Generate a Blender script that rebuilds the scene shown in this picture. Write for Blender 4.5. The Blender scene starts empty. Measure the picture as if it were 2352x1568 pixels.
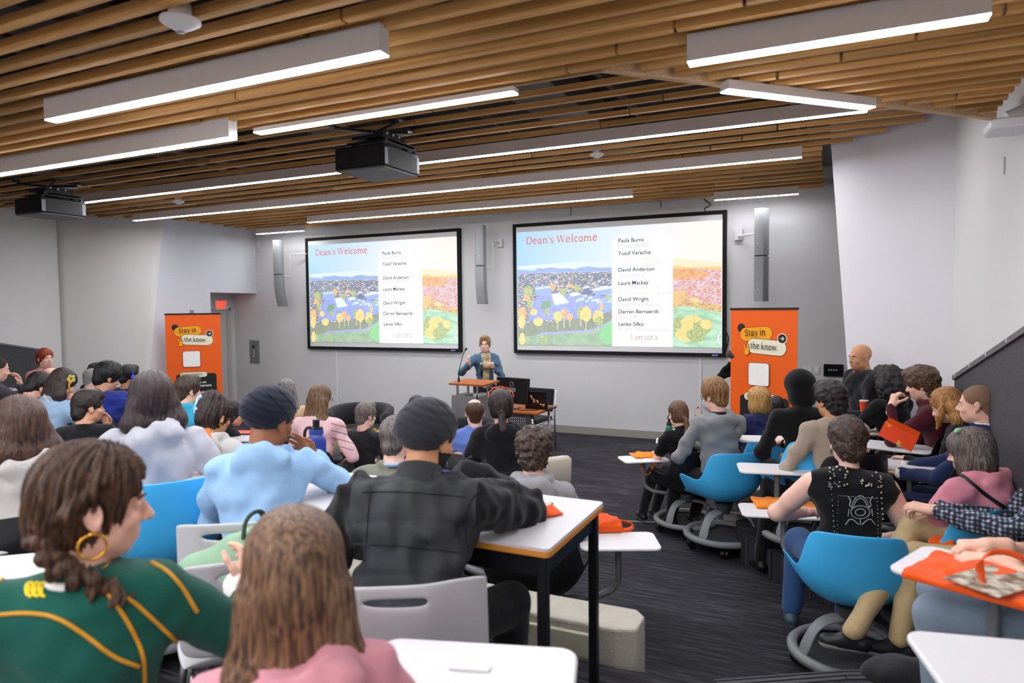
import bpy, bmesh, math, random
import numpy as np
from mathutils import Vector, Matrix
random.seed(7)
C = bpy.context.scene
COL = C.collection
# ---------------------------------------------------------------- camera, world, exposure
CAM_Z = 2.06
def camera_axes():
    yaw, pitch, roll = math.radians(25.03), math.radians(2.75), math.radians(-0.60)
    fw = Vector((-math.sin(yaw)*math.cos(pitch), math.cos(yaw)*math.cos(pitch), -math.sin(pitch)))
    r = Vector((math.cos(yaw), math.sin(yaw), 0)); u = r.cross(fw)
    r2 = math.cos(roll)*r + math.sin(roll)*u; u2 = -math.sin(roll)*r + math.cos(roll)*u
    return fw, r2, u2
FW, RT, UP = camera_axes()
cam_data = bpy.data.cameras.new('camera'); cam = bpy.data.objects.new('camera', cam_data); COL.objects.link(cam)
M4 = Matrix.Identity(4)
for i in range(3):
    M4[i][0] = RT[i]; M4[i][1] = UP[i]; M4[i][2] = -FW[i]
M4[2][3] = CAM_Z
cam.matrix_world = M4
cam_data.lens = 24.0; cam_data.sensor_width = 36.0; cam_data.clip_start = 0.05
cam_data.dof.use_dof = True; cam_data.dof.focus_distance = 6.8; cam_data.dof.aperture_fstop = 2.6
C.camera = cam
C.view_settings.view_transform = 'Standard'; C.view_settings.look = 'None'
C.view_settings.exposure = 0.06; C.view_settings.gamma = 1.0
C.view_settings.use_curve_mapping = False
W = bpy.data.worlds.new('world'); C.world = W; W.use_nodes = True
W.node_tree.nodes['Background'].inputs[0].default_value = (0.75, 0.8, 0.9, 1)
W.node_tree.nodes['Background'].inputs[1].default_value = 0.12
LAMP = 66.0        # radiance of the linear lamps' diffusers
# ---------------------------------------------------------------- points seen in the photo turned into places
F = 1568.0
def ray(x, y): return FW + RT*((x-1176)/F) - UP*((y-784)/F)
O = Vector((0, 0, CAM_Z))
def atZ(x, y, z): r = ray(x, y); return O + r*((z-CAM_Z)/r.z)
def atY(x, y, Y): r = ray(x, y); return O + r*(Y/r.y)
def atX(x, y, X): r = ray(x, y); return O + r*(X/r.x)
def atD(x, y, D): return O + ray(x, y)*D
# ---------------------------------------------------------------- materials
def lin(c):
    if isinstance(c, str): c = [int(c[i:i+2], 16) for i in (0, 2, 4)]
    o = []
    for v in c:
        v /= 255.0; o.append(v/12.92 if v <= 0.04045 else ((v+0.055)/1.055)**2.4)
    return (o[0], o[1], o[2], 1)
MATS = {}
def mat(name, col, rough=0.6, metal=0.0, var=0.08, scale=20, bump=0.0, bscale=None, spec=0.4, stretch=(1, 1, 1), emit=None, es=1.0, sheen=0.0, col2=None, detail=3, sss=0.0, coat=0.0):
    if name in MATS: return MATS[name]
    m = bpy.data.materials.new(name); m.use_nodes = True; nt = m.node_tree; b = nt.nodes['Principled BSDF']
    c = lin(col)
    tc = nt.nodes.new('ShaderNodeTexCoord'); mp = nt.nodes.new('ShaderNodeMapping'); mp.inputs['Scale'].default_value = stretch
    nt.links.new(tc.outputs['Object'], mp.inputs[0])
    n = nt.nodes.new('ShaderNodeTexNoise'); n.inputs['Scale'].default_value = scale; n.inputs['Detail'].default_value = detail
    nt.links.new(mp.outputs[0], n.inputs['Vector'])
    mx = nt.nodes.new('ShaderNodeMix'); mx.data_type = 'RGBA'
    c2 = lin(col2) if col2 else tuple(min(1, v*(1-var)*0.8) for v in c[:3])+(1,)
    c1 = c if col2 else tuple(min(1, v*(1+var)) for v in c[:3])+(1,)
    mx.inputs[6].default_value = c1; mx.inputs[7].default_value = c2
    if not col2:
        mth = nt.nodes.new('ShaderNodeMath'); mth.operation = 'MULTIPLY'; mth.inputs[1].default_value = min(1, var*4)
        nt.links.new(n.outputs[0], mth.inputs[0]); nt.links.new(mth.outputs[0], mx.inputs[0])
    else:
        rp = nt.nodes.new('ShaderNodeValToRGB'); rp.color_ramp.elements[0].position = .38; rp.color_ramp.elements[1].position = .62
        nt.links.new(n.outputs[0], rp.inputs[0]); nt.links.new(rp.outputs[0], mx.inputs[0])
    nt.links.new(mx.outputs[2], b.inputs['Base Color'])
    b.inputs['Roughness'].default_value = rough; b.inputs['Metallic'].default_value = metal
    b.inputs['Specular IOR Level'].default_value = spec
    if sheen: b.inputs['Sheen Weight'].default_value = sheen
    if coat: b.inputs['Coat Weight'].default_value = coat
    if sss:
        b.inputs['Subsurface Weight'].default_value = sss; b.inputs['Subsurface Radius'].default_value = (1, .35, .2); b.inputs['Subsurface Scale'].default_value = 0.012
    if bump:
        n2 = nt.nodes.new('ShaderNodeTexNoise'); n2.inputs['Scale'].default_value = bscale or scale*4; n2.inputs['Detail'].default_value = 4
        nt.links.new(mp.outputs[0], n2.inputs['Vector'])
        bp = nt.nodes.new('ShaderNodeBump'); bp.inputs['Strength'].default_value = bump; bp.inputs['Distance'].default_value = 0.01
        nt.links.new(n2.outputs[0], bp.inputs['Height']); nt.links.new(bp.outputs[0], b.inputs['Normal'])
    if emit:
        b.inputs['Emission Color'].default_value = lin(emit); b.inputs['Emission Strength'].default_value = es
    MATS[name] = m
    return m
def fabric(name, col, **k):
    d = dict(rough=0.9, var=0.10, scale=35, bump=0.35, bscale=260, spec=0.15, sheen=0.15); d.update(k)
    return mat(name, col, **d)
def plastic(name, col, **k):
    d = dict(rough=0.38, var=0.03, scale=6, bump=0.04, bscale=500, spec=0.4); d.update(k)
    return mat(name, col, **d)
def metal(name, col, **k):
    d = dict(rough=0.3, metal=1.0, var=0.05, scale=20); d.update(k)
    return mat(name, col, **d)
# ---------------------------------------------------------------- mesh helpers
class MB:
    def __init__(s): s.v = []; s.f = []; s.m = []; s.mi = 0
    def add(s, vs, fs):
        o = len(s.v); s.v += [tuple(v) for v in vs]; s.f += [tuple(o+i for i in f) for f in fs]; s.m += [s.mi]*len(fs)
        return s
    def obox(s, c, sz, rot=None, taper=1.0):
        c = Vector(c); hx, hy, hz = sz[0]/2, sz[1]/2, sz[2]/2
        R = rot if rot is not None else Matrix.Identity(3)
        if isinstance(R, (int, float)): R = Matrix.Rotation(R, 3, 'Z')
        vs = []
        for z in (-hz, hz):
            t = 1 if z < 0 else taper
            for x, y in ((-hx, -hy), (hx, -hy), (hx, hy), (-hx, hy)): vs.append(c + R @ Vector((x*t, y*t, z)))
        return s.add(vs, [(0, 3, 2, 1), (4, 5, 6, 7), (0, 1, 5, 4), (1, 2, 6, 5), (2, 3, 7, 6), (3, 0, 4, 7)])
    def box(s, a, b):
        return s.obox([(a[i]+b[i])/2 for i in range(3)], [abs(b[i]-a[i]) for i in range(3)])
    def prism(s, poly, z0, z1):
        n = len(poly)
        vs = [(p[0], p[1], z0) for p in poly]+[(p[0], p[1], z1) for p in poly]
        return s.add(vs, [tuple(range(n-1, -1, -1)), tuple(range(n, 2*n))]+[(i, (i+1) % n, n+(i+1) % n, n+i) for i in range(n)])
    def slab(s, poly3, off):
        n = len(poly3); off = Vector(off)
        vs = [Vector(p) for p in poly3]+[Vector(p)+off for p in poly3]
        return s.add(vs, [tuple(range(n-1, -1, -1)), tuple(range(n, 2*n))]+[(i, (i+1) % n, n+(i+1) % n, n+i) for i in range(n)])
    def tube(s, pts, r, seg=10, cap=True, flat=1.0, up=(0, 0, 1)):
        pts = [Vector(p) for p in pts]; n = len(pts); rs = r if isinstance(r, (list, tuple)) else [r]*n
        up = Vector(up); vs = []; pu = None
        for i, p in enumerate(pts):
            t = (pts[min(i+1, n-1)]-pts[max(i-1, 0)])
            if t.length < 1e-9: t = Vector((0, 0, 1))
            t.normalize()
            if pu is None:
                u = up if abs(t.dot(up)) < 0.95 else Vector((1, 0, 0))
                a = t.cross(u).normalized()
            else:
                a = (pu-t*pu.dot(t)).normalized()
            pu = a; b = a.cross(t)
            for k in range(seg):
                an = 2*math.pi*k/seg; vs.append(p+(a*math.cos(an)+b*math.sin(an)*flat)*rs[i])
        fs = []
        for i in range(n-1):
            for k in range(seg):
                k2 = (k+1) % seg; fs.append((i*seg+k, (i+1)*seg+k, (i+1)*seg+k2, i*seg+k2))
        if cap: fs += [tuple(range(seg)), tuple(range((n-1)*seg+seg-1, (n-1)*seg-1, -1))]
        return s.add(vs, fs)
    def cyl(s, a, b, r, seg=16, r2=None): return s.tube([a, b], [r, r if r2 is None else r2], seg)
    def lathe(s, prof, c=(0, 0, 0), seg=24, R=None):
        vs = []; n = len(prof); c = Vector(c)
        for k in range(seg):
            a = 2*math.pi*k/seg
            for (r, z) in prof:
                v = Vector((r*math.cos(a), r*math.sin(a), z))
                if R is not None: v = R @ v
                vs.append(c+v)
        fs = []
        for k in range(seg):
            k2 = (k+1) % seg
            for i in range(n-1): fs.append((k*n+i, k2*n+i, k2*n+i+1, k*n+i+1))
        return s.add(vs, fs)
    def ball(s, c, r, seg=14, R=None):
        r = r if isinstance(r, (list, tuple)) else (r, r, r)
        vs = []; fs = []; n = seg; h = max(6, seg//2); c = Vector(c)
        for i in range(h+1):
            th = math.pi*i/h
            for k in range(n):
                ph = 2*math.pi*k/n
                v = Vector((r[0]*math.sin(th)*math.cos(ph), r[1]*math.sin(th)*math.sin(ph), r[2]*math.cos(th)))
                if R is not None: v = R @ v
                vs.append(c+v)
        for i in range(h):
            for k in range(n):
                k2 = (k+1) % n; fs.append((i*n+k, (i+1)*n+k, (i+1)*n+k2, i*n+k2))
        return s.add(vs, fs)
    def build(s, name, m, parent=None, smooth=False, bevel=0, sub=0, solid=0, weld=False, bseg=2):
        me = bpy.data.meshes.new(name); me.from_pydata(s.v, [], s.f)
        ms = m if isinstance(m, (list, tuple)) else [m]
        for x in ms: me.materials.append(x)
        if len(ms) > 1: me.polygons.foreach_set('material_index', s.m)
        if weld or smooth:
            bm = bmesh.new(); bm.from_mesh(me)
            if weld: bmesh.ops.remove_doubles(bm, verts=bm.verts, dist=1e-5)
            bmesh.ops.recalc_face_normals(bm, faces=bm.faces); bm.to_mesh(me); bm.free()
        if smooth:
            me.polygons.foreach_set('use_smooth', [True]*len(me.polygons))
            if not sub and smooth != 'all': me.set_sharp_from_angle(angle=math.radians(40))
        me.update()
        o = bpy.data.objects.new(name, me); COL.objects.link(o)
        if parent is not None: o.parent = parent
        if solid:
            d = o.modifiers.new('solid', 'SOLIDIFY'); d.thickness = solid; d.offset = 0
        if bevel:
            d = o.modifiers.new('bevel', 'BEVEL'); d.width = bevel; d.segments = bseg; d.limit_method = 'ANGLE'; d.angle_limit = math.radians(40)
        if sub:
            d = o.modifiers.new('sub', 'SUBSURF'); d.levels = sub; d.render_levels = sub
        return o
def tag(o, label, cat, group=None, kind=None):
    o['label'] = label; o['category'] = cat
    if group: o['group'] = group
    if kind: o['kind'] = kind
    return o
def empty(name, loc, rz=0.0, label=None, cat=None, group=None):
    o = bpy.data.objects.new(name, None); COL.objects.link(o); o.location = loc; o.rotation_euler = (0, 0, rz); o.empty_display_size = .1
    if label: tag(o, label, cat, group)
    return o
def structure(o): o['kind'] = 'structure'; return o
def copy_tree(o, parent=None):
    c = o.copy(); COL.objects.link(c)
    if parent is not None: c.parent = parent
    for ch in [x for x in bpy.data.objects if x.parent == o]: copy_tree(ch, c)
    return c
def place_copy(proto, loc, rz, label, cat, group=None, used=set()):
    o = proto if proto.name not in used else copy_tree(proto)
    used.add(proto.name); used.add(o.name)
    o.location = loc; o.rotation_euler = (0, 0, rz); tag(o, label, cat, group)
    return o
def rrect(w, h, r, seg=5, cx=0, cy=0):
    p = []
    for (sx, sy, a0) in ((1, 1, 0), (-1, 1, 90), (-1, -1, 180), (1, -1, 270)):
        for k in range(seg+1):
            a = math.radians(a0+90*k/seg); p.append((cx+sx*(w/2-r)+r*math.cos(a), cy+sy*(h/2-r)+r*math.sin(a)))
    return p
# ================================================================ THE ROOM
D = 10.55
XL, XR = -10.72, 0.0
wall_m = mat('painted_wall', (222, 221, 220), rough=0.75, var=0.02, scale=3, bump=0.12, bscale=400)
wall_g = mat('painted_wall_grey', (206, 206, 206), rough=0.75, var=0.02, scale=3, bump=0.12, bscale=400)
wood_m = bpy.data.materials.new('slat_wood'); wood_m.use_nodes = True
def _wood(m, c0, c1, grain=(0.6, 40, 40)):
    nt = m.node_tree; b = nt.nodes['Principled BSDF']; tc = nt.nodes.new('ShaderNodeTexCoord'); mp = nt.nodes.new('ShaderNodeMapping')
    mp.inputs['Scale'].default_value = grain; nt.links.new(tc.outputs['Object'], mp.inputs[0])
    g = nt.nodes.new('ShaderNodeNewGeometry'); ad = nt.nodes.new('ShaderNodeVectorMath'); ad.operation = 'ADD'
    sc = nt.nodes.new('ShaderNodeMath'); sc.operation = 'MULTIPLY'; sc.inputs[1].default_value = 37; nt.links.new(g.outputs['Random Per Island'], sc.inputs[0])
    nt.links.new(mp.outputs[0], ad.inputs[0]); nt.links.new(sc.outputs[0], ad.inputs[1])
    n = nt.nodes.new('ShaderNodeTexNoise'); n.inputs['Scale'].default_value = 1.0; n.inputs['Detail'].default_value = 6; n.inputs['Distortion'].default_value = 1.6
    nt.links.new(ad.outputs[0], n.inputs['Vector'])
    mx = nt.nodes.new('ShaderNodeMix'); mx.data_type = 'RGBA'; mx.inputs[6].default_value = lin(c0); mx.inputs[7].default_value = lin(c1)
    rp = nt.nodes.new('ShaderNodeValToRGB'); rp.color_ramp.elements[0].position = .3; rp.color_ramp.elements[1].position = .7
    nt.links.new(n.outputs[0], rp.inputs[0]); nt.links.new(rp.outputs[0], mx.inputs[0])
    hs = nt.nodes.new('ShaderNodeHueSaturation'); mr = nt.nodes.new('ShaderNodeMapRange'); mr.inputs['To Min'].default_value = 0.72; mr.inputs['To Max'].default_value = 1.18
    nt.links.new(g.outputs['Random Per Island'], mr.inputs[0]); nt.links.new(mr.outputs[0], hs.inputs['Value']); nt.links.new(mx.outputs[2], hs.inputs['Color'])
    nt.links.new(hs.outputs[0], b.inputs['Base Color']); b.inputs['Roughness'].default_value = 0.6; b.inputs['Specular IOR Level'].default_value = 0.18
_wood(wood_m, (232, 182, 116), (192, 138, 74))
pale_wood = bpy.data.materials.new('pale_beam_wood'); pale_wood.use_nodes = True; _wood(pale_wood, (228, 196, 158), (204, 166, 124))
oak_m = bpy.data.materials.new('desk_wood'); oak_m.use_nodes = True; _wood(oak_m, (190, 112, 58), (150, 78, 36), (3, 30, 30))
dark_m = mat('plenum_black', (30, 30, 33), rough=0.9)
steel_dark = mat('strut_grey', (88, 84, 84), rough=0.6, metal=0.3)
base_m = mat('baseboard_vinyl', (150, 146, 138), rough=0.5)
conc_m = mat('concrete', (186, 181, 168), rough=0.85, var=0.14, scale=9, bump=0.5, bscale=60, detail=6)
# carpet: dark plank tiles with streaks
carpet = bpy.data.materials.new('carpet_tiles'); carpet.use_nodes = True
def _carpet(m):
    nt = m.node_tree; b = nt.nodes['Principled BSDF']; tc = nt.nodes.new('ShaderNodeTexCoord')
    def noise(sx, sy, det=4, rot=0):
        mp = nt.nodes.new('ShaderNodeMapping'); mp.inputs['Scale'].default_value = (sx, sy, 1); mp.inputs['Rotation'].default_value = (0, 0, rot)
        nt.links.new(tc.outputs['Object'], mp.inputs[0]); n = nt.nodes.new('ShaderNodeTexNoise'); n.inputs['Scale'].default_value = 1; n.inputs['Detail'].default_value = det
        nt.links.new(mp.outputs[0], n.inputs['Vector']); return n
    a = noise(2.2, 70); bb = noise(6, 160, 2); f = noise(400, 400, 1)
    br = nt.nodes.new('ShaderNodeTexBrick'); br.inputs['Scale'].default_value = 1; br.inputs['Brick Width'].default_value = 1.0; br.inputs['Row Height'].default_value = .25
    br.inputs['Mortar Size'].default_value = 0.0; br.inputs['Color1'].default_value = (0.30, .30, .30, 1); br.inputs['Color2'].default_value = (.62, .62, .62, 1)
    nt.links.new(tc.outputs['Object'], br.inputs['Vector'])
    rp = nt.nodes.new('ShaderNodeValToRGB'); e = rp.color_ramp.elements
    e[0].position = .36; e[0].color = lin((31, 30, 34)); e[1].position = .72; e[1].color = lin((104, 103, 110))
    x = e.new(.52); x.color = lin((56, 55, 60))
    m1 = nt.nodes.new('ShaderNodeMath'); m1.operation = 'MULTIPLY_ADD'; m1.inputs[1].default_value = .55
    m2 = nt.nodes.new('ShaderNodeMath'); m2.operation = 'MULTIPLY'; m2.inputs[1].default_value = .32
    nt.links.new(bb.outputs[0], m2.inputs[0]); nt.links.new(a.outputs[0], m1.inputs[0]); nt.links.new(m2.outputs[0], m1.inputs[2])
    m3 = nt.nodes.new('ShaderNodeMath'); m3.operation = 'MULTIPLY_ADD'; m3.inputs[1].default_value = .16
    nt.links.new(br.outputs[0], m3.inputs[0]); nt.links.new(m1.outputs[0], m3.inputs[2])
    nt.links.new(m3.outputs[0], rp.inputs[0]); nt.links.new(rp.outputs[0], b.inputs['Base Color'])
    b.inputs['Roughness'].default_value = .95; b.inputs['Specular IOR Level'].default_value = .1
    bp = nt.nodes.new('ShaderNodeBump'); bp.inputs['Strength'].default_value = .5; bp.inputs['Distance'].default_value = .004
    nt.links.new(f.outputs[0], bp.inputs['Height']); nt.links.new(bp.outputs[0], b.inputs['Normal'])
_carpet(carpet)
T1, TH = 0.50, 0.22
XA = -13.2   # far left
structure(MB().box((XA-2, -5, -.12), (3.0, D+.1, 0)).build('floor', carpet))
# rear tier (camera stands on it), left half tier and right platform
structure(MB().prism([(-13, -5), (1.0, -5), (1.0, 3.62), (.05, 3.15), (-.42, 2.86), (-.80, 2.80), (-2.6, 2.80), (-3.4, 2.55), (-13, 2.2)], 0.001, T1).build('floor', carpet))
structure(MB().prism([(-13, 2.19), (-3.41, 2.54), (-3.2, 3.4), (-4.2, 5.0), (-6.1, 5.9), (-8.2, 6.9), (-13, 6.9)], 0.001, TH).build('floor', carpet))
structure(MB().prism([(-.72, 6.05), (-.62, 5.62), (.34, 4.75), (.46, 4.30), (.46, 3.40), (1.0, 3.63), (1.0, 6.85), (.2, 7.6)], 0.001, TH).build('floor', carpet))
nos = mat('nosing_rubber', (58, 58, 60), rough=.6)
m = MB()
for a, b2 in (((-.42, 2.86), (.05, 3.15)), ((.05, 3.15), (1.0, 3.62))):
    a = Vector((*a, 0)); b3 = Vector((*b2, 0)); d = (b3-a).normalized(); nrm = Vector((-d.y, d.x, 0))
    for q in (0.0, .03): m.slab([a-nrm*(.01+q)+Vector((0, 0, T1)), b3-nrm*(.01+q)+Vector((0, 0, T1)), b3-nrm*(.03+q)+Vector((0, 0, T1)), a-nrm*(.03+q)+Vector((0, 0, T1))], (0, 0, .006))
    m.slab([a+Vector((0, 0, T1-.04)), b3+Vector((0, 0, T1-.04)), b3+nrm*.01+Vector((0, 0, T1-.04)), a+nrm*.01+Vector((0, 0, T1-.04))], (0, 0, .046))
structure(m.build('trim_1', nos))
# carpet seam strip in the aisle
p, q = atZ(1405, 1196, 0), atZ(1560, 1203, 0)
structure(MB().slab([p, q, q+Vector((0, .02, 0)), p+Vector((0, .02, 0))], (0, 0, .006)).build('trim_2', mat('seam_strip', (150, 148, 146), rough=.4)))
# concrete curb with a pale inset panel, left of the aisle
m = MB(); m.prism([(-2.6, 2.82), (-.84, 2.82), (-.75, 2.86), (-.75, 3.0), (-.80, 3.06), (-2.6, 3.06)], 0, .66)
curb = m.build('trim_3', conc_m, bevel=.012); structure(curb)
pn = MB().box((-1.75, 2.80, .515), (-.92, 2.825, .62)).build('inset_panel', mat('cream_panel', (206, 203, 182), rough=.6), curb, bevel=.004)
# right concrete kerb under the platform edge
ka, kb = atZ(1692, 1134, .40), atZ(1850, 1104, .40); ka.z = kb.z = 0; kd = (kb-ka).normalized(); kn_ = Vector((-kd.y, kd.x, 0))
k4 = structure(MB().slab([ka, kb, kb+kn_*.16, ka+kn_*.16], (0, 0, .40)).build('trim_4', conc_m, bevel=.008))
MB().slab([ka+kd*.04-kn_*.012+Vector((0, 0, .2)), kb-kd*.04-kn_*.012+Vector((0, 0, .2)), kb-kd*.04+Vector((0, 0, .2)), ka+kd*.04+Vector((0, 0, .2))], (0, 0, .13)).build('inset_panel', mat('kerb_wood', (190, 150, 126), rough=.6, scale=8, var=.12), k4, bevel=.003)
# walls
def wallslab(poly, off, name, m, seams=()):
    return structure(MB().slab(poly, off).build(name, m))
wallslab([(XL, D, 0), (1.4, D, 0), (1.4, D, 5), (XL, D, 5)], (0, .15, 0), 'wall_front', wall_g)
# left return wall: closed above the door alcove, alcove opening y 9.39..D, up to z 2.43
m = MB()
eL0, eL1 = atX(375, 505, XL), atX(345, 850, XL)
botoff = (eL1.y-eL0.y)/(eL1.z-eL0.z)
def edgeL(z): return Vector((XL, eL0.y+(z-eL0.z)*botoff, z))
m.slab([edgeL(0), (XL, 9.39, 0), (XL, 9.39, 2.43), (XL, D, 2.43), (XL, D, 5), edgeL(5)], (-.06, 0, 0))
structure(m.build('wall_left', mat('painted_wall_cool', (212, 214, 220), rough=.75, var=.02, scale=3)))
# alcove
AX = atY(545, 800, D)[0]-.05
m = MB()
m.box((AX-1.2, D, 0), (XL, D+.12, 2.55))
m.box((AX-1.2, 9.27, 0), (XL-.12, 9.39, 2.55))
m.box((AX-1.2, 9.3, 2.43), (XL-.01, D+.1, 2.5))
structure(m.build('wall_alcove', wall_g))
# wall with the door at the back of the alcove (plane X = AX)
m = MB(); m.slab([(AX, 9.39, 2.13), (AX, D, 2.13), (AX, D, 2.44), (AX, 9.39, 2.44)], (-.1, 0, 0))
m.box((AX-.1, D-.10, 0), (AX, D, 2.14))
structure(m.build('wall_door_side', wall_g))
fr = mat('door_frame_grey', (186, 186, 182), rough=.5)
m = MB(); m.box((AX-.08, D-.17, 0), (AX+.02, D-.12, 2.13)).box((AX-.08, 9.39, 2.08), (AX+.02, D-.12, 2.13)).box((AX-.05, D-.205, 0), (AX+.005, D-.17, 2.08))
door = structure(MB().box((AX-.05, 9.41, .01), (AX-.01, D-.21, 2.08)).build('door_1', mat('door_paint', (190, 190, 188), rough=.45, bump=.05)))
m.build('door_frame', fr, door, bevel=.004)
cl = MB().box((AX-.01, 9.80, 1.93), (AX+.06, 10.10, 2.0)).tube([(AX+.05, 9.9, 2.02), (AX+.24, 9.62, 2.03), (AX+.05, 9.5, 2.06)], .012).build('door_closer', metal('closer_metal', (120, 112, 104)), door, bevel=.004)
# 45 degree walls
dl = Vector((-1, -1, 0)).normalized()
cl_ = 1.75
a0 = Vector((XL+.02, eL0.y, 0)); 
cor = Vector((XL, eL0.y-.02, 0))+dl*0
rr = ray(136, 650); k = (cor.x+0 - cor.y)  # x - y = const along the 45 degree wall
t = k/(rr.x-rr.y); CORL = Vector((rr.x*t, rr.y*t, 0))
m = MB(); ng = 14
for i in range(ng+1):
    z = 5*i/ng; pe = edgeL(z); pc = Vector((CORL.x, CORL.y, z))
    for j in range(ng+1): m.v.append(tuple(pe.lerp(pc, j/ng)))
m.f = [(i*(ng+1)+j, i*(ng+1)+j+1, (i+1)*(ng+1)+j+1, (i+1)*(ng+1)+j) for i in range(ng) for j in range(ng)]; m.m = [0]*len(m.f)
structure(m.build('wall_left', mat('painted_wall_warm', (226, 225, 222), rough=.75, var=.02, scale=3), smooth='all', solid=.02))
XLL = CORL.x
structure(MB().box((XLL-.12, -5, 0), (XLL, CORL.y+.01, 5)).build('wall_left', wall_m))
# right canted wall: corner with the right wall
rr = ray(2192, 600); t = 7.88/(rr.x+rr.y); CORR = Vector((rr.x*t, rr.y*t, 0)); XRR = CORR.x
rt0, rt1 = ray(1911, 365), ray(1950, 890)
t0, t1 = 7.88/(rt0.x+rt0.y), 7.88/(rt1.x+rt1.y); e0, e1 = O+rt0*t0, O+rt1*t1
def edgeR(z): k = (z-e0.z)/(e1.z-e0.z); return e0+(e1-e0)*k
m = MB(); m.slab([edgeR(0), Vector((XRR, CORR.y, 0)), Vector((XRR, CORR.y, 5)), edgeR(5)], (.07, .07, 0))
structure(m.build('wall_right', mat('painted_wall_right', (224, 222, 226), rough=.75, var=.02, scale=3)))
structure(MB().box((XRR, -5, 0), (XRR+.12, CORR.y+.01, 5)).build('wall_right', wall_m))
structure(MB().box((XLL-.12, -5.1, 0), (XRR+.12, -5, 5)).build('wall_back', wall_m))
# baseboard on the front wall, cable channels, wall seams
structure(MB().box((XL+.01, D-.015, 0), (.3, D, .12)).build('baseboard_front', base_m))
m = MB()
for px in (774, 1609):
    x = atY(px, 850, D)[0]; m.box((x-.012, D-.014, .2), (x+.012, D, 1.32))
for px in (744,):
    x = atY(px, 500, D)[0]; m.box((x-.006, D-.006, 3.4), (x+.006, D, 3.6))
structure(m.build('trim_5', wall_m))
# ceiling: black plenum, struts, slats
structure(MB().box((-14, -5, 4.25), (2, D, 4.3)).build('ceiling', dark_m))
ZN, ZU, SW, SH = 3.13, 3.67, .041, .041
m = MB()
def slat(y, x0, x1, z, stag):
    L = 2.44; x = math.floor((x0-stag)/L)*L+stag
    while x < x1:
        a, b2 = max(x0, x)+.007, min(x1, x+L)-.007
        if b2-a > .02: m.box((a, y-(SW if z > 3.4 else .036), z), (b2, y, z+SH))
        x += L
y = 10.36; i = 0
def xend_left(y, pad): # left end of slats: return wall, then the 45 degree wall
    return XL+pad if y > cor.y else max(XLL+pad, XL+pad-(cor.y-y))
def xend_right(y, pad): return -.10 if y > 7.9 else min(XRR-pad, -.10+(7.9-y))
while y > 2.95:
    slat(y, xend_left(y, .28), xend_right(y, 0.08), ZU, 0.34*i); y -= .2745; i += 1
i = 0; y = 3.003+.128*14
while y > -4.5:
    if y <= 3.01: slat(y, XLL+.1, XRR-.1, ZN, .27*i)
    elif y < 4.80: slat(y, y-3.95+.02, XRR-.12, ZN, -.5+.27*i)
    y -= .128; i += 1
structure(m.build('ceiling', wood_m))
m = MB()
a, b2 = Vector((-.93, 3.02, 0)), Vector((.86, 4.83, 0)); d = (b2-a).normalized(); nr = Vector((-d.y, d.x, 0))
m.slab([a+Vector((0, 0, ZN-.002)), b2+Vector((0, 0, ZN-.002)), b2+nr*.038+Vector((0, 0, ZN-.002)), a+nr*.038+Vector((0, 0, ZN-.002))], (0, 0, .10))
structure(m.build('ceiling', pale_wood))
m = MB()
for x in np.arange(-12.5, 1.0, 1.22): m.box((x-.02, 3.0, ZU+SH), (x+.02, 10.3, ZU+SH+.04))
for x in np.arange(-12.9, 1.0, .61): m.box((x-.02, -4.8, ZN+SH), (x+.02, 2.98, ZN+SH+.04))
for x in np.arange(-12, 1, 2.4): m.box((x-.25, -4.8, 3.95), (x+.25, 10.3, 4.2))
structure(m.build('ceiling', steel_dark))
# ---------------------------------------------------------------- linear lamps
house = mat('lamp_housing', (214, 208, 206), rough=.45)
glow = mat('lamp_diffuser', (255, 255, 255), emit=(250, 250, 255), es=LAMP)
def lamp(x0, x1, y, z, label, h=.112, w=.062, rz=0, cen=None):
    c = Vector(((x0+x1)/2, y, z)); L = abs(x1-x0)
    r = empty('linear_ceiling_lamp', c, rz, label, 'ceiling light', 'linear lamps hung below the slats')
    m = MB(); m.box((-L/2, -w/2, .006), (L/2, w/2, h)); m.build('housing', house, r)
    m = MB(); m.box((-L/2+.002, -w/2+.002, .0015), (L/2-.002, w/2-.002, .008)); m.build('diffuser', glow, r)
    for s in (-.4, .4): MB().cyl((L*s, 0, h), (L*s, 0, h+.25), .0015, 6).build('hanging_wire', steel_dark, r)
    return r
lamp(-3.60, -1.55, 2.20, 3.03, 'white box lamp with bright strip at upper left, nearest on that side')
lamp(-5.9, -3.06, 2.87, 3.03, 'long box lamp above the left projector, ending beside a green dot')
lamp(-3.04, -1.38, 3.03, 3.09, 'thin bright strip lamp above the middle projector, set against the slat edge', h=.03, w=.06)
lamp(-.53, .48, 2.84, 3.03, 'short wide box lamp at upper right, largest looking lamp')
lamp(-9.35, .24, 6.02, 3.55, 'very long lamp running from left projector to right, third line from the stage wall')
lamp(-10.3, -.28, 7.56, 3.55, 'longest lamp, second full line before the screens')
lamp(-8.05, -2.44, 9.12, 3.55, 'long lamp hanging just above the left screen')
lamp(-10.1, -8.95, 10.0, 3.55, 'short lamp against the wall above the left column speaker')
lamp(-1.5, -.41, 10.0, 3.55, 'short lamp against the wall above the right column speaker')
dlm = lamp(0, .92, 0, 0, 'slanted strip lamp along the pale diagonal beam', h=.05); dlm.location = (-.165+.02, 3.71+.04, 3.08); dlm.rotation_euler = (0, 0, math.radians(45))
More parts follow.
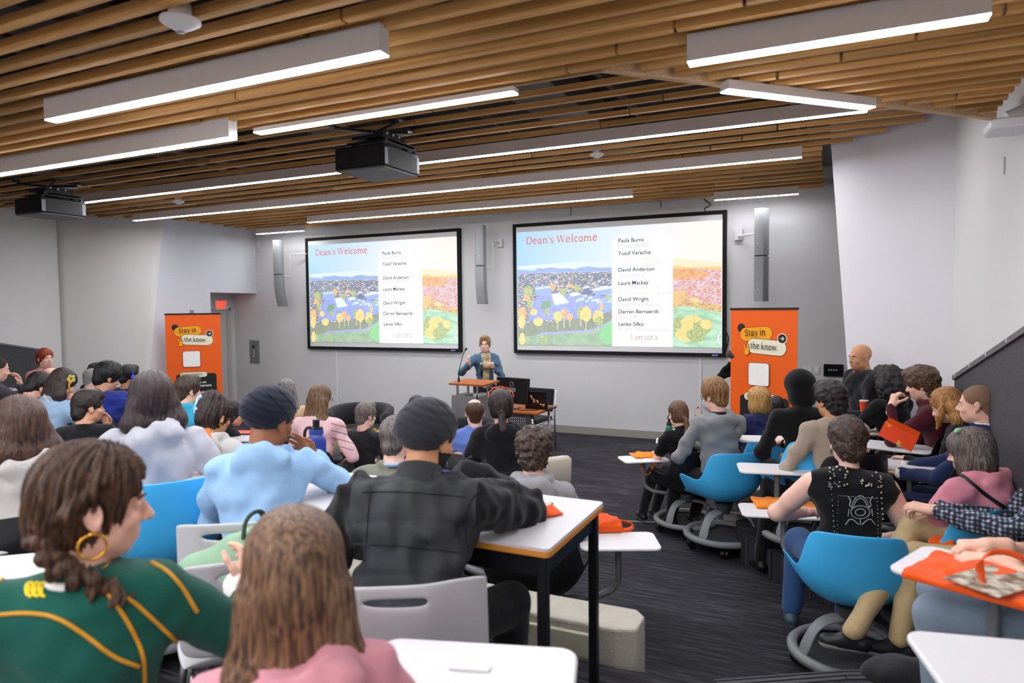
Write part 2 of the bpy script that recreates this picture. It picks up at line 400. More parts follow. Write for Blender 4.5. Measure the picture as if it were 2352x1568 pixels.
for (xa, xb, yy, zz, lb) in ((-7.5, -.5, .5, 3.03, 'added unseen box lamp over the rear tier just behind the camera'), (-9.5, .5, -1.0, 3.03, 'added unseen long box lamp in the middle of the rear tier'), (-9.5, .5, -2.3, 3.03, 'added unseen long box lamp over the last rear row'), (-8.5, .5, -3.6, 3.03, 'added unseen long box lamp against the back wall')):
    lamp(xa, xb, yy, zz, lb)  # unseen rear rows, added to brighten surfaces that face the camera
# ================================================================ SCULPTING FIELD (distance field on a grid, turned into one quad mesh)
class Field:
    def __init__(s, lo, hi, h):
        s.h = h; s.lo = np.array(lo, float)-2*h; n = np.ceil((np.array(hi, float)+2*h-s.lo)/h).astype(int)+1; s.n = n
        s.D = np.full(n, 0.08, np.float32)
        s.ax = [s.lo[i]+h*np.arange(n[i]) for i in range(3)]
    def _win(s, lo, hi, pad):
        a = np.clip(((np.array(lo)-pad-s.lo)/s.h).astype(int), 0, s.n-1); b = np.clip(((np.array(hi)+pad-s.lo)/s.h).astype(int)+2, 1, s.n)
        if np.any(b <= a): return None
        sl = tuple(slice(a[i], b[i]) for i in range(3))
        X = s.ax[0][sl[0]][:, None, None]; Y = s.ax[1][sl[1]][None, :, None]; Z = s.ax[2][sl[2]][None, None, :]
        return sl, X, Y, Z
    def _mix(s, sl, d, k, op):
        A = s.D[sl]; d = d.astype(np.float32)
        if op == 'add':
            if k <= 0: s.D[sl] = np.minimum(A, d); return
            hh = np.clip(.5+.5*(A-d)/k, 0, 1); s.D[sl] = A*(1-hh)+d*hh-k*hh*(1-hh)
        else:
            if k <= 0: s.D[sl] = np.maximum(A, -d); return
            hh = np.clip(.5-.5*(A+d)/k, 0, 1); s.D[sl] = A*(1-hh)-d*hh+k*hh*(1-hh)
    def cap(s, a, b, ra, rb=None, k=.02, op='add', flat=None):
        a = np.array(a, float); b = np.array(b, float); rb = ra if rb is None else rb; rm = max(ra, rb)
        w = s._win(np.minimum(a, b)-rm, np.maximum(a, b)+rm, k+2*s.h+.015)
        if w is None: return s
        sl, X, Y, Z = w; ab = b-a; L2 = max(ab@ab, 1e-12)
        px, py, pz = X-a[0], Y-a[1], Z-a[2]
        t = np.clip((px*ab[0]+py*ab[1]+pz*ab[2])/L2, 0, 1)
        d = np.sqrt((px-t*ab[0])**2+(py-t*ab[1])**2+(pz-t*ab[2])**2)-(ra+(rb-ra)*t)
        s._mix(sl, d, k, op); return s
    def chain(s, pts, rs, k=.015, op='add'):
        for i in range(len(pts)-1): s.cap(pts[i], pts[i+1], rs[i], rs[i+1], k, op)
        return s
    def ell(s, c, r, R=None, k=.02, op='add'):
        c = np.array(c, float); r = np.array(r if hasattr(r, '__len__') else (r, r, r), float); rm = r.max()
        e = r if R is None else np.array([rm]*3)
        w = s._win(c-e, c+e, k+2*s.h+.015)
        if w is None: return s
        sl, X, Y, Z = w; p = [X-c[0], Y-c[1], Z-c[2]]
        if R is not None:
            Rt = np.array(R).T; p = [Rt[i][0]*p[0]+Rt[i][1]*p[1]+Rt[i][2]*p[2] for i in range(3)]
        k0 = np.sqrt((p[0]/r[0])**2+(p[1]/r[1])**2+(p[2]/r[2])**2)
        k1 = np.sqrt((p[0]/r[0]**2)**2+(p[1]/r[1]**2)**2+(p[2]/r[2]**2)**2)+1e-9
        s._mix(sl, k0*(k0-1)/k1, k, op); return s
    def box(s, c, b, r=.01, R=None, k=.01, op='add'):
        c = np.array(c, float); b = np.array(b, float); rm = np.linalg.norm(b)
        w = s._win(c-(b if R is None else rm), c+(b if R is None else rm), k+2*s.h+.015)
        if w is None: return s
        sl, X, Y, Z = w; p = [X-c[0], Y-c[1], Z-c[2]]
        if R is not None:
            Rt = np.array(R).T; p = [Rt[i][0]*p[0]+Rt[i][1]*p[1]+Rt[i][2]*p[2] for i in range(3)]
        q = [np.abs(p[i])-b[i]+r for i in range(3)]
        d = np.sqrt(sum(np.maximum(v, 0)**2 for v in q))+np.minimum(np.maximum(q[0], np.maximum(q[1], q[2])), 0)-r
        s._mix(sl, d, k, op); return s
    def cut(s, p, n, k=.0):       # keep the side where (x-p).n < 0
        n = np.array(n, float); n /= np.linalg.norm(n); p = np.array(p, float)
        X = s.ax[0][:, None, None]; Y = s.ax[1][None, :, None]; Z = s.ax[2][None, None, :]
        d = ((X-p[0])*n[0]+(Y-p[1])*n[1]+(Z-p[2])*n[2]).astype(np.float32)
        if k <= 0: s.D = np.maximum(s.D, d)
        else:
            hh = np.clip(.5-.5*(s.D-d)/k, 0, 1); s.D = s.D*(1-hh)+d*hh+k*hh*(1-hh)
        return s
    def displace(s, fn):
        X = s.ax[0][:, None, None]; Y = s.ax[1][None, :, None]; Z = s.ax[2][None, None, :]
        s.D = (s.D+fn(X, Y, Z)).astype(np.float32); return s
    def mesh(s):
        D = s.D; h = s.h; ins = D < 0
        if not ins.any(): return np.zeros((0, 3)), np.zeros((0, 4), int)
        nx, ny, nz = D.shape
        c = ins[:-1, :-1, :-1].astype(np.int8)
        cnt = np.zeros((nx-1, ny-1, nz-1), np.int8)
        offs = [(i, j, k) for i in (0, 1) for j in (0, 1) for k in (0, 1)]
        for (i, j, k) in offs: cnt += ins[i:nx-1+i, j:ny-1+j, k:nz-1+k]
        act = (cnt > 0) & (cnt < 8); idx = np.argwhere(act); N = len(idx)
        vid = np.full(act.shape, -1, np.int64); vid[act] = np.arange(N)
        acc = np.zeros((N, 3)); num = np.zeros(N)
        I, J, K = idx.T
        for (o, ax) in [((i, j, k), a) for (i, j, k) in offs for a in range(3) if (i, j, k)[a] == 0]:
            p = list(o); p2 = list(o); p2[ax] = 1
            v0 = D[I+p[0], J+p[1], K+p[2]]; v1 = D[I+p2[0], J+p2[1], K+p2[2]]
            cr = (v0 < 0) != (v1 < 0)
            t = np.where(cr, v0/np.where(v0 == v1, 1, v0-v1), 0)
            P = np.array(o, float)[None, :].repeat(N, 0); P[:, ax] += t
            acc += P*cr[:, None]; num += cr
        V = s.lo+(idx+acc/num[:, None])*h
        Fs = []
        for ax in range(3):
            u, w = (ax+1) % 3, (ax+2) % 3
            sl0 = [slice(None)]*3; sl1 = [slice(None)]*3; sl0[ax] = slice(0, -1); sl1[ax] = slice(1, None)
            a, b = ins[tuple(sl0)], ins[tuple(sl1)]
            for flip, msk in ((0, a & ~b), (1, b & ~a)):
                e = np.argwhere(msk); e = e[(e[:, u] > 0) & (e[:, w] > 0) & (e[:, u] < D.shape[u]-1) & (e[:, w] < D.shape[w]-1)]
                if not len(e): continue
                q = []
                for (du, dw) in ((-1, -1), (0, -1), (0, 0), (-1, 0)):
                    g = e.copy(); g[:, u] += du; g[:, w] += dw; q.append(vid[g[:, 0], g[:, 1], g[:, 2]])
                q = np.stack(q, 1)
                if flip: q = q[:, ::-1]
                Fs.append(q)
        Fq = np.concatenate(Fs); Fq = Fq[(Fq >= 0).all(1)]
        return V, Fq
def relax(V, Fq, it=1, lam=.5):
    if not len(V): return V
    E = np.concatenate([Fq[:, [0, 1]], Fq[:, [1, 2]], Fq[:, [2, 3]], Fq[:, [3, 0]]])
    for _ in range(it):
        S = np.zeros_like(V); n = np.bincount(E.ravel(), minlength=len(V)).astype(float)
        for ax in range(3):
            S[:, ax] = np.bincount(E[:, 0], V[E[:, 1], ax], len(V))+np.bincount(E[:, 1], V[E[:, 0], ax], len(V))
        V = V*(1-lam)+lam*S/np.maximum(n, 1)[:, None]
    return V
def mesh_obj(name, parts, mats, parent=None, matfn=None):
    """parts: list of (V, quads); one mesh object. matfn(centres) -> material index per face"""
    vs = []; fs = []; o = 0
    for V, Q in parts:
        if len(V): vs.append(V); fs.append(Q+o); o += len(V)
    V = np.concatenate(vs); Q = np.concatenate(fs)
    me = bpy.data.meshes.new(name); me.vertices.add(len(V)); me.vertices.foreach_set('co', V.astype(np.float32).ravel())
    me.loops.add(len(Q)*4); me.polygons.add(len(Q)); me.loops.foreach_set('vertex_index', Q.astype(np.int32).ravel())
    me.polygons.foreach_set('loop_start', np.arange(0, len(Q)*4, 4, dtype=np.int32)); me.polygons.foreach_set('loop_total', np.full(len(Q), 4, np.int32))
    ms = mats if isinstance(mats, (list, tuple)) else [mats]
    for m in ms: me.materials.append(m)
    if matfn is not None and len(ms) > 1:
        ce = V[Q].mean(1); me.polygons.foreach_set('material_index', matfn(ce).astype(np.int32))
    me.polygons.foreach_set('use_smooth', np.ones(len(Q), bool)); me.update(calc_edges=True); me.validate()
    ob = bpy.data.objects.new(name, me); COL.objects.link(ob)
    if parent is not None: ob.parent = parent
    return ob
def fnoise(seed, freq, amp, n=5, an=(1, 1, 1)):
    r = np.random.RandomState(seed); ks = []
    for i in range(n):
        d = r.normal(size=3); d /= np.linalg.norm(d); ks.append((d*np.array(an)*freq*(0.6+.9*r.rand()), r.rand()*6.28, .5+r.rand()))
    tot = sum(k[2] for k in ks)
    def f(X, Y, Z):
        w1 = np.sin(X*freq*.5+Z*freq*.4+seed); w2 = np.sin(Y*freq*.6-Z*freq*.35+seed*2)
        s = 0
        for k, p, a in ks: s = s+a*np.sin(k[0]*X+k[1]*Y+k[2]*Z+p+w1*1.1+w2*.9)
        return amp*s/tot*1.6
    return f
def rotm(yaw=0, pitch=0, roll=0):
    """pitch>0 looks down, yaw>0 turns to the left (person faces +Y)"""
    y, p, r = map(math.radians, (yaw, pitch, roll))
    Rz = np.array([[math.cos(y), -math.sin(y), 0], [math.sin(y), math.cos(y), 0], [0, 0, 1]])
    Rx = np.array([[1, 0, 0], [0, math.cos(-p), -math.sin(-p)], [0, math.sin(-p), math.cos(-p)]])
    Ry = np.array([[math.cos(r), 0, math.sin(r)], [0, 1, 0], [-math.sin(r), 0, math.cos(r)]])
    return Rz @ Rx @ Ry
SKINS = {'fair': (236, 188, 164), 'pale': (240, 196, 176), 'tan': (206, 150, 112), 'brown': (160, 104, 72), 'olive': (214, 160, 128), 'deep': (120, 76, 54)}
def skin_mat(k): return mat('skin_'+k, SKINS[k], rough=.48, var=.05, scale=22, bump=.08, bscale=220, spec=.35, sss=.10)
def lip_mat(k):
    c = SKINS[k]; return mat('lips_'+k, (int(c[0]*.88), int(c[1]*.72), int(c[2]*.74)), rough=.4)
def hair_mat(key, c, c2=None, rough=.42, stretch=(30, 30, 2.2)):
    c2 = c2 or tuple(int(v*.45) for v in c)
    return mat('hair_'+key, c, col2=c2, rough=rough, scale=4.5, stretch=stretch, bump=.5, bscale=14, spec=.5, detail=5)
def ik(a, b, l1, l2, pole):
    a, b, pole = (np.array(v, float) for v in (a, b, pole)); d = b-a; L = np.linalg.norm(d); Lm = min(L, (l1+l2)*.999); u = d/max(L, 1e-6)
    if L > Lm: b = a+u*Lm
    x = (l1*l1-l2*l2+Lm*Lm)/(2*Lm); hgt = math.sqrt(max(l1*l1-x*x, 0)); pl = pole-u*(pole@u); pl /= max(np.linalg.norm(pl), 1e-6)
    return a+u*x+pl*hgt, b
def hand_field(wr, d, n, side, h=.0035, curl=.5, s=1.0, pinch=False, spread=1.0):
    """one hand: palm, four separate unequal fingers with knuckle bends, thumb from the side of the palm"""
    wr, d, n = (np.array(v, float) for v in (wr, d, n)); d /= np.linalg.norm(d); n = n-d*(n@d); n /= np.linalg.norm(n)
    t = np.cross(d, n)*side      # towards the thumb
    P = lambda a, b, c: wr+(d*a+t*b+n*c)*s
    f = Field(wr-.21*s, wr+.21*s, h)
    f.cap(P(-.05, 0, 0), P(.01, 0, 0), .026*s, .026*s, .01)
    for b in (-.026, -.009, .009, .026): f.cap(P(.012, b*.7, 0), P(.082, b, 0), .014*s, .0125*s, .014)
    f.cap(P(.02, .02, .006), P(.05, .024, .008), .017*s, .014*s, .012)
    L = [.064, .076, .080, .072]; B = [-.030, -.0105, .0095, .0285]; E = [.078, .087, .090, .086]
    for i in range(4):
        p = P(E[i]-.006, B[i], 0); an = curl*(.55+.08*(3-i)); sp = B[i]*3.2*spread; ra = .0088 if i else .0076
        for j, fr in enumerate((.46, .30, .24)):
            dirv = d*math.cos(an)+n*math.sin(an)+t*sp*(1-.5*min(an, 1)); dirv /= np.linalg.norm(dirv)
            q = p+dirv*L[i]*fr*s; r1 = ra*s*(1-.07*j); f.cap(p, q, r1, r1*.93, .003); p = q; an += curl*(.85 if j == 0 else .6)
    if pinch: th = [P(.022, .026, .008), P(.055, .040, .030), P(.082, .034, .048), P(.100, .022, .055)]
    else: th = [P(.018, .024, .006), P(.046, .050, .014), P(.070, .062, .020+.02*curl), P(.092, .062, .026+.03*curl)]
    f.chain(th, [.0125*s, .0108*s, .0098*s, .0082*s], .005)
    return f
def head_field(hs, R, c, h, face=True, neck=None, male=True, nose=1.0, jaw=1.0, ears=True, ear_sub=True, beard=False):
    """c head centre, R rotation 3x3, hs scale"""
    c = np.array(c, float); T = lambda p: c+R @ (np.array(p)*hs)
    lo = c-.155*hs; hi = c+.165*hs
    if neck is not None: lo = np.minimum(lo, np.array(neck)-.08); hi = np.maximum(hi, np.array(neck)+.08)
    f = Field(lo, hi, h)
    f.ell(T((0, -.014, .034)), np.array((.075, .096, .084))*hs, R, 0)
    f.ell(T((0, .026, -.040)), np.array((.058, .064, .074))*hs, R, .03)
    f.ell(T((0, .050, -.088)), np.array((.030*jaw, .028, .022))*hs, R, .025)
    for s in (-1, 1):
        f.ell(T((s*.044*jaw, .012, -.066)), np.array((.020, .034, .026))*hs, R, .025)
    if neck is not None:
        rn = (.056 if male else .047)*hs
        f.cap(T((0, -.020, -.055)), neck, rn, rn*1.08, .02)
    if face:
        for s in (-1, 1):
            f.ell(T((s*.034, .062, -.028)), np.array((.024, .020, .020))*hs, R, .018)
        f.cap(T((-.030, .080, .020)), T((.030, .080, .020)), .0105*hs, .0105*hs, .014)
        for s in (-1, 1): f.ell(T((s*.031, .100, .003)), np.array((.017, .018, .0125))*hs, R, .012, 'sub')
        f.cap(T((0, .083, .012)), T((0, .107*(.9+.1*nose), -.028)), .0078*hs, .0115*hs*nose, .009)
        for s in (-1, 1): f.ell(T((s*.0125, .092, -.032)), np.array((.0085, .011, .0075))*hs, R, .006)
        f.ell(T((0, .075, -.063)), np.array((.028, .018, .018))*hs, R, .012)
        f.cap(T((-.018, .082, -.0605)), T((.018, .082, -.0605)), .0050*hs, .0050*hs, .006)
        f.cap(T((-.015, .082, -.0700)), T((.015, .082, -.0700)), .0058*hs, .0058*hs, .006)
        f.cap(T((-.022, .094, -.0653)), T((.022, .094, -.0653)), .0022*hs, .0022*hs, .003, 'sub')
        for s in (-1, 1):
            f.ell(T((s*.031, .0745, .0035)), np.array((.0155, .0135, .0115))*hs, R, .004)
            f.ell(T((s*.031, .0895, .0010)), np.array((.0112, .0060, .0040))*hs, R, .001, 'sub')
    else:
        f.ell(T((0, .095, -.02)), np.array((.014, .016, .024))*hs, R, .02)
    if ears:
        for s in (-1, 1):
            Re = R @ rotm(-s*22, 0, 0) @ rotm(0, -14, 0)
            f.ell(T((s*.078, -.006, -.006)), np.array((.0085, .019, .032))*hs, Re, .006)
            if ear_sub: f.ell(T((s*.087, -.001, -.002)), np.array((.006, .010, .019))*hs, Re, .003, 'sub')
            f.ell(T((s*.077, .002, -.032)), np.array((.006, .009, .010))*hs, Re, .005)
    return f
def hair_field(style, hs, R, c, h, seed=1, p=None):
    """hair as grooved volumes around the skull"""
    p = p or {}; c = np.array(c, float); T = lambda q: c+R @ (np.array(q)*hs); ln = p.get('len', .30)
    th = p.get('th', 1.0); lo = c-.17*hs; hi = c+.18*hs
    if style in ('long', 'wavy'): lo = lo-np.array([.03, .08, ln]); hi = hi+.03
    if style in ('curly', 'bigcurly'): lo = lo-.07; hi = hi+.07
    if style == 'bigcurly': lo = lo-np.array([.04, .05, .16]); hi = hi+.06
    if style in ('pony', 'bun', 'bob', 'braid'): lo = lo-np.array([.05, .10, .34 if style in ('pony', 'braid') else .10]); hi = hi+.07
    f = Field(lo, hi, h); E = lambda q, r, k=.02, op='add': f.ell(T(q), np.array(r)*hs, R, k, op)
    hl = p.get('hairline', .0)
    def facecut(y=.052, up=.052, side=.0):      # open the face below the hairline
        E((0, .118+hl, -.022), (.070+side, .078, .104), .012, 'sub')
    if style == 'stubble':
        E((0, -.016, .036), (.0775, .0975, .0865), 0); E((0, -.05, -.03), (.055, .055, .055), .02); E((0, .105, .0), (.075, .062, .078), .01, 'sub')
        for s in (-1, 1): E((s*.08, .0, -.03), (.02, .03, .045), .006, 'sub')
    elif style == 'balding':
        E((0, -.018, .030), (.083, .102, .084), 0); E((0, .03, .115), (.055, .10, .05), .02, 'sub'); E((0, -.065, -.035), (.058, .045, .055), .02)
        E((0, .115, -.01), (.08, .082, .11), .01, 'sub')
        for s in (-1, 1): E((s*.085, .0, -.03), (.02, .026, .04), .006, 'sub')
    elif style == 'short':
        t = .010*th
        E((0, -.012+.004, .040+.006*th), (.078+t, .099+t*.9, .083+t*1.6), 0); E((0, -.062, -.030), (.060+t*.3, .044+t*.4, .060), .02)
        E((0, .050, .100+.008*th), (.056, .046, .026+.008*th), .02)
        for s in (-1, 1): E((s*.073, .022, -.002), (.012+t*.3, .014, .030), .012)
        facecut(side=-.004)
        for s in (-1, 1): E((s*.086, -.004, -.020), (.020, .023, .034), .006, 'sub')
    elif style in ('curly', 'bigcurly'):
        b = p.get('big', 1.0)
        E((0, -.012, .045), (.092*b, .112*b, .098*b), 0); E((0, -.06, -.035), (.070*b, .058*b, .070), .03)
        E((0, .055, .095), (.068*b, .050*b, .045*b), .02)
        if style == 'bigcurly':
            for s in (-1, 1): E((s*.085, -.03, -.05), (.055, .075, .12), .03)
            E((0, -.10, -.08), (.10, .07, .15), .03)
        E((0, .130, -.045), (.058, .085, .090), .012, 'sub')
    elif style in ('long', 'wavy', 'bob', 'pony', 'bun', 'braid'):
        E((0, -.012, .040), (.087*th, .107*th, .092*th), 0); E((0, -.030, -.02), (.083*th, .088*th, .085), .03)
        if style in ('long', 'wavy'):
            dn = np.array([0, 0, -1.0])
            base = T((0, -.045, -.03)); back = R @ np.array([0, -1, 0]); rt = R @ np.array([1, 0, 0])
            wd = p.get('w', .07)*hs; bk = p.get('back', .045)
            for q in (-1, -.5, 0, .5, 1):
                a = base+rt*q*wd; e = a+dn*ln*(1-.10*abs(q))+rt*q*.018+back*bk*(1-abs(q)*.6)
                mid = (a+e)/2+back*.012+rt*q*.012; f.chain([a, mid, e], [.040*hs, .042*hs, .024*hs], .035)
            if p.get('front', False):
                for q in (-1, 1):
                    a = T((q*.078, .02, .01)); e = a+dn*ln*.75+R @ np.array([q*.012, .03, 0]); f.chain([a, (a+e)/2+rt*q*.01, e], [.022, .024, .012], .02)
        if style == 'bob':
            for q in (-1, 1): E((q*.062, -.002, -.055), (.036*th, .070, .082), .02)
            E((0, -.065, -.055), (.085*th, .050, .085), .02)
        if style == 'pony':
            f.cap(T((0, -.105, -.04)), T((0, -.125, -.055)), .020, .022, .02)
            a = T((0, -.13, -.06)); f.chain([a, a+np.array([0, 0, -.09])+R @ np.array([0, -.02, 0]), a+np.array([0, 0, -.22])+R @ np.array([0, .0, 0])], [.024, .037, .018], .02)
        if style == 'bun':
            bq = p.get('bun', (0, -.09, .085)); E(bq, (.066, .062, .056), .012)
        E((0, .126+hl, -.035), (.062, .080, .098), .012, 'sub')
        if style == 'braid': E((0, .115, -.030), (.082, .085, .105), .012, 'sub')
        if style in ('pony', 'bun', 'braid'):
            for s in (-1, 1): E((s*.092, .004, -.034), (.026, .032, .048), .01, 'sub')
            E((0, -.05, -.13), (.09, .09, .055), .02, 'sub')
        if style == 'braid':
            pts = [c+np.array(v) for v in ((-.078, -.050, .0), (-.082, -.066, -.05), (-.050, -.084, -.100), (.005, -.096, -.140), (.060, -.098, -.185))]
            for i in range(24):
                u = i/23*(len(pts)-1); j = min(int(u), len(pts)-2); q = pts[j]+(pts[j+1]-pts[j])*(u-j); f.ell(q+np.array([.010*math.sin(i*1.9), 0, .008*math.cos(i*1.9)]), (.021, .020, .018), None, .005)
            f.chain([T((.05, -.02, .10)), T((.082, .0, .06)), T((.086, -.05, .0)), T((.03, -.09, -.05))], [.012, .015, .016, .018], .006)
            f.chain([T((-.05, -.02, .10)), T((-.082, .0, .06)), T((-.086, -.05, .0)), T((-.03, -.09, -.05))], [.012, .015, .016, .018], .006)
    elif style == 'turban':
        E((0, -.018, .056), (.095, .118, .094), 0); E((0, -.045, .028), (.094, .098, .070), .03); E((0, .115, -.045), (.080, .080, .088), .01, 'sub')
        for s in (-1, 1): E((s*.085, .01, -.036), (.03, .045, .045), .008, 'sub')
        E((0, .0, -.095), (.10, .11, .06), .02, 'sub')
    # strands
    Ri = R.T; am = p.get('groove', .0013 if style in ('long', 'wavy', 'bob', 'pony') else .0019)
    if style in ('curly', 'bigcurly'):
        a = p.get('curl', .008); g = fnoise(seed, 110/p.get('cs', 1.0), a, 7); g2 = fnoise(seed+5, 230, a*.4, 6)
        f.displace(lambda X, Y, Z: g(X, Y, Z)+g2(X, Y, Z))
    elif style == 'turban':
        def tf(X, Y, Z):
            x, y, z = X-c[0], Y-c[1], Z-c[2]; x, y, z = [Ri[i][0]*x+Ri[i][1]*y+Ri[i][2]*z for i in range(3)]
            v = z*1.0+y*.75+np.abs(x)*.35; w = (v*95+np.sin(x*30)*.4)/(2*np.pi); fr = w-np.floor(w); return .0030*(fr-.5)+.0010*np.sin(z*240+x*60)
        f.displace(tf)
    elif style != 'stubble':
        r = np.random.RandomState(seed); ph = r.rand(6)*6.28
        def gf(X, Y, Z):
            x, y, z = X-c[0], Y-c[1], Z-c[2]; x, y, z = [Ri[i][0]*x+Ri[i][1]*y+Ri[i][2]*z for i in range(3)]
            wob = p.get('wave', .25)*np.sin(z*38+ph[0]+x*20); az = np.arctan2(x, -(y-.02))+wob*np.clip(-z*6+.5, .1, 1.5)*.25
            return am*(np.sin(az*17+ph[1]+z*9)+.8*np.sin(az*41+ph[2]-z*12)+.6*np.sin(az*71+ph[3]+z*18))
        f.displace(gf)
    return f
def person(name, label, px=None, py=None, Z=None, f=0.0, loc=None, face_dir=0, seat=.44, lean=6, twist=0, head=(0, 0, 0), male=True, skin='fair', hair=('short', (80, 60, 45)), hp=None,
           top=(90, 90, 95), top_kind='shirt', legs_col=(35, 35, 40), hands=None, stand=False, knees=None, feet=None, build_=1.0, face=False, group=None, bare_arms=False, hood=None, s=None,
           shoe=(30, 30, 32), legs=True, extras=None, hpose=(('lap', .6), ('lap', .6)), collar=None, puff=0.0, hires=None, beardc=None, glasses=None, sh=None, fold=1.0, legs_vis=True, elbow=None, arm=1.0, top_mats=None, top_fn=None):
    Zc = Z or 6
    vox = hires or max(.0042, min(.009, Zc*.00135)); cvox = max(.0068, min(.013, Zc*.0021))
    # skeleton for a 1.70 m body
    S = 1.0
    hipz = (seat+.09) if not stand else .92
    L = math.radians(lean)
    up = np.array([0, math.sin(L), math.cos(L)]); fwd = np.array([0, math.cos(L), -math.sin(L)])
    pel = np.array([0, 0, hipz]); waist = pel+up*.16; chest = pel+up*.34; neckb = pel+up*.478+fwd*(-.01)
    L2 = L*1.25; up2 = np.array([0, math.sin(L2), math.cos(L2)])
    tw = math.radians(twist); rx = np.array([math.cos(tw), math.sin(tw), 0]); fx = np.array([-math.sin(tw), math.cos(tw), 0])
    shw = (.168 if male else .148)*build_ if sh is None else sh
    shz = pel+up*.415
    shl, shr = shz-rx*shw, shz+rx*shw
    R = rotm(head[0], head[1]+lean*.25, head[2])
    hc = neckb+up2*.048+np.array([0, .018, 0])+R @ np.array([0, .012, .098])
    crown = hc+np.array([0, 0, .118]) + (R @ np.array([0, 0, .118])-np.array([0, 0, .118]))*.5
    hs0 = 1.0
    rz = math.radians(face_dir)
    if loc is None:
        P = atD(px, py, Z); s = s or (P.z-f)/crown[2]
        c2 = Matrix.Rotation(rz, 3, 'Z') @ Vector(crown)*s
        loc = Vector((P.x-c2.x, P.y-c2.y, f))
    else:
        s = s or 1.0; loc = Vector(loc)
    hs0 = min(1.12, max(.97, 1.02/s)) if not stand else 1.0
    root = empty('person', loc, rz, label, 'person', group); root.scale = (s, s, s)
    sk = skin_mat(skin); lp = lip_mat(skin)
    # arms
    hands = hands or ((-.13, .34, hipz+.10), (.13, .34, hipz+.10))
    arms = []
    for i, (sd, shp) in enumerate(((-1, shl), (1, shr))):
        tgt = np.array(hands[i], float); pole = np.array([sd*.8, -.5, -.9]) if elbow is None or elbow[i] is None else np.array(elbow[i], float)
        el, wr = ik(shp-np.array([0, 0, .015]), tgt, .285*arm, .255*arm, pole); arms.append((sd, shp, el, wr))
    # legs
    kn, ft = [], []
    for i, sd in enumerate((-1, 1)):
        hip = pel+np.array([sd*.09, 0, -.02])
        if stand: k = hip+np.array([sd*.01, .03, -.42]); a = np.array([sd*.11, 0, .08])
        else:
            k = np.array([sd*.12, .43, seat+.06]) if not knees else np.array(knees[i], float); a = np.array([sd*.12, .40, .08]) if not feet else np.array(feet[i], float)
        kn.append((hip, k)); ft.append(a)
    # ---- body (skin), one mesh
    parts = []
    hf = head_field(hs0, R, hc, vox, face, neckb+up2*.0, male, ears=(hair[0] not in ('long', 'bob', 'bigcurly', 'wavy') or face))
    V, Q = hf.mesh(); parts.append((relax(V, Q, 1, .35), Q))
    for i, (sd, shp, el, wr) in enumerate(arms):
        hpz = hpose[i]; fdir = wr-el; fdir = fdir/np.linalg.norm(fdir)
        if hpz[0] == 'hide': continue
        if len(hpz) > 2: d = np.array(hpz[2], float); n = np.array(hpz[3], float)
        else: d = fdir*.5+np.array([-sd*.25, .8, -.1]); n = np.array([0, .1, -1.0])
        hh = hand_field(wr, d, n, sd*-1*(-1), h=max(.0032, vox*.62), curl=hpz[1], s=.98 if male else .90, pinch=(hpz[0] == 'pinch'))
        V, Q = hh.mesh(); parts.append((relax(V, Q, 1, .3), Q))
    cf = Field((-.42, -.30, 0 if stand else .30), (.42, .62, 1.35 if not stand else 1.65), cvox if bare_arms else cvox*1.5)
    cf.cap(pel, waist, .07, .07, .02).cap(waist, chest, .07, .08, .02).cap(chest, neckb, .08, .045, .02)
    for sd, shp, el, wr in arms:
        r = (1.0 if bare_arms else .72)
        cf.chain([chest+(shp-chest)*.5, shp, el, wr], [.05, .044*r*build_, .040*r*build_, .027*r], .02)
        if bare_arms: cf.cap(shp-(shp-el)*.1, shp+(el-shp)*.6, .052*build_, .047*build_, .02); cf.cap(el, el+(wr-el)*.45, .042*build_, .037*build_, .015)
    V, Q = cf.mesh(); parts.append((relax(V, Q, 2), Q))
    def lipfn(ce):
        q = (ce-hc) @ R/hs0; m = (np.abs(q[:, 0]) < .0225-np.abs(q[:, 2]+.0655)*.9) & (q[:, 1] > .078) & (np.abs(q[:, 2]+.0655) < .0088); r = m.astype(int)
        if beardc is not None:
            bm = (q[:, 2] < -.035) & (q[:, 1] > -.01) & (q[:, 2] > -.135) & ~m; r[bm & ((q[:, 2] < -.052) | (np.abs(q[:, 0]) > .05))] = 2
        return r
    bm_ = [sk, lp]+([mat('beard_'+name, beardc, rough=.8, scale=300)] if beardc is not None else [])
    body = mesh_obj('body', parts, bm_, root, lipfn if face else None)
    # ---- face parts
    T = lambda q: Vector(hc+R @ (np.array(q)*hs0)); RM = Matrix(R.tolist())
    if face:
        for sd in (-1, 1):
            eb = MB(); eb.ball(T((sd*.031, .0768, .0010)), (.0110*hs0,)*3, 14)
            eye = eb.build('eye', mat('eye_white', (225, 220, 216), rough=.2), body, smooth='all')
            MB().ball(T((sd*.031-.001*sd, .0868, .0010)), (.0048*hs0, .0015*hs0, .0048*hs0), 10, RM).build('iris', mat('iris_brown', (52, 34, 24), rough=.15), eye, smooth='all')
            bc = tuple(int(v*.7) for v in hair[1])
            MB().tube([T((sd*.012, .0915, .0185)), T((sd*.026, .0925, .0225)), T((sd*.040, .085, .0215)), T((sd*.048, .076, .016))], [.0022, .0032, .0028, .0012], 8).build('eyebrow', mat('brow_%d_%d_%d' % bc, bc, rough=.8), body, smooth='all')
    # ---- hair
    st, hcx = hair[0], hair[1]
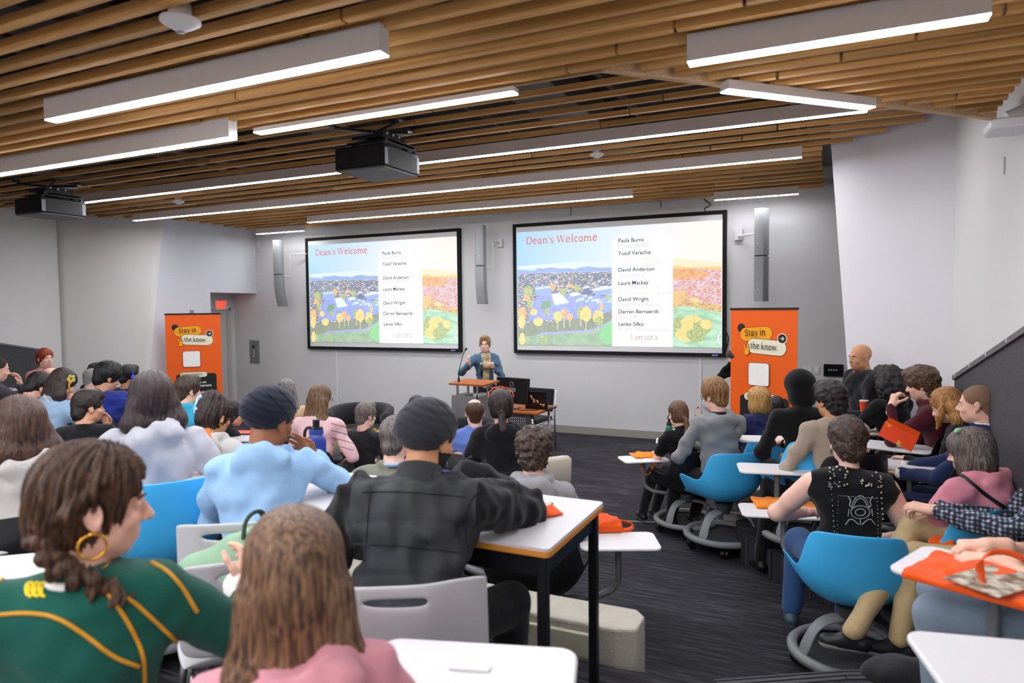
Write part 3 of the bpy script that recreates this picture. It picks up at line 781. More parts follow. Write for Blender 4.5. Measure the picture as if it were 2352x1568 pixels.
    if st not in ('none',):
        hm = hair_mat('%s_%d_%d_%d' % ((st,)+tuple(hcx)), hcx, hair[2] if len(hair) > 2 else None, stretch=((30, 30, 2.2) if st not in ('curly', 'bigcurly') else (18, 18, 18)), rough=.75 if st == 'stubble' else .36)
        if st == 'turban': hm = fabric('turban_%d_%d_%d' % tuple(hcx), hcx, bump=.2)
        if st == 'stubble': hm = mat('stubble_%d_%d_%d' % tuple(hcx), hcx, rough=.85, var=.2, scale=200)
        fh = hair_field(st, hs0, R, hc, vox*.95, seed=len(name)*7+abs(int(px or 0)), p=hp); V, Q = fh.mesh()
        mesh_obj('turban' if st == 'turban' else 'hair', [(relax(V, Q, 1, .25), Q)], hm, root)
    # ---- clothing
    pf = puff; bw = build_
    lo = np.minimum.reduce([a[2] for a in arms]+[a[3] for a in arms]+[pel-np.array([.25, .22, .14])])-.10
    hi = np.maximum.reduce([a[2] for a in arms]+[a[3] for a in arms]+[neckb+np.array([.25, .2, .09])])+.10
    sf = Field(lo, hi, cvox)
    cw = (.150 if male else .135)*bw; dp = (.105 if male else .098)*bw
    Rl = np.array([rx, fwd, up]).T
    sf.ell(pel+np.array([0, -.01, .0]), (cw+.02+pf, .125*bw+pf, .125), Rl, 0)
    sf.ell(waist, (cw-.005+pf, dp+pf, .15), Rl, .05)
    sf.ell(chest+up*.0, (cw+.018+pf, dp+.012+pf, .17), Rl, .05)
    sf.cap(shl+np.array([.03, 0, -.02]), shr-np.array([.03, 0, .02]), .072+pf, .072+pf, .05)
    sf.cap(neckb-up*.05, neckb-up*.012, .080+pf*.5, .058, .03)
    for q_ in (shl, shr): sf.cap(neckb-up*.03, q_+(chest-q_)*.05, .052+pf*.5, .050+pf*.5, .04)
    if not male: sf.ell(chest+fwd*.075+up*.0, (.115, .05, .06), Rl, .03)
    slv = top_kind
    for i, (sd, shp, el, wr) in enumerate(arms):
        a1, a2, a3 = .060*bw+pf, .050*bw+pf*.8, .036*bw+pf*.5
        if slv == 'vest': sf.cap(shp-rx*sd*.05, shp-rx*sd*.005, .072+pf, .062, .03); continue
        if slv == 'tee':
            sf.cap(shp, shp+(el-shp)*.62, a1, a1*.98, .03); continue
        wq = el+(wr-el)*.93
        sf.cap(shp, el, a1, a2, .035); sf.cap(el, wq, a2, a3, .018)
        if slv in ('hoodie', 'puffer'): sf.cap(el+(wr-el)*.80, wq, a3*1.12, a3*1.05, .01)
    if slv == 'vest':
        for sd, shp, el, wr in arms: sf.ell(shp+rx*sd*.055, (.030, .062, .085), Rl, .01, 'sub')
    if (collar == 'hood' or slv == 'hoodie') and not hood:
        bk = -fwd; hb = neckb+up*.01
        for a in range(-130, 131, 20):
            an = math.radians(a); q = hb+bk*math.cos(an)*.085+rx*math.sin(an)*.085+up*(.004-.01*math.cos(an)); sf.ell(q, (.030,)*3, None, .014)
        sf.ell(hb+bk*.095-up*.050, (.118, .042, .070), Rl, .018); sf.ell(hb+bk*.080-up*.125, (.070, .035, .050), Rl, .03)
        sf.ell(hb+bk*.085+up*.030, (.070, .030, .035), Rl, .01, 'sub')
    elif collar in ('shirt', 'blazer', 'stand'):
        hgt = {'shirt': .022, 'blazer': .012, 'stand': .050}[collar]; cr = 1.18 if collar == 'stand' else 1.0
        for a in range(-180, 180, 20):
            an = math.radians(a)
            if collar == 'blazer' and abs(a) > 140: continue
            q = neckb-fwd*(.022 if collar == 'stand' else .006)+fx*(-math.cos(an))*.060*cr+rx*math.sin(an)*.062*cr+up*(hgt-.012*(1-math.cos(an))*.5); sf.ell(q-up*.012, (.015, .015, .026 if cr == 1 else .044), None, .012)
        if collar == 'blazer': sf.cap(shl+rx*.02+up*.04, shl+rx*-.02+up*.02, .035, .03, .03).cap(shr-rx*.02+up*.04, shr+rx*.02+up*.02, .035, .03, .03)
    g = fnoise(abs(int((px or 5)))+3, 22, .0115*fold, 6, (1, 1, 1.8)); g2 = fnoise(abs(int((px or 5)))+11, 55, .0060*fold, 6)
    if slv == 'puffer' or top_kind == 'vestpuff' or puff >= .018:
        ax = np.array(up)
        def pq(X, Y, Z):
            t = (X-pel[0])*ax[0]+(Y-pel[1])*ax[1]+(Z-pel[2])*ax[2]; w = np.abs(np.sin(t*np.pi/(.075 if slv == 'puffer' else .16))); return .009*(1-w)**3+g2(X, Y, Z)
        sf.displace(pq)
    sf.displace(lambda X, Y, Z: g(X, Y, Z)+g2(X, Y, Z))
    V, Q = sf.mesh()
    tm = top_mats or [fabric('cloth_%d_%d_%d_%s' % (tuple(top)+(slv,)), top)]
    fn = None
    if top_fn: fn = lambda ce: top_fn(ce, dict(pel=pel, chest=chest, neckb=neckb, up=up, fwd=fwd, rx=rx, shl=shl, shr=shr, arms=arms))
    kindname = {'hoodie': 'hoodie', 'puffer': 'puffer_jacket', 'vest': 'vest', 'tee': 't_shirt', 'blazer': 'blazer', 'shirt': 'shirt', 'sweater': 'sweater', 'jacket': 'jacket'}.get(slv, 'shirt')
    mesh_obj(kindname, [(relax(V, Q, 1, .4), Q)], tm, root, fn)
    if hood:       # raised hood over the head
        f2 = Field(hc-.19, hc+.19, vox*1.2); Th = lambda q: hc+R @ (np.array(q)*hs0)
        f2.ell(Th((0, -.02, .035)), np.array((.106, .125, .115))*hs0, R, 0); f2.ell(Th((0, -.03, -.07)), np.array((.098, .105, .085))*hs0, R, .04)
        f2.ell(Th((0, .11, -.005)), np.array((.078, .08, .098))*hs0, R, .02, 'sub'); g3 = fnoise(9, 40, .003, 5); f2.displace(g3)
        V, Q = f2.mesh(); mesh_obj('raised_hood', [(relax(V, Q, 2), Q)], tm, root)
    if legs and legs_vis:
        pts = [k for h_, k in kn]+ft+[h_ for h_, k in kn]
        lo = np.minimum.reduce(pts)-.13; hi = np.maximum.reduce(pts)+.13; lf = Field(lo, hi, cvox*1.1)
        lf.ell(pel+np.array([0, -.01, -.02]), (.165*bw, .125*bw, .10), None, 0)
        for i in range(2):
            lf.cap(kn[i][0], kn[i][1], .086*bw, .066*bw, .03); lf.cap(kn[i][1], ft[i]+np.array([0, 0, .03]), .064*bw, .048*bw, .025)
        g4 = fnoise(abs(int(px or 5))+21, 30, .004, 6); lf.displace(g4); V, Q = lf.mesh()
        mesh_obj('trousers', [(relax(V, Q, 2), Q)], fabric('trousers_%d_%d_%d' % tuple(legs_col), legs_col), root)
        for i in range(2):
            sfz = Field(ft[i]-np.array([.07, .12, .10]), ft[i]+np.array([.07, .24, .08]), .007)
            a = ft[i]; sfz.cap(a+np.array([0, -.035, -.025]), a+np.array([0, .12, -.045]), .040, .036, .02).cap(a+np.array([0, 0, .02]), a+np.array([0, .05, -.03]), .040, .036, .02); sfz.cut(a+np.array([0, 0, -.074]), (0, 0, -1))
            V, Q = sfz.mesh(); mesh_obj('shoe', [(relax(V, Q, 1), Q)], [plastic('shoe_%d_%d_%d' % tuple(shoe), shoe), plastic('shoe_sole', (200, 196, 188))], root, lambda ce, a=a: (ce[:, 2] < a[2]-.045).astype(int) if shoe != (20, 20, 20) else np.zeros(len(ce)))
    if glasses:
        gm = plastic('spectacle_'+glasses, {'dark': (30, 28, 30), 'orange': (240, 96, 30), 'purple': (110, 80, 120)}[glasses]); m = MB()
        if glasses != 'orange':
            for sd in (-1, 1):
                ring = [T((sd*.031+.021*math.cos(a), .102, .001+.017*math.sin(a))) for a in np.linspace(0, 2*math.pi, 17)]; m.tube(ring, .0015, 6, cap=False)
                m.tube([T((sd*.052, .101, .004)), T((sd*.080, .05, .004)), T((sd*.083, -.02, .0))], .0016, 6)
            m.tube([T((-.010, .104, .004)), T((0, .107, .006)), T((.010, .104, .004))], .0015, 6)
        else:
            for sd in (-1, 1):
                ring = [T((sd*.034+.028*math.cos(a), .078-.004*math.cos(2*a), .112+.020*math.sin(a))) for a in np.linspace(0, 2*math.pi, 17)]; m.tube(ring, .0035, 6, cap=False)
                m.tube([T((sd*.062, .075, .118)), T((sd*.088, .02, .100)), T((sd*.092, -.045, .072))], .0038, 6)
            m.tube([T((-.066, .078, .126)), T((0, .085, .140)), T((.066, .078, .126))], .0045, 6)
        tag_ = m.build('spectacles', gm, root, smooth='all')
    return dict(root=root, body=body, hc=hc, R=R, T=T, arms=arms, s=s, loc=loc, rz=rz, pel=pel, up=up, fwd=fwd, rx=rx, neckb=neckb, chest=chest, shl=shl, shr=shr, hs=hs0)
# ================================================================ WRITING
def sans(s_, size, name, m, parent, loc, R, align='LEFT', bold=0.0, squeeze=1.0):
    cu = bpy.data.curves.new(name, 'FONT'); cu.body = s_; cu.size = size; cu.align_x = align; cu.offset = bold; cu.space_line = .95
    o = bpy.data.objects.new(name, cu); COL.objects.link(o)
    me = bpy.data.meshes.new_from_object(o.evaluated_get(bpy.context.evaluated_depsgraph_get()) if False else o)
    bpy.data.objects.remove(o)
    for v in me.vertices: v.co.x *= squeeze
    me.materials.clear(); me.materials.append(m)
    o = bpy.data.objects.new(name, me); COL.objects.link(o); o.parent = parent
    M = R.to_4x4(); M.translation = Vector(loc); o.matrix_local = M
    return o
def _arc(cx, cy, rx, ry, a0, a1, n=12): return [(cx+rx*math.cos(math.radians(a0+(a1-a0)*i/n)), cy+ry*math.sin(math.radians(a0+(a1-a0)*i/n))) for i in range(n+1)]
W_, T_ = .085, .045     # stem and thin stroke
def _sf(x, y, w=.16): return ([(x-w/2, y), (x+w/2, y)], T_)
_G = {
 'D': (.72, [([(.14, 0), (.14, .7)], W_), (_arc(.28, .35, .34, .335, 90, -90), W_), ([(.05, .68), (.30, .68)], T_), ([(.05, .02), (.30, .02)], T_)]),
 'W': (.98, [([(.10, .7), (.29, .02)], W_), ([(.29, .02), (.48, .66)], T_), ([(.46, .7), (.67, .02)], W_), ([(.67, .02), (.87, .7)], T_), _sf(.10, .68, .2), _sf(.46, .68, .18), _sf(.87, .68, .18)]),
 'L': (.60, [([(.14, 0), (.14, .7)], W_), _sf(.14, .68, .22), ([(.04, .02), (.54, .02)], T_), ([(.53, 0), (.53, .17)], T_)]),
 'S': (.56, [(_arc(.28, .52, .17, .155, 20, 270, 14)+_arc(.28, .185, .185, .165, 90, -160, 14), W_), ([(.44, .5), (.44, .68)], T_), ([(.09, .02), (.09, .2)], T_)]),
 'a': (.52, [(_arc(.25, .34, .14, .13, 150, 20, 8)+[(.385, .3), (.385, .05)], W_), (_arc(.23, .15, .145, .13, 75, 330, 12), W_), ([(.385, .03), (.48, .03)], T_)]),
 'c': (.46, [(_arc(.25, .25, .17, .23, 40, 320, 16), W_)]),
 'e': (.50, [(_arc(.25, .25, .18, .23, 5, 320, 18), W_), ([(.08, .26), (.43, .26)], T_)]),
 'g': (.50, [(_arc(.24, .33, .15, .15, 0, 360, 16), .07), ([(.35, .44), (.46, .48)], .06), (_arc(.24, .02, .04, .09, 90, 200, 5)+[(.36, .02)]+_arc(.26, -.10, .18, .10, 40, -220, 12), .06)]),
 'h': (.60, [([(.13, 0), (.13, .74)], W_), (_arc(.30, .31, .155, .15, 165, 0, 8)+[(.455, 0)], W_), _sf(.13, .02, .2), _sf(.455, .02, .2), ([(.03, .72), (.14, .72)], T_)]),
 'i': (.30, [([(.15, 0), (.15, .48)], W_), _sf(.15, .02, .2), ([(.05, .46), (.16, .46)], T_), ([(.15, .60), (.15, .70)], .1)]),
 'k': (.56, [([(.13, 0), (.13, .74)], W_), ([(.13, .20), (.42, .47)], T_), ([(.23, .28), (.46, .02)], W_), _sf(.13, .02, .2), _sf(.44, .02, .18), _sf(.41, .46, .18), ([(.03, .72), (.14, .72)], T_)]),
 'l': (.30, [([(.15, 0), (.15, .74)], W_), _sf(.15, .02, .22), ([(.05, .72), (.16, .72)], T_)]),
 'm': (.88, [([(.13, 0), (.13, .48)], W_), (_arc(.28, .31, .14, .15, 165, 0, 8)+[(.42, 0)], W_), (_arc(.57, .31, .145, .15, 165, 0, 8)+[(.715, 0)], W_), _sf(.13, .02, .2), _sf(.42, .02, .16), _sf(.715, .02, .2), ([(.03, .46), (.14, .46)], T_)]),
 'n': (.60, [([(.13, 0), (.13, .48)], W_), (_arc(.30, .31, .155, .15, 165, 0, 8)+[(.455, 0)], W_), _sf(.13, .02, .2), _sf(.455, .02, .2), ([(.03, .46), (.14, .46)], T_)]),
 'o': (.52, [(_arc(.26, .24, .18, .23, 0, 360, 20), W_)]),
 'r': (.44, [([(.13, 0), (.13, .48)], W_), (_arc(.28, .28, .13, .17, 160, 50, 6), W_), _sf(.13, .02, .22), ([(.03, .46), (.14, .46)], T_)]),
 's': (.42, [(_arc(.21, .355, .125, .11, 20, 270, 10)+_arc(.21, .13, .135, .11, 90, -160, 10), .075)]),
 't': (.38, [([(.17, .62), (.17, .12)]+_arc(.26, .12, .09, .10, 180, 290, 6), W_), ([(.04, .45), (.32, .45)], T_)]),
 'u': (.58, [([(.12, .47), (.12, .18)]+_arc(.27, .18, .15, .155, 180, 345, 8), W_), ([(.44, .48), (.44, 0)], W_), ([(.03, .46), (.13, .46)], T_), ([(.34, .46), (.45, .46)], T_), ([(.44, .02), (.54, .02)], T_)]),
 'w': (.78, [([(.09, .48), (.24, .02)], W_), ([(.24, .02), (.38, .45)], T_), ([(.37, .48), (.53, .02)], W_), ([(.53, .02), (.68, .48)], T_), _sf(.09, .46, .17), _sf(.37, .46, .14), _sf(.68, .46, .17)]),
 'y': (.56, [([(.10, .48), (.28, .04)], W_), ([(.46, .48), (.24, -.14), (.12, -.20)], .06), _sf(.10, .46, .18), _sf(.45, .46, .17)]),
 '.': (.22, [([(.10, 0), (.10, .09)], .1)]), "'": (.20, [([(.11, .70), (.08, .54)], .075)]), ' ': (.24, []), ':': (.24, [([(.11, 0), (.11, .09)], .1), ([(.11, .34), (.11, .43)], .1)]),
}
def slab_writing(s_, size, name, m, parent, loc, R, squeeze=1.0, tilt=0.0, thick=1.0):
    """slab-serif lettering made of flat strokes; x right, y up in the plane R"""
    mb = MB(); x = 0
    for ch in s_:
        adv, st = _G[ch]
        for pts, w in st:
            w = w*thick; P = [Vector((p[0], p[1])) for p in pts]; L = []; Rr = []
            for i, p in enumerate(P):
                t = (P[min(i+1, len(P)-1)]-P[max(i-1, 0)]).normalized(); n = Vector((-t.y, t.x))*w/2
                L.append(p+n); Rr.append(p-n)
            vs = [(x+q.x, q.y) for q in L+Rr]; k = len(P)
            for i in range(k-1): mb.add([((vs[j][0])*size*squeeze, vs[j][1]*size, 0) for j in (i, i+1, k+i+1, k+i)], [(0, 3, 2, 1)])
        x += adv
    o = mb.build(name, m, parent)
    Mx = (R @ Matrix.Rotation(math.radians(tilt), 3, 'Z')).to_4x4(); Mx.translation = Vector(loc); o.matrix_local = Mx
    return o, x*size*squeeze
RW = Matrix(((1, 0, 0), (0, 0, -1), (0, 1, 0)))    # text plane: x right, y up (world z), facing -Y
def emis(name, c, s_=1.0, base=.25):
    if name in MATS: return MATS[name]
    m = bpy.data.materials.new(name); m.use_nodes = True; b = m.node_tree.nodes['Principled BSDF']; l = lin(c)
    b.inputs['Base Color'].default_value = (base, base, base, 1); b.inputs['Roughness'].default_value = .8; b.inputs['Specular IOR Level'].default_value = .05
    b.inputs['Emission Color'].default_value = l; b.inputs['Emission Strength'].default_value = s_; MATS[name] = m
    return m
def emis_noise(name, stops, scale, strength=1.0, stretch=(1, 1, 1), base=.25, vor=False, grad=None):
    m = emis(name, (255, 255, 255), strength, base); nt = m.node_tree; b = nt.nodes['Principled BSDF']; tc = nt.nodes.new('ShaderNodeTexCoord')
    mp = nt.nodes.new('ShaderNodeMapping'); mp.inputs['Scale'].default_value = stretch; nt.links.new(tc.outputs['Object'], mp.inputs[0])
    if grad:      # the projected picture's own sky: colours along x and z
        sp = nt.nodes.new('ShaderNodeSeparateXYZ'); nt.links.new(tc.outputs['Object'], sp.inputs[0])
        mr = nt.nodes.new('ShaderNodeMapRange'); mr.inputs[1].default_value = grad[1]; mr.inputs[2].default_value = grad[2]; nt.links.new(sp.outputs[grad[0]], mr.inputs[0]); out = mr.outputs[0]
    else:
        n = nt.nodes.new('ShaderNodeTexVoronoi' if vor else 'ShaderNodeTexNoise'); n.inputs['Scale'].default_value = scale
        nt.links.new(mp.outputs[0], n.inputs['Vector']); out = n.outputs['Color'] if vor else n.outputs[0]
        if vor: bw = nt.nodes.new('ShaderNodeRGBToBW'); nt.links.new(out, bw.inputs[0]); out = bw.outputs[0]
        else: n.inputs['Detail'].default_value = 5
    rp = nt.nodes.new('ShaderNodeValToRGB'); e = rp.color_ramp.elements
    e[0].position, e[0].color = stops[0][0], lin(stops[0][1]); e[1].position, e[1].color = stops[-1][0], lin(stops[-1][1])
    for p, c in stops[1:-1]: x = e.new(p); x.color = lin(c)
    nt.links.new(out, rp.inputs[0]); nt.links.new(rp.outputs[0], b.inputs['Emission Color'])
    return m
# ================================================================ THE TWO SCREENS
velvet = mat('screen_velvet', (10, 10, 12), rough=.8); scr_w = mat('screen_white', (225, 225, 225), rough=.9, var=.01)
def make_screen():
    r = empty('projection_screen', (0, 0, 0)); Wd, Hd, B = 3.46, 2.165, .055
    m = MB(); y0 = -.07
    m.box((0, y0, 0), (Wd, 0, B)).box((0, y0, Hd-B), (Wd, 0, Hd)).box((0, y0, B), (B, 0, Hd-B)).box((Wd-B, y0, B), (Wd, 0, Hd-B)); m.build('frame', velvet, r)
    MB().box((B, -.05, B), (Wd-B, -.03, Hd-B)).build('screen_surface', scr_w, r)
    MB().box((Wd-.20, y0-.001, .018), (Wd-.115, y0, .034)).build('frame_badge', emis('badge_blue', (60, 100, 230), .8), r)
    # the projected picture; coordinates digitised in crop units cx, cy -> metres
    x0, z0, pw, ph = B+.004, B+.085, Wd-2*B-.008, 1.885
    X_ = lambda cx: x0+((atY(cx/3.733+1160, 640, D).x)-(-4.80))/3.35*pw
    xs = {}
    def U(cx, cy):     # crop pixel of the right screen -> picture plane
        P = atY(cx/3.733+1160, cy/3.733+440, D-.05); return (x0+(P.x+4.80)/3.365*pw*1.0, P.z-1.31)
    lay = [0.0]
    pm = MB(); mats = []; yb = -.0505
    def poly(pts, mt, crop=True):
        if mt not in mats: mats.append(mt)
        lay[0] += .00012; pm.mi = mats.index(mt)
        q = [U(*p) for p in pts] if crop else pts
        q = [(min(max(a, x0), x0+pw), min(max(b, z0), z0+ph)) for a, b in q]
        pm.add([(a, yb-lay[0], b) for a, b in q], [tuple(range(len(q)))])
    sky = emis_noise('pic_sky', [(0, (168, 212, 240)), (.35, (206, 228, 244)), (.62, (234, 240, 244)), (1, (250, 238, 228))], 1, base=.12, grad=(0, x0, x0+pw))
    skyw = emis_noise('pic_haze', [(0, (255, 246, 236)), (1, (255, 250, 246))], 1, grad=(0, x0, x0+pw))
    poly([(x0, z0), (x0+pw, z0), (x0+pw, z0+ph), (x0, z0+ph)], sky, False)
    poly([(110, 668), (920, 648), (920, 600), (600, 600), (110, 640)], emis('pic_haze_l', (222, 234, 244), 1, .12))
    poly([(1450, 640), (1870, 655), (1870, 600), (1450, 570)], emis('pic_glow', (255, 230, 196), 1, .12))
    mt1 = emis('pic_mountain', (128, 158, 214)); poly([(110, 720), (110, 668), (180, 678), (255, 682), (285, 655), (330, 660), (395, 648), (480, 660), (555, 655), (600, 668), (650, 650), (722, 640), (800, 652), (860, 650), (930, 650), (930, 720)], mt1)
    poly([(110, 706), (520, 690), (930, 684), (930, 715), (110, 722)], emis('pic_mist', (206, 214, 236)))
    city = emis_noise('pic_city', [(.2, (44, 70, 110)), (.42, (88, 112, 158)), (.52, (70, 92, 70)), (.66, (190, 150, 110)), (.8, (206, 216, 240))], 34, vor=True, stretch=(1, 1, 2.2))
    poly([(110, 1300), (110, 706), (520, 692), (930, 686), (930, 1300)], city)
    poly([(1448, 668), (1520, 662), (1870, 690), (1870, 640), (1760, 642), (1620, 650), (1500, 636), (1448, 640)], emis('pic_orange', (255, 186, 90)))
    city2 = emis_noise('pic_city_r', [(.2, (190, 110, 70)), (.45, (226, 160, 130)), (.6, (196, 168, 206)), (.8, (236, 214, 226))], 34, vor=True, stretch=(1, 1, 2.4))
    poly([(1448, 1010), (1448, 664), (1700, 660), (1870, 668), (1870, 1010)], city2)
    poly([(1448, 760), (1448, 664), (1620, 660), (1780, 700), (1700, 740)], emis_noise('pic_amber', [(.3, (214, 122, 60)), (.6, (250, 176, 96))], 40, vor=True))
    blue = emis_noise('pic_road', [(.3, (116, 132, 214)), (.7, (150, 166, 232))], 14); poly([(200, 1110), (240, 960), (300, 890), (600, 880), (930, 900), (930, 1060), (520, 1090)], blue)
    roof = emis('pic_roof', (214, 232, 255)); roof2 = emis('pic_roof_shade', (132, 164, 224)); dk = emis('pic_dark_block', (70, 92, 140))
    for p in ([(258, 850), (262, 812), (385, 800), (398, 860), (395, 890), (262, 892)],): poly(p, roof2)
    poly([(262, 826), (385, 812), (396, 822), (264, 838)], roof)
    poly([(400, 880), (480, 862), (552, 950), (440, 975), (425, 960)], roof); poly([(425, 975), (552, 952), (552, 968), (440, 1000)], roof2)
    poly([(552, 870), (640, 862), (656, 882), (570, 900)], roof); poly([(665, 880), (680, 822), (726, 806), (742, 880)], dk); poly([(668, 836), (690, 812), (728, 806), (728, 822)], roof)
    poly([(740, 840), (840, 812), (930, 812), (930, 880), (790, 892)], roof2); poly([(750, 836), (850, 808), (930, 810), (930, 828), (770, 852)], roof)
    poly([(780, 950), (930, 915), (930, 1005), (800, 1015)], roof2); poly([(790, 940), (930, 905), (930, 918), (795, 958)], roof)
    for k in range(26):
        rr_ = random.Random(k); a, b = 560+rr_.random()*350, 880+rr_.random()*60; poly([(a, b), (a+30, b-6), (a+34, b+8), (a+4, b+14)], roof if k % 2 else roof2)
    grn = emis('pic_green', (96, 150, 110)); poly([(300, 1000), (330, 940), (395, 930), (400, 985), (330, 1010)], grn)
    poly([(110, 1300), (110, 1170), (300, 1120), (700, 1090), (930, 1020), (930, 1300)], emis_noise('pic_treeline', [(.3, (96, 116, 92)), (.6, (132, 146, 118))], 26, stretch=(2, 1, .6)))
    poly([(110, 1345), (110, 1250), (300, 1225), (520, 1195), (800, 1180), (930, 1090), (930, 1345)], emis_noise('pic_lawn', [(.3, (120, 158, 126)), (.6, (150, 184, 146))], 8))
    poly([(270, 1228), (320, 1206), (520, 1196), (740, 1182), (830, 1150), (925, 1095), (925, 1105), (830, 1168), (740, 1198), (520, 1212), (330, 1222), (285, 1240)], emis('pic_path', (150, 160, 226)))
    poly([(810, 1240), (850, 1150), (930, 1105), (930, 1300), (870, 1310)], emis('pic_field', (120, 206, 130)))
    yel = emis_noise('pic_yellow_tree', [(.35, (214, 176, 76)), (.6, (255, 226, 130))], 60); gr2 = emis_noise('pic_green_tree', [(.35, (110, 140, 84)), (.6, (190, 200, 110))], 60); orr = emis_noise('pic_orange_tree', [(.35, (206, 140, 70)), (.6, (250, 196, 120))], 60)
    def tree(cx, cy, rx, ry, mt, seed, tr=0):
        r_ = random.Random(seed); n = 22
        if tr: poly([(cx-3, cy), (cx+3, cy), (cx+3, cy+ry+tr), (cx-3, cy+ry+tr)], emis('pic_trunk', (226, 214, 190)))
        poly([(cx+rx*(.82+.3*r_.random())*math.sin(2*math.pi*k/n), cy-ry*(.82+.3*r_.random())*math.cos(2*math.pi*k/n)) for k in range(n)], mt)
    T2 = [(200, 850, 40, 48, gr2), (410, 815, 26, 30, orr), (620, 830, 24, 34, gr2), (560, 810, 38, 14, orr), (150, 1050, 34, 70, orr), (145, 1120, 30, 60, yel), (190, 915, 30, 26, orr), (250, 1030, 32, 30, yel), (290, 1115, 44, 36, yel), (365, 1035, 24, 32, gr2), (455, 1070, 38, 48, yel, 60), (512, 1042, 24, 46, orr, 80), (560, 1075, 26, 34, orr, 50), (655, 1040, 34, 50, gr2, 60), (700, 1050, 50, 66, yel, 80), (805, 1070, 46, 62, yel, 60), (815, 1110, 34, 42, gr2), (835, 985, 16, 36, orr), (150, 1262, 26, 56, yel), (335, 1270, 26, 44, gr2), (885, 905, 24, 20, gr2), (500, 860, 30, 30, gr2), (215, 960, 26, 40, gr2)]
    for i, t in enumerate(T2): tree(t[0], t[1], t[2], t[3], t[4], i, t[5] if len(t) > 5 else 0)
    # right of the card: tree belt, golf lawn, path, big yellow bush
    poly([(1448, 1000), (1448, 860), (1560, 850), (1600, 930), (1700, 950), (1870, 970), (1870, 1035), (1600, 985), (1500, 980)], emis_noise('pic_belt', [(.35, (170, 120, 60)), (.6, (226, 190, 110))], 40))
    poly([(1448, 1345), (1448, 1000), (1500, 980), (1600, 985), (1870, 1035), (1870, 1345)], emis_noise('pic_golf', [(.35, (130, 190, 150)), (.65, (184, 224, 190))], 5, stretch=(1, 1, 3)))
    poly([(1840, 1290), (1835, 1240), (1870, 1200), (1870, 1215), (1850, 1245), (1856, 1290), (1868, 1320), (1860, 1320)], emis('pic_bunker', (214, 222, 250)))
    for i, (a, b, rx, ry) in enumerate([(1530, 1150, 84, 84), (1620, 1130, 96, 70), (1700, 1170, 86, 70), (1560, 1220, 90, 70), (1650, 1230, 90, 60), (1740, 1140, 50, 40)]): tree(a, b, rx, ry, yel if i % 2 else gr2, 50+i)
    tree(1490, 905, 60, 60, orr, 61); tree(1640, 930, 40, 22, yel, 62)
    # card
    c0, c1 = U(926, 900)[0], U(1451, 900)[0]; zt = z0+ph-.145
    wc = emis('pic_card', (255, 255, 255), 1.15); pts = [(c0, z0), (c1, z0)]
    for k in range(9): a = math.radians(10*k*90/80); pts.append((c1-.17+.17*math.cos(a), zt-.17+.17*math.sin(a)))
    for k in range(9): a = math.radians(90+10*k*90/80); pts.append((c0+.17+.17*math.cos(a), zt-.17+.17*math.sin(a)))
    poly(pts, wc, False)
    pm.build('projected_picture', mats, r)
    yt = yb-lay[0]-.003
    red = emis('pic_red_text', (232, 92, 74), .9, .1); nv = emis('pic_navy_text', (52, 62, 92), .9, .05); gy = emis('pic_grey_text', (136, 142, 158), 1, .2); br = emis('pic_brown_text', (160, 92, 66), .9, .05)
    a, b = U(183, 455), U(800, 425); o, wd = slab_writing("Dean's Welcome", .155, 'lettering', red, r, (a[0], yt, a[1]+.005), RW); sc = (b[0]-a[0])/wd; o.scale = (sc, 1, 1); o.scale[1] = 1.08
    names = [('Paula Burns', ['President & CEO']), ('Yusuf Varachia', ['Vice-President, Community', 'Engagement and External Relations']), ('David Anderson', ['Dean, Sciences']), ('Laura Mackay', ['Associate Dean, Faculty of Social', 'Sciences and Community Programs']), ('David Wright', ['Acting Dean of Business']), ('Darren Bernaerdt', ['Dean of Arts']), ('Lenke Sifko', ['Director, Continuing Studies'])]
    ys = [434, 543, 684, 797, 936, 1042, 1148]
    tx = c0+.10
    for (n1, ls), cy in zip(names, ys):
        z = U(1000, cy)[1]; sans(n1, .086, 'lettering', nv, r, (tx, yt, z-.003), RW, bold=.0018, squeeze=1.02)
        for j, l in enumerate(ls): sans(l, .072 if len(ls) == 1 else .060, 'lettering', gy, r, (tx, yt, z-.084-.076*j), RW, squeeze=.98)
    z = U(1100, 1268)[1]; slab_writing('Langara.', .125, 'lettering', br, r, (c0+.30, yt, z), RW, squeeze=.92, thick=.8)
    return r
s0 = make_screen()
place_copy(s0, (-9.345, D, 1.31), 0, 'projection screen between two column speakers, nearer the exit door', 'projection screen')
place_copy(s0, (-4.86, D, 1.31), 0, 'projection screen nearer the right orange banner', 'projection screen')
# cables above and beside the right screen
cab = mat('cable_black', (18, 18, 20), rough=.5)
def cable(pts, r, label, cat='cable', name='cable'): return tag(MB().tube(pts, r, 8).build(name, cab, None, smooth='all'), label, cat)
P = lambda x, y, d=D-.04: atY(x, y, d)
cable([P(1617, 457), P(1624, 463), P(1632, 468), P(1628, 474), P(1618, 478), P(1620, 486)], .008, 'short black cable looping from ceiling to top of the right screen')
cable([P(1310, 474), P(1311, 484), P(1311, 494)], .006, 'short black pull cord hanging over the middle of the right screen')
cable([P(1517, 460), P(1518, 468), P(1518, 478)], .006, 'short black pull cord hanging near the right end of the right screen')
cable([P(1668, 762), P(1673, 775), P(1671, 790), P(1668, 800)], .008, 'black cable loop beside lower right corner of the right screen')
cable([atZ(657, 434, 3.67), atZ(653, 440, 3.62), atZ(652, 447, 3.60)], .005, 'thin red wire dangling between slats').data.materials[0] = mat('wire_red', (200, 70, 30))
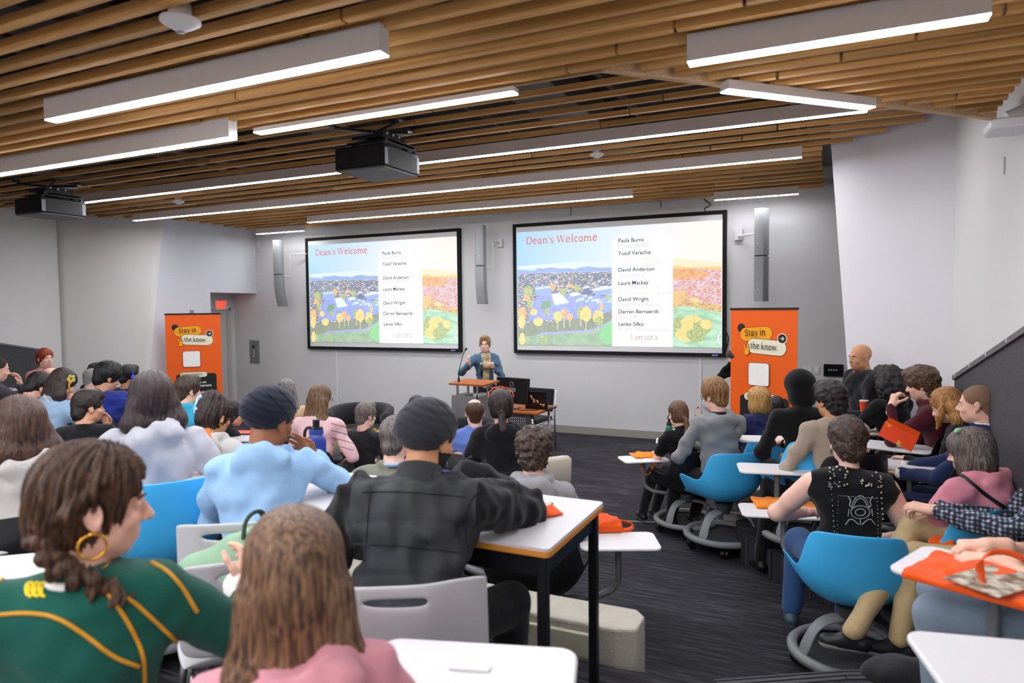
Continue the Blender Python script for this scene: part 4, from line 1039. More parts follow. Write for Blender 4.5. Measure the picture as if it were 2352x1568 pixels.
# ================================================================ COLUMN SPEAKERS
spk = mat('speaker_silver', (146, 148, 150), rough=.45, var=.03, scale=8, bump=.25, bscale=900); spk_d = mat('speaker_seam', (96, 98, 100)); arm_m = mat('bracket_grey', (206, 206, 206), rough=.4)
def col_speaker(px, py0, py1, rz, label, jbend, arm):
    t, b = atY(px, py0, D-.38), atY(px, py1, D-.38); h = t.z-b.z; r = empty('column_speaker', (t.x, t.y, b.z), rz, label, 'speaker', 'column speakers on the stage wall')
    def body(z0, z1, bend):
        m = MB(); n = 10; prof = [(-.085, .06), (-.085, -.04), (-.062, -.085), (0, -.10), (.062, -.085), (.085, -.04), (.085, .06), (0, .08)]; rows = []
        for k in range(n+1):
            z = z1-(z1-z0)*k/n; dy = bend*(k/n)**2.4; rows.append([(a, b_+dy, z+dy*.15) for a, b_ in prof])
        vs = [v for r_ in rows for v in r_]; q = len(prof); fs = [(k*q+i, k*q+(i+1) % q, (k+1)*q+(i+1) % q, (k+1)*q+i) for k in range(n) for i in range(q)]+[tuple(range(q-1, -1, -1)), tuple(range(n*q, n*q+q))]
        return m.add(vs, fs)
    zm = h*.49
    body(zm+.012, h, 0).build('upper_cabinet', spk, r, smooth=True); body(0, zm-.008, jbend).build('lower_cabinet', spk, r, smooth=True)
    MB().box((-.07, -.06, zm-.012), (.07, .05, zm+.016)).build('joint_band', spk_d, r)
    dot = emis('speaker_badge', (235, 235, 240), .4)
    MB().cyl((0, -.101, h*.62), (0, -.106, h*.62), .008).build('badge', dot, r); MB().cyl((0, -.101+jbend*.55, h*.13), (0, -.106+jbend*.55, h*.13), .008).build('badge', dot, r)
    M = Matrix.Rotation(-rz, 3, 'Z'); A = lambda v: M @ Vector(v)
    if arm > 0:
        m = MB().tube([A((.05, .12, h*.47)), A((.14, .18, h*.47)), A((.14, .18, h*.80)), A((arm, .30, h*.80))], .014, 8).box(tuple(A((.0, 0, 0))+Vector((0, 0, h*.4))), tuple(Vector((.04, .14, h*.58))))
        m.build('wall_bracket', arm_m, r, smooth=True); MB().obox(A((arm, .35, h*.80)), (.09, .05, .14), -rz).build('wall_plate', arm_m, r)
    else:
        MB().tube([A((-.05, .06, h*.74)), A((arm, .30, h*.74))], .016, 8).build('wall_bracket', arm_m, r, smooth=True); MB().obox(A((arm, .34, h*.76)), (.11, .05, .16), -rz).build('wall_plate', arm_m, r)
    return r
col_speaker(638, 552, 706, .30, 'column speaker with curved foot nearest the exit sign', .14, .44)
col_speaker(1103, 518, 700, .25, 'column speaker between the two screens', .10, .20)
col_speaker(1749, 479, 692, -.30, 'column speaker above the right orange banner', 0, -.34)
# ================================================================ PROJECTORS
pj = mat('projector_body', (24, 24, 26), rough=.45, var=.1, scale=30); pjb = mat('projector_underside', (104, 104, 116), rough=.5); stk = mat('sticker_silver', (150, 156, 166), rough=.35, var=.2, scale=90); yl = mat('sticker_yellow', (196, 186, 40)); wh = mat('bolt_white', (200, 205, 215), rough=.3)
gr_ = mat('projector_grille', (62, 64, 66), rough=.5)
def make_projector():
    r = empty('ceiling_projector', (0, 0, 0))
    m = MB(); m.prism(rrect(.52, .56, .03, 4, .26, .28), 0.012, .20); m.build('casing', pj, r, bevel=.012, smooth=True)
    MB().prism(rrect(.50, .54, .03, 4, .26, .28), 0, .013).build('underside', pjb, r)
    g = MB()
    for k in range(17): g.box((.521, .06, .032+k*.009), (.5235, .48, .0365+k*.009))
    for k in range(34): g.box((.521, .065+k*.0125, .03), (.5225, .068+k*.0125, .186))
    g.build('side_grille', gr_, r)
    g = MB()
    for x0_ in (.03, .18, .34):
        for k in range(20): g.box((x0_, -.0015, .03+k*.0078), (x0_+.13, .001, .0335+k*.0078))
    g.build('rear_grille', mat('grille_dark', (40, 40, 42)), r)
    for y_ in (.018, .502): MB().box((.5205, y_, .03), (.5235, y_+.045, .165)).build('sticker', stk, r)
    for a in ((.06, .02), (.40, .10)): MB().box((a[0], a[1], -.001), (a[0]+.10, a[1]+.03, .001)).build('warning_sticker', yl, r)
    for a in ((.50, .04), (.50, .50), (.06, .50)): MB().cyl((a[0], a[1], .19), (a[0], a[1], .222), .018, 12).build('foot', gr_, r)
    m = MB(); m.box((.06, .10, .235), (.50, .50, .26)); m.slab([(.48, .06, .22), (.50, .06, .22), (.50, .54, .22), (.48, .54, .22)], (0, 0, .05)); m.box((.10, .12, .20), (.14, .16, .24)).box((.42, .42, .20), (.46, .46, .24)); m.build('mount_cradle', pj, r, bevel=.004)
    m = MB(); m.box((.10, .12, .285), (.42, .46, .315)); m.box((.41, .12, .28), (.43, .46, .345)); m.box((.2, .2, .25), (.3, .36, .29)); m.build('mount_plate', pj, r, bevel=.004)
    for k in range(3): MB().cyl((.43, .18+.09*k, .325), (.442, .18+.09*k, .325), .013, 10).build('bolt', wh, r)
    MB().cyl((.25, .28, .31), (.25, .28, .375), .03, 14).build('mount_post', metal('post_steel', (120, 122, 128)), r)
    arms_ = [((.25, .28), (-.05, .08)), ((.25, .28), (.56, .16)), ((.25, .28), (.16, .58)), ((.25, .28), (.42, .52))]
    for i, (a, b_) in enumerate(arms_):
        MB().tube([(a[0], a[1], .375), ((a[0]+b_[0])/2, (a[1]+b_[1])/2, .385), (b_[0], b_[1], .40 if i != 2 else .43)], .014, 6).build('mount_arm', mat('mount_grey', (70, 72, 78), rough=.4, metal=.6), r)
        MB().cyl((b_[0], b_[1], .41), (b_[0], b_[1], .44), .05, 14).build('mount_foot', mat('mount_grey', (70, 72, 78)), r)
    for k in range(3): MB().cyl((.20+.05*k, .22, .36), (.20+.05*k, .22, .375), .012, 8).build('blue_knob', plastic('knob_blue', (30, 60, 150)), r)
    return r
p0 = make_projector()
place_copy(p0, (-3.92, 4.78, 3.26), 0, 'black projector at ceiling centre, larger looking one', 'projector', 'black projectors under the slats')
place_copy(p0, (-9.0, 5.02, 3.25), 0, 'black projector at ceiling beside the left frame edge', 'projector', 'black projectors under the slats')
# ================================================================ BANNERS
org = mat('banner_orange', (242, 98, 14), rough=.55, var=.02, scale=4, bump=.05); blk = mat('print_black', (28, 27, 28), rough=.6); amb = mat('print_amber', (250, 166, 20), rough=.6); crm = mat('print_cream', (238, 232, 204), rough=.6); wht = mat('print_white', (246, 244, 240), rough=.6)
def make_banner():
    r = empty('roll_up_banner', (0, 0, 0)); u = .002032; uz = .00166; y = -.004
    Wb, Hb = .88, 2.0; X = lambda cx: (cx-130)*u-Wb/2; Z = lambda cy: 2.03-(cy-45)*uz
    m = MB().box((-Wb/2, -.003, .06), (Wb/2, 0, 2.02)); m.build('banner_sheet', org, r)
    MB().box((-Wb/2-.006, -.012, 2.015), (Wb/2+.006, .012, 2.04)).build('top_rail', blk, r); MB().box((-Wb/2-.02, -.10, 0), (Wb/2+.02, .08, .07)).build('base', mat('banner_base', (150, 150, 152), metal=.6, rough=.4), r, bevel=.01)
    MB().cyl((0, .02, .05), (0, .02, 2.02), .012, 8).build('support_pole', mat('banner_base', (150, 150, 152)), r)
    L = [0]
    def fl(pts, m_, name='print'):
        L[0] += 1; yy = y-.0006*L[0]; mb = MB(); mb.add([(a, yy, b) for a, b in pts], [tuple(range(len(pts)))]); return mb.build(name, m_, r)
    def pill(cx0, cy0, cx1, cy1, tilt, m_, o=0):
        cx, cz = (X(cx0)+X(cx1))/2, (Z(cy0)+Z(cy1))/2; w = (cx1-cx0)*u; h = (cy1-cy0)*uz-abs(math.sin(math.radians(tilt)))*w*.3; a = math.radians(tilt)
        return fl([(cx+p*math.cos(a)-q*math.sin(a), cz+p*math.sin(a)+q*math.cos(a)) for p, q in rrect(w+o, h+o, (h+o)/2*.98, 8)], m_, 'print_shape')
    st = [(X(205)+(.062 if k % 2 else .048)*math.cos(2*math.pi*k/36), Z(187)+(.062 if k % 2 else .048)*math.sin(2*math.pi*k/36)) for k in range(36)]; fl(st, blk, 'print_starburst')
    pill(197, 176, 408, 280, 4, blk, .008); pill(197, 176, 408, 280, 4, amb)
    pill(247, 266, 497, 376, -3, blk, .010); pill(247, 266, 497, 376, -3, crm)
    def disc(cx, cy, rad, m_): fl([(X(cx)+rad*math.cos(2*math.pi*k/24), Z(cy)+rad*math.sin(2*math.pi*k/24)) for k in range(24)], m_, 'print_disc')
    disc(471, 257, .062, crm); disc(471, 257, .052, blk)
    ax, az = X(471), Z(257)
    for pts in ([(-.03, -.004), (.024, -.004), (.024, .004), (-.03, .004)], [(.003, .026), (-.003, .020), (.020, 0), (.030, 0)], [(.003, -.026), (-.003, -.020), (.020, 0), (.030, 0)]): fl([(ax+a, az+b) for a, b in pts], wht, 'print_arrow')
    # two-finger hand sign
    hx, hz = X(243), Z(352)
    for o_, m_ in ((.004, blk), (0, amb)):
        for p, q, w in (((-.008, .0), (-.034, .068), .011), ((.006, .0), (.016, .072), .011), ((.018, .0), (.030, .030), .010), ((0, -.020), (.004, -.020), .033)):
            v = Vector((q[0]-p[0], q[1]-p[1])); v.normalize(); n = Vector((-v.y, v.x)); ww = w+o_; poly_ = []
            for k in range(7): a = math.pi*k/6; d = n*math.cos(a)*ww+v*math.sin(a)*ww; poly_.append((hx+q[0]+d.x, hz+q[1]+d.y))
            for k in range(7): a = math.pi*k/6; d = -n*math.cos(a)*ww-v*math.sin(a)*ww; poly_.append((hx+p[0]+d.x, hz+p[1]+d.y))
            fl(poly_, m_, 'print_hand')
    cx, cz = (X(258)+X(392))/2, (Z(438)+Z(603))/2
    fl([(cx+a, cz+b) for a, b in rrect(.280, .280, .03, 5)], blk, 'print_square'); fl([(cx+a, cz+b) for a, b in rrect(.270, .270, .028, 5)], wht, 'print_square')
    fl([(a+.025, .53+b) for a, b in rrect(.64, .90, .05, 6)], blk, 'print_panel')
    cz = .965
    fl([(-.02+a, cz+b) for a, b in rrect(.44, .10, .049, 8)], blk, 'print_shape'); fl([(-.02+a, cz+b) for a, b in rrect(.43, .09, .044, 8)], crm, 'print_shape')
    yy = y-.0006*L[0]-.002
    slab_writing('Stay in', .112, 'lettering', blk, r, (X(232), yy, Z(246)), RW, tilt=4, squeeze=.80, thick=1.1)
    slab_writing('the know.', .105, 'lettering', blk, r, (X(268), yy, Z(332)), RW, tilt=-3, squeeze=.80, thick=1.1)
    slab_writing('Scan to unlock:', .062, 'lettering', blk, r, (-.205, yy, cz-.022), RW, tilt=2, squeeze=.80)
    sans('list on', .060, 'lettering', wht, r, (.03, yy, cz-.155), RW, bold=.001); sans('programs', .060, 'lettering', wht, r, (.03, yy, cz-.215), RW, bold=.001); sans('events', .060, 'lettering', wht, r, (.05, yy, cz-.33), RW, bold=.001)
    return r
b0 = make_banner()
bR = atD(1751, 930, 8.2); bL = atD(450, 930, 12.0)
place_copy(b0, (bR.x, bR.y, 0), math.radians(-27), 'orange roll-up banner standing right of the right screen', 'banner', 'orange roll-up banners')
place_copy(b0, (bL.x, bL.y, 0), math.radians(50), 'orange roll-up banner standing beside the exit door', 'banner', 'orange roll-up banners')
# ================================================================ WALL FIXTURES
# exit sign on the alcove wall (plane X = AX) facing +X
def on_AX(px, py): return atX(px, py, AX+.03)
e1, e2 = on_AX(495, 688), on_AX(521, 711)
r = empty('exit_sign', (AX, (e1.y+e2.y)/2, (e1.z+e2.z)/2-.10), 0, 'small lit red exit sign above the alcove door', 'exit sign')
MB().box((0, -.16, 0), (.03, .17, .20)).build('housing', arm_m, r, bevel=.004)
RX = Matrix(((0, 0, 1), (1, 0, 0), (0, 1, 0)))
sans('EXIT', .20, 'lettering', mat('exit_red', (255, 40, 20), emit=(255, 50, 26), es=2.6), r, (.033, -.13, .028), RX, bold=.008, squeeze=.62)
m = MB(); c = atY(596, 562, D); r = tag(MB().box((c.x-.035, D-.05, c.z-.07), (c.x+.035, D, c.z+.07)).build('motion_sensor', arm_m, None, bevel=.012), 'small white motion sensor with red dot near the left wall corner', 'sensor')
MB().box((c.x-.04, D-.052, c.z-.01), (c.x-.028, D-.049, c.z+.002)).build('indicator', mat('led_red', (255, 60, 60), emit=(255, 60, 60), es=1.5), r)
c = atX(440, 718, XL); r = tag(MB().box((XL, c.y-.04, c.z-.08), (XL+.025, c.y+.04, c.z+.05)).build('wall_jack', mat('jack_grey', (150, 150, 158), var=.3, scale=60), None, bevel=.004), 'small grey wall control just above the left banner', 'wall control')
a, b_ = atY(574, 781, D), atY(597, 834, D)
r = empty('electrical_panel', (a.x, D, b_.z), 0, 'grey flush electrical panel on the wall under the left column speaker', 'electrical panel'); w, h = b_.x-a.x, a.z-b_.z
MB().box((0, -.018, 0), (w, 0, h)).build('panel_face', mat('panel_grey', (118, 124, 122), rough=.45), r, bevel=.004); MB().box((w*.04, -.022, h*.03), (w*.96, -.017, h*.97)).build('panel_door', mat('panel_grey', (118, 124, 122)), r, bevel=.003)
MB().box((w*.36, -.026, h*.20), (w*.56, -.021, h*.80)).build('breaker_window', mat('breaker', (40, 34, 34), var=.3, scale=60), r); MB().box((w*.42, -.029, h*.24), (w*.54, -.025, h*.64)).build('breaker_label', mat('breaker_label', (190, 190, 190), var=.3, scale=90), r); MB().box((w*.72, -.028, h*.48), (w*.82, -.021, h*.54)).build('latch', mat('latch_grey', (84, 88, 88)), r)
plate = mat('wall_plate_white', (214, 214, 210), rough=.4)
def wplate(px, py, w, h, label, cat, name, holes=0, led=False):
    c = atY(px, py, D); r = empty(name, (c.x, D, c.z), 0, label, cat); MB().box((-w/2, -.008, -h/2), (w/2, 0, h/2)).build('cover_plate', plate, r, bevel=.002)
    n = max(1, round(w/.07))
    for k in range(n):
        x = -w/2+w*(k+.5)/n
        if holes:
            for z in (-.025, .025): MB().box((x-.014, -.011, z-.013), (x+.014, -.007, z+.013)).build('socket', mat('socket_grey', (170, 170, 166)), r); 
        else: MB().box((x-.016, -.012, -.034), (x+.016, -.007, .034)).build('rocker', mat('rocker_white', (226, 226, 222)), r)
    if led: MB().box((-.004, -.0135, -.004), (.004, -.0115, .006)).build('indicator', mat('led_green', (60, 220, 120), emit=(60, 220, 120), es=1.5), r)
    return r
wplate(1854, 849, .13, .115, 'double white wall switch left of the touch panel', 'wall switch', 'wall_switch', 0, True)
wplate(1876, 849, .075, .115, 'single white wall switch beside the touch panel', 'wall switch', 'wall_switch', 0, True)
wplate(1597, 957, .09, .12, 'white wall outlet behind the masked person', 'wall outlet', 'wall_outlet', 1)
wplate(1586, 955, .045, .10, 'narrow blank wall plate next to the outlet by the girl', 'wall plate', 'wall_plate', 0)
wplate(780, 914, .10, .09, 'white wall outlet low between the cable channel and black tub chair', 'wall outlet', 'wall_outlet', 1)
c = atY(1914, 850, D-.01); r = empty('touch_panel', (c.x, D, c.z), 0, 'black wall touch panel behind the bald man', 'touch panel'); MB().box((-.125, -.03, -.085), (.125, 0, .085)).build('bezel', velvet, r, bevel=.005)
MB().box((-.11, -.032, -.07), (.11, -.0305, .07)).build('screen', mat('panel_screen', (16, 18, 22), rough=.15), r)
for k, c3 in enumerate(((60, 160, 110), (80, 110, 160), (60, 160, 110), (150, 110, 160))): MB().box((-.06+.03*k, -.0335, -.005), (-.045+.03*k, -.032, .015)).build('screen_icon', emis('icon_%d' % k, c3, .5), r)
# ceiling detectors and access point
def detector(loc, sc, label):
    r = empty('smoke_detector', loc, 0, label, 'ceiling detector', 'white detectors between the slats'); r.scale = (sc,)*3
    MB().lathe([(.0001, 0), (.015, .001), (.017, .004), (.05, .022), (.07, .035), (.068, .045), (.04, .05), (.038, .10), (.0001, .10)]).build('dome', plastic('detector_white', (226, 222, 222)), r, smooth='all'); MB().lathe([(.0001, -.004), (.014, -.002), (.016, .004)]).build('lens', plastic('detector_lens', (150, 150, 156)), r, smooth='all')
detector(atZ(415, 74, 3.06), 1.0, 'white round detector among slats at upper left, closest one')
detector(atZ(410, 470, 3.58), 1.1, 'white round detector small and far above the left wall'); detector(atZ(1371, 364, 3.56), 1.0, 'white round detector between two long lamps above the right screen')
c = Vector((XRR-.10, 4.50, 2.98)); r = empty('wireless_access_point', c, 0, 'white rounded device on a bracket high on the right wall', 'access point')
MB().prism(rrect(.20, .26, .05, 5), 0, .055).build('housing', plastic('ap_white', (232, 232, 236)), r, bevel=.012, smooth=True); MB().cyl((0, 0, .05), (.1, 0, .09), .06, 14).build('bracket', plastic('ap_white', (232, 232, 236)), r, smooth=True)
a, b_ = atX(2309, 360, XRR), atX(2307, 400, XRR); tag(MB().box((XRR-.012, a.y-.012, b_.z), (XRR, a.y+.012, a.z)).build('cable_channel', plate), 'thin white vertical cable channel on right wall', 'cable channel')
# black guard panels beside both aisle ramps
gm = mat('perforated_guard', (84, 84, 88), col2=(52, 52, 56), rough=.6, scale=260, detail=0, bump=.5, bscale=520); gmr = mat('guard_rail', (104, 104, 108), rough=.45, metal=.4)
g1, g2 = atX(2192, 870, XRR-.05), atX(2352, 765, XRR-.05); sl = (g2.z-g1.z)/(g2.y-g1.y); y3 = 3.0; z3 = g1.z+sl*(y3-g1.y)
r = empty('guard_panel', (0, 0, 0), 0, 'tall dark perforated guard panel sloping up along the right wall', 'guard panel')
MB().slab([(XRR-.05, g1.y, TH+.001), (XRR-.05, y3, TH+.001), (XRR-.05, y3, z3), (XRR-.05, g1.y, g1.z)], (.03, 0, 0)).build('perforated_sheet', gm, r)
MB().slab([(XRR-.065, g1.y+.01, g1.z-.01), (XRR-.065, y3, z3-.01), (XRR-.065, y3, z3+.025), (XRR-.065, g1.y+.01, g1.z+.025)], (.06, 0, 0)).build('top_rail', gmr, r)
for k, yy in enumerate((6.3, 5.7, 5.15, 4.6, 4.1)): MB().cyl((XRR-.066, yy, g1.z+sl*(yy-g1.y)+.008), (XRR-.070, yy, g1.z+sl*(yy-g1.y)+.008), .012, 8).build('rail_bolt', wh, r)
for yy, zz in ((5.9, .95), (5.35, .95), (4.85, .95), (5.1, 1.25)): MB().cyl((XRR-.05, yy, zz), (XRR-.056, yy, zz), .009, 8).build('panel_screw', wh, r)
g1, g2 = atX(0, 790, XLL+.1), atX(115, 807, XLL+.1)
r = empty('guard_panel', (0, 0, 0), 0, 'dark guard panel with two visible screws behind the red-haired girl', 'guard panel'); y3 = 3.5; sl = (g2.z-g1.z)/(g2.y-g1.y)
MB().slab([(XLL+.1, g2.y, TH*0+.001), (XLL+.1, y3, .001), (XLL+.1, y3, g2.z+sl*(y3-g2.y)), (XLL+.1, g2.y, g2.z)], (-.03, 0, 0)).build('perforated_sheet', gm, r); MB().slab([(XLL+.11, g2.y, g2.z-.01), (XLL+.11, y3, g2.z+sl*(y3-g2.y)-.01), (XLL+.11, y3, g2.z+sl*(y3-g2.y)+.02), (XLL+.11, g2.y, g2.z+.02)], (-.05, 0, 0)).build('top_rail', gmr, r)
# ================================================================ FURNITURE
from mathutils.bvhtree import BVHTree
blue_p = plastic('chair_blue', (72, 190, 255), rough=.42); black_p = plastic('chair_black', (22, 22, 24), rough=.5); ring_p = plastic('chair_base_grey', (132, 134, 138), rough=.45)
dish_p = mat('dish_dark', (62, 63, 66), rough=.7, bump=.6, bscale=120); tab_w = plastic('tablet_white', (226, 226, 228), rough=.32); tab_e = plastic('tablet_edge', (206, 206, 210)); cast_m = plastic('caster_black', (22, 22, 24)); grey_p = plastic('chair_grey', (196, 194, 198), rough=.4); tube_m = plastic('arm_tube_grey', (120, 122, 126), rough=.35)
def make_node(shell_m):
    r = empty('swivel_chair', (0, 0, 0))
    rows = [[(-.26, .265, .455), (-.15, .27, .402), (0, .275, .390), (.15, .27, .402), (.26, .265, .455)],
            [(-.245, .10, .440), (-.15, .11, .405), (0, .11, .392), (.15, .11, .405), (.245, .10, .440)],
            [(-.375, .13, .655), (-.20, -.03, .42), (0, -.04, .390), (.20, -.03, .42), (.375, .13, .655)],
            [(-.300, -.02, .615), (-.22, -.13, .45), (0, -.17, .410), (.22, -.13, .45), (.300, -.02, .615)],
            [(-.275, -.12, .605), (-.215, -.215, .53), (0, -.250, .500), (.215, -.215, .53), (.275, -.12, .605)],
            [(-.262, -.17, .66), (-.20, -.245, .63), (0, -.275, .62), (.20, -.245, .63), (.262, -.17, .66)],
            [(-.240, -.20, .76), (-.17, -.265, .75), (0, -.295, .745), (.17, -.265, .75), (.240, -.20, .76)],
            [(-.215, -.225, .838), (-.15, -.285, .850), (0, -.312, .852), (.15, -.285, .850), (.215, -.225, .838)]]
    m = MB(); m.v = [p for r_ in rows for p in r_]; n = 5; m.f = [(i*n+j, i*n+j+1, (i+1)*n+j+1, (i+1)*n+j) for i in range(len(rows)-1) for j in range(n-1)]; m.m = [0]*len(m.f)
    o = m.build('shell', shell_m, r, smooth='all', solid=.009, sub=2)
    MB().cyl((0, -.02, .30), (0, -.02, .385), .05, 16, .075).build('swivel_column', mat('column_dark', (70, 72, 76)), r, smooth=True)
    m = MB(); n = 40; prof = [(-.030, .004), (-.018, .026), (.012, .030), (.030, .014), (.028, -.012), (-.004, -.018)]; vs = []; 
    for k in range(n):
        a = 2*math.pi*k/n
        for (dr, dz) in prof: vs.append(((.285+dr)*math.cos(a), (.285+dr)*math.sin(a), .115+dz))
    q = len(prof); m.add(vs, [(k*q+i, ((k+1) % n)*q+i, ((k+1) % n)*q+(i+1) % q, k*q+(i+1) % q) for k in range(n) for i in range(q)]); m.build('base_ring', ring_p, r, smooth='all')
    MB().lathe([(.0001, .088), (.20, .090), (.262, .108), (.262, .100), (.20, .080), (.0001, .078)], seg=36).build('storage_dish', dish_p, r, smooth='all')
    for a in (90, 210, 330):
        an = math.radians(a); d = Vector((math.cos(an), math.sin(an), 0)); s_ = Vector((-d.y, d.x, 0)); pts = [d*.02+Vector((0, -.0, .318)), d*.13+Vector((0, 0, .315)), d*.20+Vector((0, 0, .285)), d*.245+Vector((0, 0, .22)), d*.285+Vector((0, 0, .12))]; m = MB(); ws = [.065, .050, .040, .038, .055]; vs = []
        for i, p in enumerate(pts):
            t = (pts[min(i+1, 4)]-pts[max(i-1, 0)]).normalized(); nn = t.cross(s_)*.011
            for sx, sn in ((-1, -1), (1, -1), (1, 1), (-1, 1)): vs.append(p+s_*ws[i]*sx+nn*sn)
        m.add(vs, [(i*4+j, i*4+(j+1) % 4, (i+1)*4+(j+1) % 4, (i+1)*4+j) for i in range(4) for j in range(4)]+[(0, 3, 2, 1), (16, 17, 18, 19)]); m.build('base_arm', ring_p, r, smooth='all', sub=2)
    for a in (30, 102, 174, 246, 318):
        an = math.radians(a); c = Vector((.265*math.cos(an), .265*math.sin(an), .045)); t = Vector((-math.sin(an), math.cos(an), 0)); m = MB(); m.cyl(c-t*.028, c-t*.006, .032, 14).cyl(c+t*.006, c+t*.028, .032, 14).cyl(c+Vector((0, 0, .02)), c+Vector((0, 0, .07)), .012, 8); m.build('caster', cast_m, r, smooth=True)
    return r
PROTO = {'blue': make_node(blue_p), 'black': make_node(black_p)}
def tablet(par, c, rz, w=.52, d=.30, name='tablet_arm', tube=True, t=.016, mat_=None):
    """white writing tablet of a chair; c = world centre of the top"""
    m = MB(); m.prism(rrect(w, d, .045, 6), -t, 0); o = m.build(name, mat_ or tab_w, None, bevel=.005, smooth=True)
    M = Matrix.Translation(Vector(c)) @ Matrix.Rotation(rz, 4, 'Z')
    if par is not None:
        PM = Matrix.Translation(par.location) @ par.rotation_euler.to_matrix().to_4x4() @ Matrix.Diagonal((*par.scale, 1)); o.parent = par; ML = PM.inverted() @ M; o.matrix_local = ML
        if tube:
            a = Vector((0, 0, -t)); b_ = ML.inverted() @ Vector((.0, .0, .36)); pz = b_.z
            MB().tube([(.08*0, 0, -t), (0, 0, -t-.05), (0, 0, pz+.08), (b_.x*.08, b_.y*.08, pz+.03), (b_.x*.25, b_.y*.25, pz), (b_.x*.8, b_.y*.8, pz)], .019, 10).build('arm_tube', tube_m, o, smooth='all')
    else: o.matrix_world = M
    return o
def node(kind, loc, rz, label, tab=None, sc=1.0):
    r = place_copy(PROTO[kind], loc, rz, label, 'chair', 'swivel classroom chairs'); r.scale = (sc,)*3
    if tab: TABS.append((r, tab))
    return r
TABS = []
# --- light grey one-piece chairs with a slot handle in the back
def grey_chair(loc, rz, label):
    r = empty('grey_shell_chair', loc, rz, label, 'chair', 'light grey plastic chairs'); w = .24
    m = MB(); cols = [-1, -.62, -.58, 0, .22, .26, 1]; zr = [.50, .60, .70, .750, .775, .80, .815]
    def P_(u, z):
        k = (z-.45)/.37; hw = w*(1-.06*k); return (u*hw, -.235-.075*k+.075*u*u*(.7+.3*k), z+(.0 if z < .8 else -.012*u*u))
    vs = [P_(u, z) for z in zr for u in cols]; n = len(cols); fs = []
    for i in range(len(zr)-1):
        for j in range(n-1):
            if zr[i] == .750 and 1 < cols[j]*0+j < 4+0 and 2 <= j <= 3: continue
            fs.append((i*n+j, i*n+j+1, (i+1)*n+j+1, (i+1)*n+j))
    m.add(vs, fs); m.build('backrest', grey_p, r, smooth='all', solid=.012, sub=2)
    m = MB(); vs = [(-.23, .22, .43), (0, .23, .415), (.23, .22, .43), (-.24, 0, .44), (0, 0, .425), (.24, 0, .44), (-.23, -.18, .45), (0, -.19, .435), (.23, -.18, .45), (-.225, -.20, .50), (0, -.245, .50), (.225, -.20, .50)]
    m.add(vs, [(i*3+j, i*3+j+1, (i+1)*3+j+1, (i+1)*3+j) for i in range(3) for j in range(2)]); m.build('seat', grey_p, r, smooth='all', solid=.012, sub=2)
    for sx in (-1, 1):
        for (y0, y1) in ((.16, .22), (-.14, -.20)): MB().tube([(sx*.19, y0, .42), (sx*.23, y1, .0)], .012, 8).build('leg', metal('chair_leg_chrome', (150, 150, 154)), r, smooth='all')
    return r
# --- desks of the rear tier: grey top, wood edge, black frame
desk_top = mat('desk_laminate', (206, 203, 206), rough=.4, var=.02, scale=90); edge_w = mat('desk_edge_wood', (206, 136, 52), rough=.5, scale=12); blk_m = mat('desk_frame_black', (26, 27, 31), rough=.35, metal=.2)
def desk(x0, x1, y0, y1, f, z, label):
    r = empty('classroom_desk', ((x0+x1)/2, (y0+y1)/2, f), 0, label, 'desk', 'grey desks with wooden edge'); w, d, h = (x1-x0)/2, (y1-y0)/2, z-f
    MB().prism(rrect(2*w, 2*d, .02, 4), h-.010, h).build('desk_top', desk_top, r); MB().prism(rrect(2*w+.004, 2*d+.004, .022, 4), h-.032, h-.0102).build('edge_band', edge_w, r, bevel=.003)
    m = MB(); q = .03
    m.box((-w+q, d-q-.02, h-.11), (w-q, d-q, h-.033)).box((-w+q, -d+q, h-.11), (w-q, -d+q+.02, h-.033)).box((w-q-.02, -d+q, h-.11), (w-q, d-q, h-.033)).box((-w+q, -d+q, h-.11), (-w+q+.02, d-q, h-.033)); m.build('apron', blk_m, r)
    for sx in (-1, 1):
        for sy in (-1, 1): MB().obox((sx*(w-.035), sy*(d-.035), (h-.034)/2), (.036, .036, h-.034)).build('leg', blk_m, r, bevel=.004)
    return r
desk(-2.20, -.84, 2.07, 2.68, T1, 1.26, 'grey desk with wooden edge at the end of the row beside the aisle')
desk(-3.45, -2.28, 2.20, 2.72, T1, 1.26, 'grey desk under the elbow of the light blue hoodie'); 
# --- lectern, desk, monitor, laptop, microphone
cabg = mat('cabinet_grey', (126, 124, 126), rough=.5); chrome = metal('chrome', (190, 190, 196)); lapm = plastic('laptop_black', (20, 20, 22), rough=.3)
lx0, lx1, ly0, ly1 = -4.42, -3.72, 7.56, 7.98
lc = atY(1090, 880, 7.75); r = empty('lectern', (lc.x, 7.75, 0), math.radians(-6), 'grey lectern cabinet with raised wooden top in front of the speaker', 'lectern')
MB().box((-.27, -.14, 0), (.16, .20, .95)).build('cabinet', cabg, r, bevel=.004); MB().slab([(-.27, -.20, 1.09), (.27, -.20, 1.09), (.27, .18, 1.11), (-.27, .18, 1.11)], (0, 0, .025)).build('wooden_top', oak_m, r, bevel=.004)
for x, y in ((-.20, -.10), (.11, -.10), (-.20, .14), (.11, .14)): MB().cyl((x, y, .95), (x, y, 1.10), .016, 12).build('post', chrome, r, smooth=True)
MB().box((-.20, -.145, .12), (.10, -.138, .80)).build('cabinet_door', mat('cabinet_door_grey', (118, 116, 118)), r)
MB().ball((-.02, -.15, .72), .020).build('door_knob', cast_m, r, smooth='all')
MB().box((.06, -.12, .951), (.15, .05, .985)).build('connector_box', plate, r, bevel=.004)
MB().tube([(.12, -.12, .97), (.15, -.17, .92), (.14, -.17, .80), (.08, -.155, .74)], .010, 8).build('cable', cab, r, smooth='all')
r = empty('gooseneck_microphone', (lc.x-.17, 7.64, 1.126), 0, 'thin black gooseneck microphone rising from the left of the lectern top', 'microphone')
